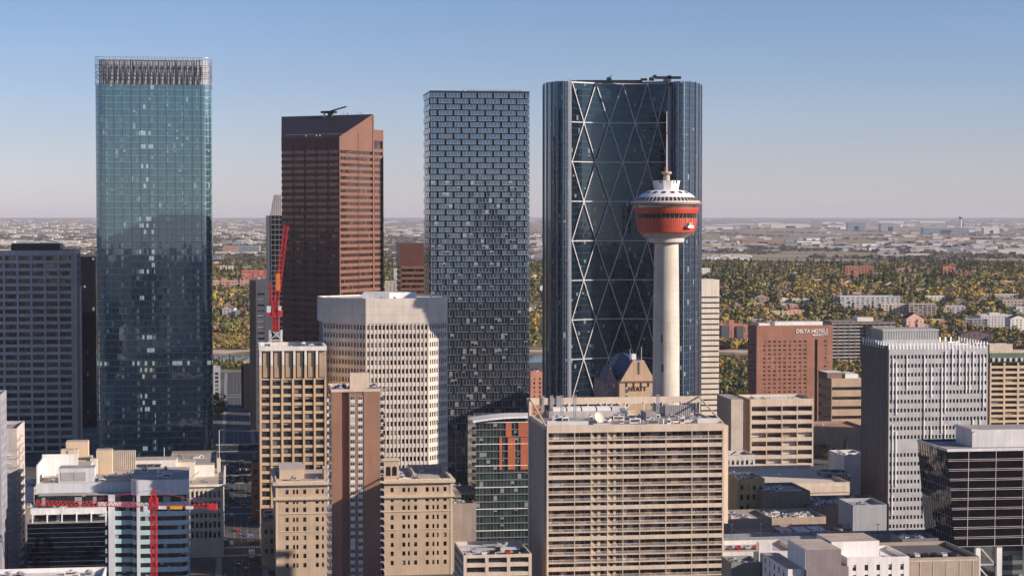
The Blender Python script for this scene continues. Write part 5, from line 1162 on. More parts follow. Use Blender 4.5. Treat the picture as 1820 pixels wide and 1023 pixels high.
# white flats in front
wf = M('white flats render', (.74,.70,.67), .75, var=.04)
root, L, H = tower('white_flats', 'white apartment block of narrow windows with a grey brown stair block at its corner', 'apartment building', 1506, 1616, 996, 640, 22, wf, bay=4.1, fl=3.1, ww=1.2, wh=1.9, rec=.3, topband=.6, kind=0, rt=3, edge=.4, sill=.4, roof=roofwhite)
mb = MB(); mb.box(-2.5, L*.66, 9, 26, H-2, H+4.8, wf, rooftan); mb.build('penthouse', root)
mb = MB(); mb.box(-14.5, -3.0, -3, 18, 0, H+4.4, M('grey brown panel', (.24,.20,.20), .8), rooftan); mb.box(-20, -14.5, -1, 30, 0, H-2, wf, rooftan); mb.box(-14.8, -14.5, -2.9, 17.9, H-2, H+4.3, wf); mb.box(-3, -.01, -1.5, 10, 0, H-1.6, M('grey brown panel', (.24,.20,.20), .8)); mb.build('stair_block', root)
Wq = Wins(root, dgrey, 0, .3, 0)
for j in range(7):
    for k in range(5): Wq.add(frame(-20, 30, -math.pi/2), 3+k*5.6, -.02, H-5-3.1*j, 1.2, 1.9)
Wq.done()
root, L, H = tower('tan_mesh_parkade', 'tan parking structure screened with vertical mesh slats in front of the leaning black building', 'car park', 1612, 1741, 996, 700, 34, louvre('tan mesh screen', (.42,.34,.265), (.30,.235,.18), .55, frac=.45, rough=.85), bay=30, fl=3.4, ww=.4, wh=.4, rec=.3, faces='', topband=1, rt=0, roof=M('charcoal roof', (.10,.095,.10)))
for k in range(6): mb = MB(); mb.box(L*k/5.5-.15, L*k/5.5+.15, -.12, 0, 0, H-.4, M('tan frame bar', (.5,.42,.33), .7)); mb.build('frame_post', root)
mb = MB(); mb.box(-.1, L+.1, -.12, 0, H-.5, H+.1, M('tan frame bar', (.5,.42,.33), .7)); mb.build('frame_rail', root)
deckC = (root, L, H)
lowbox('grey_terrace_block', 'dark grey low block under the leaning black building', 'building', 1604, 1668, 960, 760, 14, M('grey block wall', (.16,.16,.18), .8), M('charcoal roof', (.10,.095,.10)), rt=4, seed=25)

# ---- left edge
root, L, H = tower('banded_edge_tower', 'narrow grey tower with dark slot windows and white ledges at the picture edge', 'office tower', -40, 30, 766, 800, 30, M('warm grey render', (.46,.42,.40), .8), bay=16, fl=3.4, ww=4.6, wh=3.1, rec=.8, core=black, topband=8, kind=0, mull=0, edge=.2, rt=1, proud=.0)
for j in range(26): mb = MB(); z = H-10-3.4*j; mb.box(L-12, L-2.5, -.5, 0, z, z+.25, white); (mb.build('ledge', root) if z > 2 else None)
for j in range(26): mb = MB(); z = H-4-3.4*j; mb.box(L, L+1.5, .5, 14, z, z+.9, M('ledge tan', (.6,.5,.42), .7)); (mb.build('balcony', root) if z > 2 else None)
tower('fluted_edge_tower', 'white fluted corner of a tower cut by the picture edge', 'office tower', -80, 1, 706, 760, 20, M('white fluted', (.3,.3,.34), .7), bay=2.2, fl=3.6, ww=1.1, wh=2.4, rec=.4, core=dgrey, topband=1.5, kind=0, mull=0, rt=0)
lowbox('white_roof_building', 'low white roofed building with small pipes at the very bottom of the picture', 'building', -40, 180, 1040, 640, 26, M('white flats render', (.74,.70,.67)), roofwhite, rt=6, seed=40)
root, L, H = lowbox('mural_building', 'small pale building with a bright painted mural of yellow and blue', 'building', 44, 62, 968, 815, 20, M('pale render', (.5,.48,.44), .8), roofwhite, rt=1, seed=41)
t = NT('mural paint'); n_ = t.n('ShaderNodeTexVoronoi'); t.l(t.pos(), n_.inputs['Vector']); n_.inputs['Scale'].default_value = .35; rp = t.n('ShaderNodeValToRGB'); t.l(n_.outputs['Color'], rp.inputs[0])
for i, (p_, c_) in enumerate(((0, (.1,.3,.45)), (.35, (.15,.4,.5)), (.5, (.75,.5,.05)), (.7, (.6,.35,.1)), (.9, (.1,.25,.1)))):
    e = rp.color_ramp.elements[i] if i < 2 else rp.color_ramp.elements.new(p_); e.position = p_; e.color = (*c_, 1)
rp.color_ramp.interpolation = 'CONSTANT'; t.l(rp.outputs[0], t.p.inputs['Base Color'])
mb = MB(); mb.box(.2, L-.2, -.1, 0, H-22, H-3, t.mat); mb.build('mural', root)
lowbox('low_white_block', 'low white stepped block between the narrow grey tower and the department store', 'building', 42, 82, 868, 905, 30, M('white flats render', (.74,.70,.67)), rooftan, rt=6, seed=43, hi=2.5)
lowbox('low_white_block', 'small dark roofed block below the store wing near the narrow grey tower', 'building', 42, 68, 905, 850, 18, M('annex wall', (.3,.25,.22), .8), roofgrey, rt=3, seed=44)
# ---- blocks flanking the street further on
tower('street_office', 'blue grey glass block set behind the blue glass tower beside the river park', 'office building', 379, 391, 656, 1640, 30, M('cool concrete', (.36,.37,.40), .85), bay=3.5, fl=3.4, ww=2.9, wh=2.2, rec=.3, core=dgrey, kind=2, rt=1)
lowbox('podium_block', 'dark low podium behind the department store on the shaded street', 'building', 300, 385, 826, 1080, 60, M('dark shed wall', (.2,.17,.14)), roofgrey, rt=2, seed=50)
lowbox('brick_corner_block', 'low brown brick block at the foot of the tan frame office', 'building', 447, 482, 826, 985, 20, M('brown corner brick', (.28,.14,.09), .85), roofgrey, wins=(3,4.2,1.5,2,4,1), rt=1, seed=51)
lowbox('hotel_annex', 'low buff annex between the stone hotel and the street', 'building', 466, 490, 930, 842, 40, sand, rooftan, wins=(3,4.2,1.3,2,3,1), rt=2, seed=52)
lowbox('glass_podium', 'dark low glass podium at the foot of the checkered tower', 'building', 800, 850, 880, 900, 40, gK, roofgrey, rt=3, seed=53)
lowbox('flat_grey_annex', 'grey flat annex squeezed between the stone hotel and the condo building', 'building', 803, 846, 897, 840, 18, M('annex wall', (.3,.25,.22)), roofgrey, rt=5, seed=54)
tower('green_glass_block', 'dark glass office block seen over the slab roof between the striped and beige blocks', 'office building', 1268, 1300, 760, 1300, 30, M('slate panel 2', (.085,.095,.125)), bay=4, fl=3.8, ww=3.4, wh=2.4, rec=.3, core=dgrey, kind=0, rt=2)
lowbox('brown_roof_hall', 'brown roofed low hall behind the beige deck block beside trees', 'hall', 1446, 1540, 762, 1250, 40, M('brown shade core', (.30,.22,.17)), M('rust roof', (.36,.2,.13), .85), rt=2, seed=56)
# ================================================================ LAND, STREETS, RIVER
def hgt(x, y):
    s = lambda a, b, v: (lambda t: t*t*(3-2*t))(np.clip((v-a)/(b-a), 0, 1))
    bend = 90*np.sin(x/700.0)
    z = 46*s(2260, 3300, y+bend) - 5*s(2060,2085,y)*(1-s(2190,2225,y))
    z = z + 6*np.sin(x/900+y/1500)*s(3300, 5000, y) - 8*s(4300,5200,y)
    z = z + (EYE-3.2-46-z*0)*s(0, 1, (np.clip((y-9000)/40000, 0, 1))**.75)*.97
    z = z + 4*np.sin(x/2600+1)*s(12000, 30000, y)*np.sin(y/3100)
    return z
ys = np.concatenate([np.linspace(-6000, 0, 12), np.linspace(250, 2000, 8), np.linspace(2040, 2300, 27), np.linspace(2340, 5400, 60), np.linspace(5600, 12000, 40), np.linspace(12600, 49000, 50)])
xs_ = np.concatenate([-np.geomspace(16000, 1600, 16), np.linspace(-1500, 1500, 61), np.geomspace(1600, 16000, 16)])
X, Y = np.meshgrid(xs_, ys); Z = hgt(X, Y)
me = bpy.data.meshes.new('ground'); nx, ny = len(xs_), len(ys)
idx = np.arange(nx*ny).reshape(ny, nx); fs = np.stack([idx[:-1,:-1], idx[:-1,1:], idx[1:,1:], idx[1:,:-1]], -1).reshape(-1, 4)
me.from_pydata(np.stack([X.ravel(), Y.ravel(), Z.ravel()], -1).tolist(), [], fs.tolist())
me.polygons.foreach_set('use_smooth', [True]*len(fs))
t = NT('land'); P_ = t.pos(); sp = t.n('ShaderNodeSeparateXYZ'); t.l(P_, sp.inputs[0]); y_ = sp.outputs[1]
n1 = t.noise(P_, .0011, 5, .6); n2 = t.noise(P_, .02, 4); n3 = t.noise(P_, .0035, 4, .6, mul=(.35, 1, 1))
city = t.mix(t.rng(n2, .4, .6), (.075,.075,.08), (.14,.125,.115))
slope = t.mix(t.rng(n2, .38, .62), (.10,.10,.045), (.27,.19,.105))
park = t.mix(t.rng(n3, .42, .6), (.20,.17,.11), (.31,.25,.175))
farl = t.mix(t.rng(n1, .42, .62), (.19,.155,.115), (.33,.265,.20)); farl = t.mix(t.rng(n3, .55, .6), farl, (.11,.11,.08))
c = t.mix(t.rng(y_, 2040, 2070), city, slope); c = t.mix(t.rng(y_, 4200, 4600), c, park); c = t.mix(t.rng(y_, 9000, 13000), c, farl)
wob = t.m('ADD', y_, t.m('MULTIPLY', t.m('SUBTRACT', t.noise(P_, .02, 2), .5), 60))
bank = t.m('MULTIPLY', t.m('GREATER_THAN', wob, 2225), t.m('LESS_THAN', wob, 2262)); c = t.mix(bank, c, (.46,.36,.30))
t.l(c, t.p.inputs['Base Color']); t.p.inputs['Roughness'].default_value = .95; t.p.inputs['Specular IOR Level'].default_value = .15; me.materials.append(t.mat)
g = bpy.data.objects.new('ground', me); COL.objects.link(g); tag(g, kind='structure')
t = NT('river water'); t.p.inputs['Base Color'].default_value = (.05,.075,.09,1); t.p.inputs['Roughness'].default_value = .12; t.p.inputs['IOR'].default_value = 1.33
b = t.n('ShaderNodeBump'); b.inputs['Strength'].default_value = .3; t.l(t.noise(t.pos(), .3, 3), b.inputs['Height']); t.l(b.outputs[0], t.p.inputs['Normal'])
mb = MB(); mb.face([(-3000,2066,-2),(3000,2066,-2),(3000,2212,-2),(-3000,2212,-2)], t.mat); tag(mb.build('river'), kind='structure')
asph = M('asphalt', (.055,.055,.06), .9, var=.2, sc=.08, streak=0); pave = M('pavement', (.24,.22,.205), .9, var=.15); markm = M('road marking', (.62,.6,.56), .7)
def gridpt(u, v): # metres along (u) and up (v) the street grid, origin on the street's centre line at Y=850
    o = at(430, 1000, 850); return Vector((o.x+u*math.cos(GT)-v*math.sin(GT), 850+u*math.sin(GT)+v*math.cos(GT), 0))
def gridbox(mb, u0, u1, v0, v1, z0, z1, mat):
    c = [gridpt(u0,v0), gridpt(u1,v0), gridpt(u1,v1), gridpt(u0,v1)]; mb.prism([(p.x,p.y) for p in c], z0, z1, mat)
def gridsheet(mb, u0, u1, v0, v1, z, mat):
    c = [gridpt(u0,v0), gridpt(u1,v0), gridpt(u1,v1), gridpt(u0,v1)]; mb.face([(p.x,p.y,z) for p in c], mat)
cross = [-60, 42, 168, 300, 430, 560, 700, 830]
mb = MB(); gridsheet(mb, -8.5, 8.5, -500, 1080, .02, asph); tag(mb.build('road'), kind='structure')
for cv in cross: mb = MB(); gridsheet(mb, -600, -8.5, cv-8, cv+8, .02, asph); gridsheet(mb, 8.5, 900, cv-8, cv+8, .02, asph); tag(mb.build('road'), kind='structure')
edges = [-500]+[v for c_ in cross for v in (c_-8, c_+8)]+[1080]
for i in range(0, len(edges), 2):
    for s in (-1, 1): mb = MB(); gridbox(mb, min(s*8.5, s*11.2), max(s*8.5, s*11.2), edges[i], edges[i+1], 0, .14, pave); tag(mb.build('pavement'), kind='structure')
mb = MB()
for i in range(0, len(edges), 2):
    v = edges[i]+14
    while v < edges[i+1]-14:
        for u in (-3, 0, 3): gridsheet(mb, u-.09, u+.09, v, v+3, .026, markm)
        v += 9
for cv in cross:
    for s in (-1, 1):
        for k in range(15): gridsheet(mb, -8+k*1.13, -7.4+k*1.13, cv+s*11-1.7, cv+s*11+1.7, .026, markm)
        for k in range(13): gridsheet(mb, s*11-1.7, s*11+1.7, cv-7.4+k*1.16, cv-6.8+k*1.16, .03, markm)
tag(mb.build('road_marking'), kind='structure')
mb = MB(); gridsheet(mb, -60, 90, 1085, 1205, .02, M('park lawn', (.16,.17,.06), .95, var=.25, sc=.02)); tag(mb.build('lawn'), kind='structure')
mb = MB(); gridsheet(mb, -60, 90, 1115, 1121, .04, pave); gridsheet(mb, -60, 90, 1160, 1163, .04, pave); tag(mb.build('path'), kind='structure')
# covered walkways over the street
for v, z, nm in ((235, 5.5, 'glass footbridge crossing the street behind the department store'), (380, 6.0, 'second glass footbridge further along the shaded street')):
    p = gridpt(-14, v); rt_ = tag(empty('footbridge', (p.x, p.y, 0), GT), nm, 'footbridge'); mb = MB(); mb.box(0, 28, 0, 4, z, z+3.6, G[1]); mb.build('enclosure', rt_); mb = MB(); mb.box(-.1, 28.1, -.15, 4.15, z-.6, z, grey); mb.build('deck', rt_); mb = MB(); mb.box(-.1, 28.1, -.15, 4.15, z+3.6, z+3.9, grey); mb.build('roof', rt_)

# ---------------------------------------------------------------- cars
def car_protos():
    out = []
    tyre = M('tyre rubber', (.02,.02,.02), .9); lamp = M('car lamp', (.6,.58,.5), .3)
    for i, (nm, c) in enumerate((('white', (.7,.7,.69)), ('silver', (.42,.43,.45)), ('black', (.02,.02,.022)), ('red', (.42,.03,.03)), ('blue', (.04,.09,.2)), ('grey', (.14,.14,.15)))):
        paint = M('car paint '+nm, c, .25, .2, var=.03, streak=0); b = MB()
        pr = [(-2.2,.35),(2.2,.35),(2.25,.75),(1.4,.92),(.75,1.42),(-1.2,1.46),(-1.9,.98),(-2.25,.9)]
        for s in (-1, 1):
            ins = [(x, s*(.88 if z < 1 else .70), z) for x, z in pr]; b.face(ins if s < 0 else ins[::-1], paint)
        for a_, c_ in zip(pr, pr[1:]+pr[:1]):
            y0, y1 = (.88 if a_[1] < 1 else .70), (.88 if c_[1] < 1 else .70); b.face([(a_[0],y0,a_[1]),(c_[0],y1,c_[1]),(c_[0],-y1,c_[1]),(a_[0],-y0,a_[1])], paint)
        gl = MB(); gl.face([(1.36,-.66,.96),(1.36,.66,.96),(.8,.6,1.38),(.8,-.6,1.38)], G[0]); gl.face([(-1.86,.66,1.0),(-1.86,-.66,1.0),(-1.26,-.58,1.42),(-1.26,.58,1.42)], G[0])
        for s in (-1, 1): q_ = [(1.1,s*.83,1.0),(.7,s*.74,1.36),(-1.1,s*.74,1.38),(-1.6,s*.83,1.02)]; gl.face(q_ if s > 0 else q_[::-1], G[0])
        w_ = MB(); w_.setT(Matrix.Rotation(math.pi/2, 4, 'X')); w_.lathe([(.05,-.11),(.33,-.11),(.33,.11),(.05,.11)], tyre, 14); w_.setT(None)
        h_ = MB(); h_.box(2.2, 2.28, .5, .8, .6, .75, lamp); h_.box(2.2, 2.28, -.8, -.5, .6, .75, lamp)
        out.append((nm, b.mesh('body'), gl.mesh('window'), w_.mesh('wheel'), h_.mesh('headlight')))
    return out
rimb = MB(); rimb.setT(Matrix.Rotation(math.pi/2, 4, 'X')); rimb.lathe([(.05,-.13),(.2,-.13),(.2,.13),(.05,.13)], steel, 12); rimb.setT(None); rimm = rimb.mesh('rim')
CP = car_protos(); ncar = 0
def car(p, rz, k, label, group=None, far=False):
    nm, b, gl, w_, h_ = CP[k]; rt_ = tag(empty('parked_car' if group else 'car', p, rz), label.replace('@', nm), 'car', group)
    inst('body', b, rt_, (0,0,0)); inst('window', gl, rt_, (0,0,0.004)); inst('headlight', h_, rt_, (0,0,0))
    for x in (-1.4, 1.4):
        for s in (-1, 1): inst('rim', rimm, inst('wheel', w_, rt_, (x, s*.82, .33)), (0,0,0))
    return rt_
r = random.Random(11); ordn = ['first', 'second', 'third', 'fourth', 'fifth', 'sixth', 'seventh', 'eighth', 'ninth', 'tenth', 'eleventh', 'twelfth']
for i in range(30):
    v = -24+i*13.5+r.uniform(-3, 3); u = (-7.2, -4.4, 4.6, 7.2, -1.4, 1.6)[(i*5+i//6) % 6]; k = r.randrange(6)
    if any(abs(v-c_) < 9 for c_ in cross): v += 17
    p = gridpt(u, v); p.z = .03
    car(p, GT+math.pi/2, k, '@ car in the shaded street '+('before the second crossing' if v < 168 else 'beyond the second crossing')+(', at the kerb' if abs(u) > 6 else ', in a driving lane'), 'cars in the shaded street')
busr, busw = M('bus red', (.38,.03,.03), .4), M('bus white', (.66,.65,.63), .4)
for i, (u, v) in enumerate(((4.4, 22), (4.4, 66), (-4.4, 205))):
    p = gridpt(u, v); rt_ = tag(empty('bus', (p.x, p.y, .03), GT+math.pi/2), ('first', 'second', 'farthest')[i]+' red and white bus in the shaded street counted from the picture bottom', 'bus')
    mb = MB(); mb.box(-6, 6, -1.25, 1.25, .35, 1.3, busr); mb.box(-6, 6, -1.24, 1.24, 1.3, 3.1, busw); mb.box(-4, -1, -.8, .8, 3.1, 3.35, grey); mb.build('body', rt_)
    mb = MB()
    for s in (-1, 1): mb.box(-5.6, 5.6, s*1.26-.01, s*1.26+.01, 1.5, 2.5, G[0])
    mb.box(6, 6.03, -1.1, 1.1, 1.3, 2.7, G[0]); mb.build('window', rt_)
    for x in (-3.8, 3.8):
        for s in (-1, 1): o = inst('wheel', CP[0][3], rt_, (x, s*1.1, .48)); o.scale = (1.45,1.4,1.45)
for (rt_, L, H), n, y0, nm in ((deckA, 8, 7, 'beige parking structure roof'), (deckB, 6, 15, 'pale parking deck beside the slab'), (deckC, 6, 9, 'mesh screened parking structure roof')):
    M_ = Matrix.Translation(rt_.location) @ Matrix.Rotation(GT, 4, 'Z')
    for i in range(n):
        p = M_ @ Vector((2.2+i*2.9 if n > 6 else 3+i*3.4, y0+(6 if i % 3 == 1 and n > 6 else 0), H-rt_.location.z-.3 if rt_ is deckA[0] else H-.7 if rt_ is deckB[0] else H-.3)); p.z = (H-.27) if rt_ is not deckB[0] else H-.67
        car(p, GT+math.pi/2, r.choice([0,1,2,2,5,3]), '@ car on the '+nm+', '+ordn[i]+' along its row', 'cars on the roof decks')
# ---------------------------------------------------------------- street furniture
for i, v in enumerate((30, 56, 155, 182, 286, 312)):
    p = gridpt(9.4, v); rt_ = tag(empty('traffic_signal', (p.x, p.y, .14), GT), 'yellow traffic signal hung from a mast arm, '+ordn[i]+' along the street', 'traffic light')
    mb = MB(); mb.bar((0,0,0), (0,0,6.6), .22, steel); mb.build('pole', rt_); mb = MB(); mb.bar((0,0,6.2), (-9.5,0,6.5), .16, steel); mb.build('mast_arm', rt_)
    for x in (-9, -5.5, -.3): mb = MB(); mb.box(x-.25, x+.25, -.35, 0, 5.6, 6.9, yellowp); mb.box(x-.12, x+.12, -.38, -.35, 6.4, 6.7, redp); mb.build('signal_head', rt_)
for i in range(14):
    v = -40+i*36; s = -1 if i % 2 else 1; p = gridpt(s*9.6, v); rt_ = tag(empty('street_lamp', (p.x, p.y, .14), GT), 'grey street lamp with a curved arm, '+(ordn[i] if i < 12 else ('thirteenth', 'farthest')[i-12])+' along the street', 'street lamp')
    mb = MB(); mb.bar((0,0,0), (0,0,9), .18, steel); mb.bar((0,0,9), (-s*2.2,0,9.4), .12, steel); mb.build('pole', rt_); mb = MB(); mb.box(-s*2.2-.5, -s*2.2+.5, -.2, .2, 9.25, 9.5, dgrey); mb.build('lamp_head', rt_)
for i in range(7):
    a_ = at(1300+52*i, 957, 779); rt_ = tag(empty('lamp_post', (a_.x, a_.y, a_.z-.7), GT), 'slim dark lamp post on the elevated rail deck, '+ordn[i]+' from the slab', 'lamp post'); mb = MB(); mb.bar((0,0,0), (0,0,6.5), .16, dgrey); mb.build('pole', rt_); mb = MB(); mb.box(-.8, .8, -.15, .15, 6.4, 6.6, dgrey); mb.build('lamp_head', rt_)
# ================================================================ TREES, HOUSES, FAR DISTRICTS
rg_ = np.random.default_rng(42)
def leafmat(name, c1, c2, c3):
    t = NT(name); P = t.pos(); a = t.noise(P, .035, 2); b = t.noise(P, .5, 3)
    c = t.mix(t.rng(a, .4, .6), c1, c2); c = t.mix(t.rng(b, .52, .72), c, c3)
    t.l(c, t.p.inputs['Base Color']); t.p.inputs['Roughness'].default_value = .8; t.p.inputs['Specular IOR Level'].default_value = .2
    return t.mat
LEAF = [leafmat('spruce needles', (.032,.05,.028), (.045,.06,.03), (.065,.08,.04)), leafmat('green leaves', (.10,.12,.035), (.15,.14,.04), (.20,.18,.055)),
        leafmat('yellow leaves', (.40,.27,.055), (.30,.22,.06), (.47,.33,.08)), leafmat('orange leaves', (.30,.185,.065), (.25,.165,.07), (.36,.235,.08)),
        leafmat('brown leaves', (.20,.145,.085), (.25,.18,.10), (.31,.23,.13)), leafmat('olive leaves', (.19,.18,.06), (.25,.21,.07), (.31,.26,.09))]
barkm = M('bark', (.10,.075,.055), .95)
def crown(n, kind, seed, size):
    """leaf clumps (quads) of one crown, radius about 1, from z 0.2 to 1.9"""
    g = np.random.default_rng(seed)
    if kind == 'cone':
        h = g.random(n)**1.3; ang = g.random(n)*2*np.pi; r_ = (1-h)*.42*(0.75+.35*g.random(n)); c = np.stack([r_*np.cos(ang), r_*np.sin(ang), .15+h*2.3], -1)
    else:
        k = 7; cc = g.normal(0, .33, (k, 3)); cc[:,2] = g.uniform(.75, 1.5, k); cr = g.uniform(.38, .62, k)
        i = g.integers(0, k, n); d = g.normal(0, 1, (n, 3)); d /= np.linalg.norm(d, axis=1)[:,None]
        c = cc[i]+d*cr[i][:,None]*(.72+.28*g.random(n))[:,None]; c[:,2] = np.maximum(c[:,2], .28)
    out = c-np.array([0,0,1.0]); out /= np.linalg.norm(out, axis=1)[:,None]+1e-6
    nn = out*1.5+g.normal(0,.4,(n,3)); nn /= np.linalg.norm(nn, axis=1)[:,None]
    a = np.cross(nn, g.normal(0,1,(n,3))); a /= np.linalg.norm(a, axis=1)[:,None]; b = np.cross(nn, a)
    s = size*(.6+.8*g.random(n))[:,None]
    if kind != 'cone': c = c*np.array([1.12,1.12,.74])
    return np.stack([c-a*s-b*s*.8, c+a*s-b*s*.7, c+a*s*.8+b*s, c-a*s+b*s*.8], 1)         # n,4,3
def npmesh(name, V, mi, mats):
    """V: (m,4,3) quads"""
    m = len(V); me = bpy.data.meshes.new(name); me.vertices.add(m*4); me.vertices.foreach_set('co', V.reshape(-1).astype(np.float32))
    me.loops.add(m*4); me.loops.foreach_set('vertex_index', np.arange(m*4, dtype=np.int32)); me.polygons.add(m)
    me.polygons.foreach_set('loop_start', np.arange(0, m*4, 4, dtype=np.int32)); me.polygons.foreach_set('loop_total', np.full(m, 4, dtype=np.int32))
    for x in mats: me.materials.append(x)
    me.polygons.foreach_set('material_index', np.asarray(mi, dtype=np.int32)); me.update(); return me
# where things stand: px ranges that the gaps between towers open, lots kept free of trees
def gpoint(px, py):
    lo, hi = 700.0, 40000.0
    for _ in range(60):
        m = (lo+hi)/2; x = (px-910)/F*m; q_ = proj((x, m, float(hgt(np.array(x), np.array(m)))))[1]
        if q_ > py: lo = m
        else: hi = m
    return Vector(((px-910)/F*lo, lo, float(hgt(np.array((px-910)/F*lo), np.array(lo)))))
LOTS = []
def hill(px0, px1, yt, yb, name, label, cat, mat, roof, bay=6, fl=3.2, ww=2.2, wh=1.5, depth=16, kind=1, t=None, pent=None, tb=.8, faces='FLR', gable=False, blinds=.3, rt=1, **k):
    g = gpoint((px0+px1)/2, yb); 
    if t is None: t = R(rnd.uniform(-6, 14))
    LOTS.append(((px0-910)/F*g.y-4, (px1-910)/F*g.y+4, g.y-75, g.y+depth*1.2))
    r_, L, H = tower(name, label, cat, px0, px1, yt, g.y, depth, mat, bay=bay, fl=fl, ww=ww, wh=wh, rec=.3, base=g.z-2, topband=tb, roof=roof, kind=kind, t=t, pent=pent, faces=faces, blinds=blinds, rt=rt, par=.5, edge=.4, mull=0, **k)
    if gable:
        mb = MB(); h = L*.28 if gable is True else gable; mb.prism([(-.5,-.5),(L+.5,-.5),(L+.5,-.4),(-.5,-.4)], H, H+.05, roof)
        mb.face([(0,0,H),(L,0,H),(L/2,0,H+h)], mat); mb.face([(-.6,-.6,H-.1),(L/2,-.6,H+h),(L/2,depth,H+h),(-.6,depth,H-.1)], roof); mb.face([(L/2,-.6,H+h),(L+.6,-.6,H-.1),(L+.6,depth,H-.1),(L/2,depth,H+h)], roof); mb.build('roof', r_)
    return r_
wht = M('white render', (.60,.58,.55), .75, var=.05); crm = M('cream render', (.58,.50,.40), .8); rbr = M('red brick', (.40,.17,.12), .85); gyr = M('pale grey render', (.42,.43,.44), .8)
rrf = M('bright red roof', (.34,.075,.06), .7); brf = M('brown shingle roof', (.17,.115,.09), .9); drf = M('dark shingle roof', (.06,.055,.06), .9); pink = M('pink rendered wall', (.55,.33,.27), .8)
HB = [
 (1502,1553,473,497,'brick_apartment_block','brick and white striped apartment block rising from the trees','apartment building',rbr,roofgrey,dict(bay=5,ww=2.6)),
 (1592,1628,478,489,'red_roofed_school','long building with a bright red roof among dark trees','school',pink,rrf,dict(gable=4,tb=.5)),
 (1676,1698,474,496,'red_topped_block','tall brick block with a red top beside the long brick school','school',rbr,rrf,dict(gable=3,tb=3)),
 (1698,1726,483,497,'long_brick_school','long brick school block next to the red topped block','school',rbr,roofgrey,dict()),
 (1493,1600,527,546,'modern_flats_row','row of pale grey modern flats below the yellow trees','apartment building',gyr,roofwhite,dict(bay=7,ww=3.5,depth=30)),
 (1566,1612,540,560,'cream_flats_row','cream flats with pale roofs stepping down the slope','apartment building',crm,roofwhite,dict(bay=5,ww=2.4)),
 (1616,1664,540,562,'open_balcony_flats','tan flats with dark open balconies next to the cream flats','apartment building',crm,roofgrey,dict(bay=6,ww=4.6,wh=2.0)),
 (1638,1680,526,535,'white_terrace_row','white terrace row half hidden by green trees','house',wht,roofgrey,dict()),
 (1680,1716,544,558,'white_twin_houses','pair of white modern houses on the slope','house',wht,roofwhite,dict()),
 (1743,1802,560,582,'white_hillside_flats','large white hillside flats with many small windows','apartment building',wht,roofwhite,dict(bay=4,ww=1.3,depth=24,pent=[(.3,.6,.2,.7,3,wht)])),
 (1782,1822,533,549,'beige_hillside_block','plain beige hillside block near the picture edge','apartment building',crm,roofgrey,dict(bay=5)),
 (1754,1815,523,531,'white_long_row','long white row of houses high on the slope','house',wht,roofwhite,dict()),
 (1800,1830,546,562,'white_corner_house','white house beside the beige hillside block','house',wht,brf,dict(gable=2.5)),
 (1796,1826,566,590,'white_gable_row','white gabled row of townhouses at the picture edge','house',wht,drf,dict(gable=4)),
 (1716,1752,566,582,'low_white_pavilion','low white roofed pavilion below the white hillside flats','building',gyr,roofwhite,dict(ww=3.2,bay=5)),
 (1708,1765,592,612,'dark_townhouses','dark roofed townhouses behind the striped tower crown','house',M('plum siding',(.2,.13,.13),.8),drf,dict(gable=3)),
 (1758,1800,612,625,'pale_low_wall_block','low pale flat block directly right of the striped tower','building',crm,roofgrey,dict(faces='')),
 (1611,1642,566,590,'gabled_church','pinkish church with a stepped gable front','church',pink,drf,dict(gable=7,tb=3,bay=7)),
 (1342,1368,528,540,'brown_roofed_hall','hall with a broad brown sloping roof among orange trees','hall',M('tan siding',(.36,.25,.2),.8),brf,dict(gable=5,tb=1)),
 (1408,1440,531,537,'long_white_bungalow','long low white bungalow among the yellow trees','house',wht,roofwhite,dict()),
 (1380,1402,530,536,'white_cottage','small white cottage near the brown roofed hall','house',wht,brf,dict(gable=2)),
 (1476,1492,524,538,'salmon_church','salmon coloured church with a thin spire','church',M('salmon render',(.6,.32,.24),.8),rrf,dict(gable=5,tb=1)),
 (1246,1262,477,494,'white_apartment_block','white apartment block just right of the crescent tower','apartment building',wht,roofwhite,dict(bay=3.4,ww=1.8)),
 (1756,1800,500,507,'low_cream_hall','low cream hall on the ridge among dark trees','hall',crm,roofwhite,dict()),
 (1640,1660,487,492,'small_white_hall','small white hall between the two red roofed schools','hall',wht,roofwhite,dict()),
 (1375,1425,575,584,'long_white_shed','long white shed with roof windows behind the brick hotel','shed',wht,roofwhite,dict(bay=5)),
 (1370,1400,553,560,'tan_garage_row','low tan garage row under yellow trees','building',crm,roofgrey,dict()),
 (1400,1430,551,559,'brown_bungalow','brown bungalow with a wide low roof','house',pink,brf,dict(gable=2)),
 (398,461,437,451,'long_teal_block','long block half brick and half pale teal windows','hospital',M('teal panel',(.30,.38,.38),.6),roofwhite,dict(bay=7,ww=5,depth=24)),
 (397,421,438,452,'brick_wing','brick wing standing against the long teal block','hospital',M('faded brick',(.38,.22,.16),.8),roofgrey,dict()),
 (430,473,481,503,'red_brick_offices','red brick offices with a dark glass corner','office building',M('coral brick',(.52,.15,.12),.8),pink,dict(bay=5,ww=3.4)),
 (377,450,499,510,'pink_shop_row','long row of pale pink shops and flats','building',M('pale pink',(.55,.34,.29),.8),roofwhite,dict(bay=5)),
 (391,414,473,483,'pale_school','pale school with a light roof among grey trees','school',crm,roofwhite,dict()),
 (395,416,548,562,'white_hillside_house','white gabled house on the wooded slope','house',wht,brf,dict(gable=4)),
 (418,432,552,563,'red_roofed_house','house with a rusty red roof on the wooded slope','house',gyr,rrf,dict(gable=3)),
 (684,711,500,527,'cream_block','cream block seen past the brown tower','apartment building',crm,roofwhite,dict()),
 (700,712,478,500,'white_thin_flats','thin white flats between the two brown towers','apartment building',wht,roofwhite,dict(bay=3)),
]
for (a, b, yt, yb, nm, lab, cat, m, rf, kw) in HB: hill(a, b, yt, yb, nm, lab, cat, m, rf, **kw)
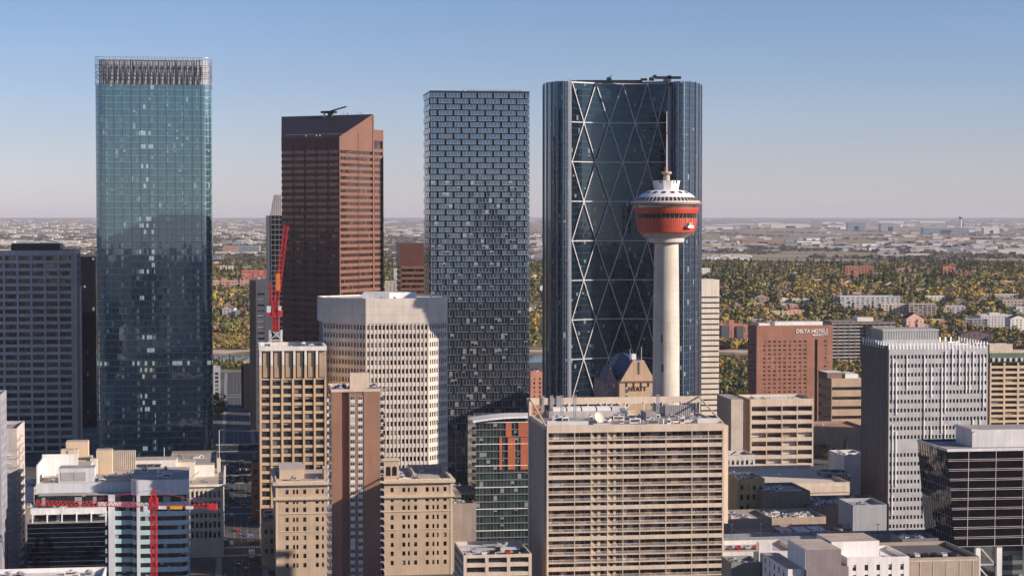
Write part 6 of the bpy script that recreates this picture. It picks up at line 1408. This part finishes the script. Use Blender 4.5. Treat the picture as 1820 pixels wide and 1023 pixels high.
def lot(x, y):
    for (a, b, c, d) in LOTS:
        if a < x < b and c < y < d: return True
    return False
# church spire
s_ = at(1478, 516, 3000)
# houses
def house_proto(w, d, h, rh, wm, rm, hip):
    b = MB(); b.box(-w/2, w/2, -d/2, d/2, -1.5, h, wm); b.face([(-w/2,-d/2,h),(w/2,-d/2,h),(0,-d/2,h+rh)] if hip else [(-w/2,d/2,h),(-w/2,-d/2,h),(-w/2,0,h+rh)], wm)
    if not hip: b.face([(w/2,-d/2,h),(w/2,d/2,h),(w/2,0,h+rh)], wm)
    r_ = MB()
    if hip: r_.face([(-w/2-.4,-d/2-.4,h-.1),(0,-d/2-.4,h+rh),(0,d/2,h+rh),(-w/2-.4,d/2,h-.1)], rm); r_.face([(0,-d/2-.4,h+rh),(w/2+.4,-d/2-.4,h-.1),(w/2+.4,d/2,h-.1),(0,d/2,h+rh)], rm)
    else: r_.face([(-w/2-.4,-d/2-.4,h-.1),(w/2+.4,-d/2-.4,h-.1),(w/2+.4,0,h+rh),(-w/2-.4,0,h+rh)], rm); r_.face([(w/2+.4,d/2+.4,h-.1),(-w/2-.4,d/2+.4,h-.1),(-w/2-.4,0,h+rh),(w/2+.4,0,h+rh)], rm)
    q_ = MB()
    for k in range(3):
        for z in (1.0, 3.8):
            if z+1.4 < h: x = -w/2+w*(k+.5)/3; q_.box(x-.6, x+.6, -d/2-.05, -d/2, z, z+1.3, G[0])
    c_ = MB(); c_.box(w*.2, w*.2+.9, -.5, .4, h, h+rh+.9, rbr)
    return b.mesh('wall'), r_.mesh('roof'), q_.mesh('window'), c_.mesh('chimney')
HP = []
for (wm, wn), (rm, rn) in [((wht,'white'),(roofgrey,'grey')), ((wht,'white'),(brf,'brown')), ((crm,'cream'),(brf,'brown')), ((gyr,'pale grey'),(drf,'dark')), ((pink,'pinkish'),(brf,'brown')), ((crm,'cream'),(drf,'dark brown')), ((rbr,'brick'),(roofgrey,'grey')), ((wht,'white'),(drf,'dark'))]:
    HP.append((house_proto(rnd.uniform(11,17), rnd.uniform(9,12), rnd.uniform(5,7.5), rnd.uniform(2,3.4), wm, rm, rnd.random() < .5), wn+' house with a '+rn+' roof standing between the trees of the far slope'))
nh = 0; tries = 0
while nh < 170 and tries < 5000:
    tries += 1; px = rnd.choice([rnd.uniform(1275,1825)]*16+[rnd.uniform(378,446), rnd.uniform(940,966), rnd.uniform(684,712)]); Yh = 2480+1900*rnd.random()**1.1; x = (px-910)/F*Yh
    if lot(x, Yh): continue
    z = float(hgt(np.array(x), np.array(Yh))); (b_, r_, w_, c_), lab = rnd.choice(HP); rt_ = tag(empty('house', (x, Yh, z), R(rnd.uniform(-25, 25))), lab, 'house', 'houses on the wooded slope')
    inst('wall', b_, rt_, (0,0,0)); inst('chimney', c_, inst('roof', r_, rt_, (0,0,0)), (0,0,0)); inst('window', w_, rt_, (0,0,0)); LOTS.append((x-9, x+9, Yh-50, Yh+9)); nh += 1
# trees
specs = [('cone', 0), ('round', 1), ('round', 2), ('round', 3), ('round', 4), ('round', 5)]
T = []
def scatter(px0, px1, y0, y1, step, keep=1.0, wts=(.09,.27,.2,.07,.18,.19), sz=(3.6,6.2)):
    y = y0
    while y < y1:
        x0, x1 = (px0-910)/F*y, (px1-910)/F*y; n = int((x1-x0)/step)+1
        for k in range(n):
            if rg_.random() > keep: continue
            x = x0+(k+rg_.random())*step; yy = y+rg_.random()*step
            if 2040 < yy < 2250 or lot(x, yy): continue
            pt = .5+.5*math.sin(x/75+yy/120+2*math.sin(yy/300))*math.cos(x/120-yy/90+1)     # groves of one kind
            w_ = np.array(wts)*np.array([1.4-pt, 1.3-.9*pt, .05+3.2*pt**3, .05+2.6*pt**3, .8, .9]); w_ /= w_.sum()
            T.append((x, yy, int(rg_.choice(6, p=w_)), rg_.uniform(*sz)))
        y += step
scatter(1272, 1835, 1560, 2040, 10, .8, (.15,.3,.2,.1,.1,.15), (4,6.5))
scatter(1272, 1835, 2250, 3300, 11.5, .95, sz=(5.8,9.5)); scatter(1240, 1835, 3300, 4350, 13, .88, (.14,.44,.06,.04,.16,.16), (5,8.4))
scatter(374, 470, 2250, 2480, 7, .7, (.04,.14,.24,.06,.28,.24), (2.8,5)); scatter(374, 470, 2480, 3400, 9, .95, (.05,.26,.2,.06,.2,.23), (5,8.5)); scatter(374, 470, 3400, 4400, 12, .8, (.2,.25,.08,.07,.3,.1))
scatter(470, 1240, 2260, 4350, 21, .85, (.1,.3,.16,.05,.18,.21), (5,8.5)); scatter(930, 980, 2700, 4350, 12, .75, (.15,.2,.25,.1,.15,.15)); scatter(676, 770, 3000, 4400, 12, .8, (.2,.3,.06,.05,.25,.14))
scatter(374, 440, 1960, 2035, 7, .75, (.1,.45,.2,.02,.05,.18), (3,5)); scatter(-30, 180, 3600, 4400, 14, .8, (.2,.25,.08,.07,.3,.1))
scatter(940, 968, 2260, 2700, 14, .15, (0,.1,.3,.1,.3,.2), (2,3.4))
for px, yb, sp, s in ((386,742,1,6.5),(393,728,1,5.5),(384,720,1,6),(452,758,0,5),(399,888,2,3),(403,893,5,2.6),(1462,812,5,6),(1478,826,1,5),(1490,800,0,6),(1505,818,0,6),(1470,790,2,5),(1516,806,1,6),(1450,798,2,4.5),(1500,786,4,5),(466,1000,5,2.4),(470,1012,2,2.2),(1286,700,1,7),(1300,690,1,7),(1290,660,0,6),(1484,834,0,5)):
    g = gpoint(px, yb); T.append((g.x, g.y, sp, s))
T.sort(key=lambda q_: q_[1]+(90000 if 480 < proj((q_[0], q_[1], 8))[0] < 935 or 985 < proj((q_[0], q_[1], 8))[0] < 1240 else 0))
names = ['spruce_tree', 'green_tree', 'yellow_tree', 'orange_tree', 'brown_tree', 'olive_tree']
adj = ['dark pointed spruce tree', 'round green leafed tree', 'bright yellow autumn tree', 'orange autumn tree', 'thin brown autumn tree', 'olive green tree turning yellow']
protos = {}
for s in range(6):
    for v in range(3):
        Q = crown(260 if s else 200, specs[s][0], s*10+v, .10 if s else .10); protos[s, v] = npmesh('crown', Q, np.zeros(len(Q)), [LEAF[s]])
tm = MB(); tm.lathe([(.05,0),(.04,.6),(.022,1.1),(.008,1.6)], barkm, 6)
for k in range(4): a_ = k*1.7; tm.bar((0,0,.55+.1*k), (.35*math.cos(a_), .35*math.sin(a_), 1.0+.12*k), .025, barkm)
trunk = tm.mesh('trunk')
near = T[:290]; rest_ = T[290:]
for x, y, s, size in near:
    z = float(hgt(np.array(x), np.array(y)))
    where = ('in the downtown blocks' if y < 1560 else 'in the wooded park before the river' if y < 2040 else 'on the slope beyond the river')
    rt_ = tag(empty(names[s], (x, y, z), rnd.uniform(0, 6)), adj[s]+' '+where, 'tree', adj[s]+'s '+where); rt_.scale = (size*1.1, size*1.1, size*rnd.uniform(.9, 1.15))
    inst('crown', protos[s, rnd.randrange(3)], rt_, (0,0,0)); inst('trunk', trunk, rt_, (0,0,0))
Vs, Ms = [], []
tmpl = {(s, v): crown(88, specs[s][0], 100+s*10+v, .15 if s else .14) for s in range(6) for v in range(4)}
A_ = np.array(rest_)
for s in range(6):
    sel = A_[A_[:,2] == s]; grp = rg_.integers(0, 4, len(sel))
    for v in range(4):
        q_ = sel[grp == v]
        if not len(q_): continue
        z = hgt(q_[:,0], q_[:,1]); an = rg_.random(len(q_))*6.28; c, sn = np.cos(an), np.sin(an); K = tmpl[s, v]
        k = K[None]*q_[:,3][:,None,None,None]; X_ = k[...,0]*c[:,None,None]-k[...,1]*sn[:,None,None]+q_[:,0][:,None,None]; Y_ = k[...,0]*sn[:,None,None]+k[...,1]*c[:,None,None]+q_[:,1][:,None,None]; Z_ = k[...,2]+z[:,None,None]
        W_ = np.stack([X_, Y_, Z_], -1).reshape(-1, 4, 3); Vs.append(W_); Ms.append(np.full(len(W_), s))
o = bpy.data.objects.new('woodland', npmesh('woodland', np.concatenate(Vs), np.concatenate(Ms), LEAF)); COL.objects.link(o); tag(o, 'mass of autumn woodland covering the slopes beyond the river', 'woodland', kind='stuff')
print('trees', len(T))
# ---- far tree cover, thinning to the plain
FL = [leafmat('far dark trees', (.035,.045,.028), (.05,.055,.035), (.07,.07,.045)), leafmat('far brown trees', (.11,.085,.06), (.13,.10,.07), (.16,.13,.09))]
Vs, Ms = [], []; n = 30000
yy = 4350+(rg_.random(n)**1.5)*12500; pxs = rg_.uniform(-40, 1860, n); xx = (pxs-910)/F*yy
cl = np.sin(xx/310+yy/520)*np.cos(xx/190-yy/830)+.6*np.sin(xx/90+yy/400+2); leftside = pxs < 1000
keep = (leftside & (cl > -.9) & (yy < 13000)) | (~leftside & (cl > .75)) | (~leftside & (yy > 5600) & (yy < 8000) & (cl > -.2)) | ((yy < 4700) & (cl > .3))
xx, yy = xx[keep], yy[keep]; zz = hgt(xx, yy); sz = rg_.uniform(3.5, 6.5, len(xx)); fk = [crown(13, 'round', 300+v, .42) for v in range(4)]; gi = rg_.integers(0, 4, len(xx))
for v in range(4):
    m = gi == v; W_ = (fk[v][None]*(sz[m][:,None,None,None]*np.array([1.5,1.5,1.0]))+np.stack([xx[m],yy[m],zz[m]],-1)[:,None,None,:]).reshape(-1,4,3); Vs.append(W_); Ms.append(np.repeat((rg_.random(m.sum()) < .35).astype(int), 13))
o = bpy.data.objects.new('woodland', npmesh('woodland', np.concatenate(Vs), np.concatenate(Ms), FL)); COL.objects.link(o); tag(o, 'far grey green tree cover of the suburbs out to the plain', 'woodland', kind='stuff')
# ---- far sheds, offices and houses
farm = [M('far white', (.58,.56,.545), .7, var=.03), M('far cream', (.52,.46,.38), .8, var=.03), M('far grey', (.26,.27,.29), .8, var=.03), M('far brown', (.30,.19,.14), .8, var=.03), M('far blue grey', (.16,.20,.27), .7, var=.03)]
def shed(x, y, w_, d_, h_, m, rz_, label, cat='warehouse', name='warehouse', group=None, roof=None):
    z = float(hgt(np.array(x), np.array(y))); rt_ = tag(empty(name, (x, y, z), rz_), label, cat, group); mb = MB(); mb.box(-w_/2, w_/2, 0, d_, -2, h_, m); mb.build('wall', rt_); rf_ = rnd.choice([farm[0], farm[2], farm[1]])
    mb = MB(); mb.face([(-w_/2-.3,-.3,h_),(w_/2+.3,-.3,h_),(w_/2+.3,d_/2,h_+1.6),(-w_/2-.3,d_/2,h_+1.6)], roof or rf_); mb.face([(w_/2+.3,d_+.3,h_),(-w_/2-.3,d_+.3,h_),(-w_/2-.3,d_/2,h_+1.6),(w_/2+.3,d_/2,h_+1.6)], roof or rf_); mb.build('roof', rt_)
    mb = MB()
    mb.box(-w_*.12, w_*.12, -.15, 0, 0, h_*.6, G[0])
    mb.build('door', rt_); return rt_
mn = ['white', 'cream', 'grey', 'brown', 'blue grey']
def farrow(n, px0, px1, yb0, yb1, wr, hr, where, wts):
    for k in range(n):
        px = rnd.uniform(px0, px1); g = gpoint(px, rnd.uniform(yb0, yb1)); mi_ = rnd.choices(range(5), wts)[0]
        shed(g.x, g.y, rnd.uniform(*wr), rnd.uniform(16, 50), rnd.uniform(*hr), farm[mi_], R(rnd.uniform(-10, 15)), mn[mi_]+' flat warehouse '+where, group='warehouses '+where)
farrow(26, 1245, 1335, 458, 464, (18,60), (5,10), 'in the cluster beside the crescent tower', (6,2,1,0,0))
farrow(70, 1250, 1825, 424, 446, (25,110), (5,11), 'in the industrial district before the airfield', (5,3,2,2,1))
farrow(45, 1250, 1825, 397, 409, (80,320), (9,20), 'along the far airfield edge', (5,3,2,1,2))
farrow(36, -10, 168, 398, 440, (30,120), (6,14), 'in the far western suburb', (5,3,1,2,0)); farrow(26, 377, 475, 398, 436, (20,90), (6,12), 'in the suburb between the two western towers', (5,3,1,2,0))
farrow(12, 684, 765, 396, 420, (30,160), (6,12), 'seen between the brown tower and the checkered tower', (5,3,1,2,0)); farrow(12, 942, 966, 420, 450, (20,70), (6,12), 'in the gap beside the crescent tower', (6,2,1,1,0))
farrow(16, 1560, 1825, 446, 458, (20,90), (5,12), 'at the edge of the open fields', (5,3,1,1,1))
def big(px0, px1, yt, yb, mi_, label, nm='terminal_building', cat='airport terminal'):
    g = gpoint((px0+px1)/2, yb); w_ = (px1-px0)/F*g.y; h_ = (yb-yt)/F*g.y; return shed(g.x, g.y, w_, 60, h_, farm[mi_], 0, label, cat, nm, roof=farm[mi_])
big(1506,1538,396,410,4,'dark blue block of airport offices on the far plain','airport_building','airport building'); big(1565,1600,398,411,2,'grey green airport block right of the dark blue block','airport_building','airport building')
big(1640,1722,405,415,4,'long low blue grey terminal beneath the airport control tower'); big(1668,1732,408,414,0,'white terminal pier at the foot of the airport control tower'); big(1748,1776,405,415,0,'white hangar with a dark door right of the control tower','hangar','hangar')
big(1370,1440,399,405,0,'very long white hangar far left of the terminal','hangar','hangar'); big(1562,1680,385.8+7,396,0,'thin white cargo sheds on the far horizon side','cargo_building','airport building'); big(1775,1825,444,452,0,'white factory with a chimney near the open fields','factory','factory')
big(1318,1394,427,434,3,'long brick red roofed row near the airfield','brick_row','building')
g = gpoint(1707, 413); h_ = 29/F*g.y; rt_ = tag(empty('control_tower', (g.x, g.y, g.z), 0), 'slender pale airport control tower on the far plain', 'control tower')
mb = MB(); mb.lathe([(7,0),(6,h_*.75),(9,h_*.82)], farm[0], 12); mb.build('shaft', rt_); mb = MB(); mb.lathe([(9,h_*.82),(13,h_*.87),(14,h_*.95)], G[1], 12); mb.build('cab', rt_); mb = MB(); mb.lathe([(14,h_*.95),(10,h_)], farm[0], 12); mb.build('roof', rt_)
# the countless rest
mb = MB(); r = random.Random(77)
for k in range(1900):
    px = r.uniform(-30, 1850); yb = 391+r.random()**1.4*78
    if px > 1250 and (411 < yb < 421 or 449 < yb): continue
    if px > 1250 and yb < 397 and r.random() < .75: continue
    if px > 1250 and yb < 440 and r.random() < .3: continue
    if 180 < px < 370 or 990 < px < 1235 or 775 < px < 930: continue
    g = gpoint(px, yb) if k % 3 else gpoint(px, 391+r.random()*30); s = 1+(g.y/9000); w_, d_, h_ = r.uniform(10,26)*s, r.uniform(10,20)*s, r.uniform(3.5,7)*min(2,s); m = r.choices(farm, (4,4,4,3,2))[0]; top = r.choice([farm[2], farm[0], brf, farm[1], farm[2], drf])
    mb.box(g.x-w_/2, g.x+w_/2, g.y, g.y+d_, g.z-2, g.z+h_, m, top)
tag(mb.build('distant_housing'), 'countless tiny houses and sheds of the far districts', 'housing', kind='stuff')
# roads and a runway strip on the plain
mb = MB()
def gquad(px0, px1, ya, yb_, m, dz=.5):
    c = [gpoint(px0, yb_), gpoint(px1, yb_), gpoint(px1, ya), gpoint(px0, ya)]; mb.face([(p.x, p.y, p.z+dz) for p in c], m)
rdm = M('pale country road', (.42,.37,.33), .9)
def roadline(pts, wd, name='road', m=None):
    mb_ = MB(); P3 = [gpoint(*p) for p in pts]; Q = []
    for a_, b_ in zip(P3, P3[1:]):
        n_ = max(2, int((b_-a_).length/40)); Q += [a_.lerp(b_, k/n_) for k in range(n_)]
    Q.append(P3[-1])
    for a_, b_ in zip(Q, Q[1:]):
        d = (b_-a_); d = Vector((-d.y, d.x, 0)).normalized()*wd/2; v_ = []
        for p_ in (a_-d, b_-d, b_+d, a_+d): v_.append((p_.x, p_.y, float(hgt(np.array(p_.x), np.array(p_.y)))+.9))
        mb_.face(v_, m or rdm)
    tag(mb_.build(name), kind='structure')
roadline([(1430,465),(1560,461.5),(1700,458),(1830,455.5)], 22); roadline([(1245,451),(1400,448),(1830,444)], 16); roadline([(1260,418),(1500,416.5),(1830,419)], 60)
roadline([(1350,420.5),(1830,413)], 50); roadline([(-10,412),(170,409)], 50); roadline([(374,423),(470,421)], 30); roadline([(684,423),(765,419)], 60)
# ================================================================ CITY OUTSIDE THE FRAME, seen mirrored in the glass, plus one block added for shade
off = [ (230,240,34,34,166), (-60,-420,40,30,120), (60,-700,60,40,140), (-320,-150,40,40,70), (330,-90,40,30,60), (180,-300,50,30,90), (-200,-500,50,40,100), (420,-420,60,40,90), (-450,-600,60,50,110), (0,-160,60,30,45),
  (-160,-60,40,30,40), (120,-60,40,30,38), (-330,330,36,30,60), (-420,520,36,30,80), (300,826,42,44,104), (420,640,40,26,34), (-260,60,40,30,50), (300,80,40,30,44), (560,-150,60,40,80), (-600,0,60,40,90), (640,300,60,40,40), (-560,700,50,50,120), (-620,980,50,50,130), (-540,1200,60,40,110)]  # tallest block on the right: unseen, added to shade the low roofs
ribbon = [glass('mirrored city stone', (.04,.04,.05), 3, 3.6, ior=1.5, span=.5, spancol=(.40,.35,.29), mull=.3, mullcol=(.40,.35,.29), blind=.2, rough=.2), glass('mirrored city brick', (.03,.03,.035), 4, 3.2, ior=1.5, span=.45, spancol=(.22,.11,.08), mull=.4, mullcol=(.22,.11,.08), blind=.2, rough=.2), glass('mirrored city white', (.05,.05,.06), 5, 3.1, ior=1.5, span=.4, spancol=(.6,.58,.55), mull=.1, mullcol=(.6,.58,.55), blind=.2, rough=.2)]
adj_ = ['stone', 'brick', 'white']
for i, (x, y, w_, d_, h_) in enumerate(off):
    rt_ = tag(empty('city_block', (x, y, 0), GT), adj_[i % 3]+' city building outside the picture, unseen, there for reflections and shade', 'building', 'buildings mirrored in the glass'); mb2 = MB(); h_ = h_ if h_ in (166, 104) else h_*.6; mb2.box(-w_/2, w_/2, 0, d_, 0, h_, ribbon[i % 3], roofgrey); mb2.build('wall', rt_); mb2 = MB(); mb2.box(-w_*.2, w_*.2, d_*.3, d_*.7, h_, h_+4, dgrey); mb2.build('penthouse', rt_)
# ================================================================ HAZE
mh = bpy.data.materials.new('air haze'); mh.use_nodes = True; t_ = mh.node_tree; t_.nodes.remove(t_.nodes['Principled BSDF']); v = t_.nodes.new('ShaderNodeVolumePrincipled')
v.inputs['Color'].default_value = (.68,.71,.82,1); v.inputs['Density'].default_value = 2.1e-5; v.inputs['Anisotropy'].default_value = 0.0; t_.links.new(v.outputs[0], t_.nodes['Material Output'].inputs['Volume'])
mb = MB(); mb.box(-17000, 17000, -7000, 50000, -14, 275, mh); tag(mb.build('haze'), kind='stuff')
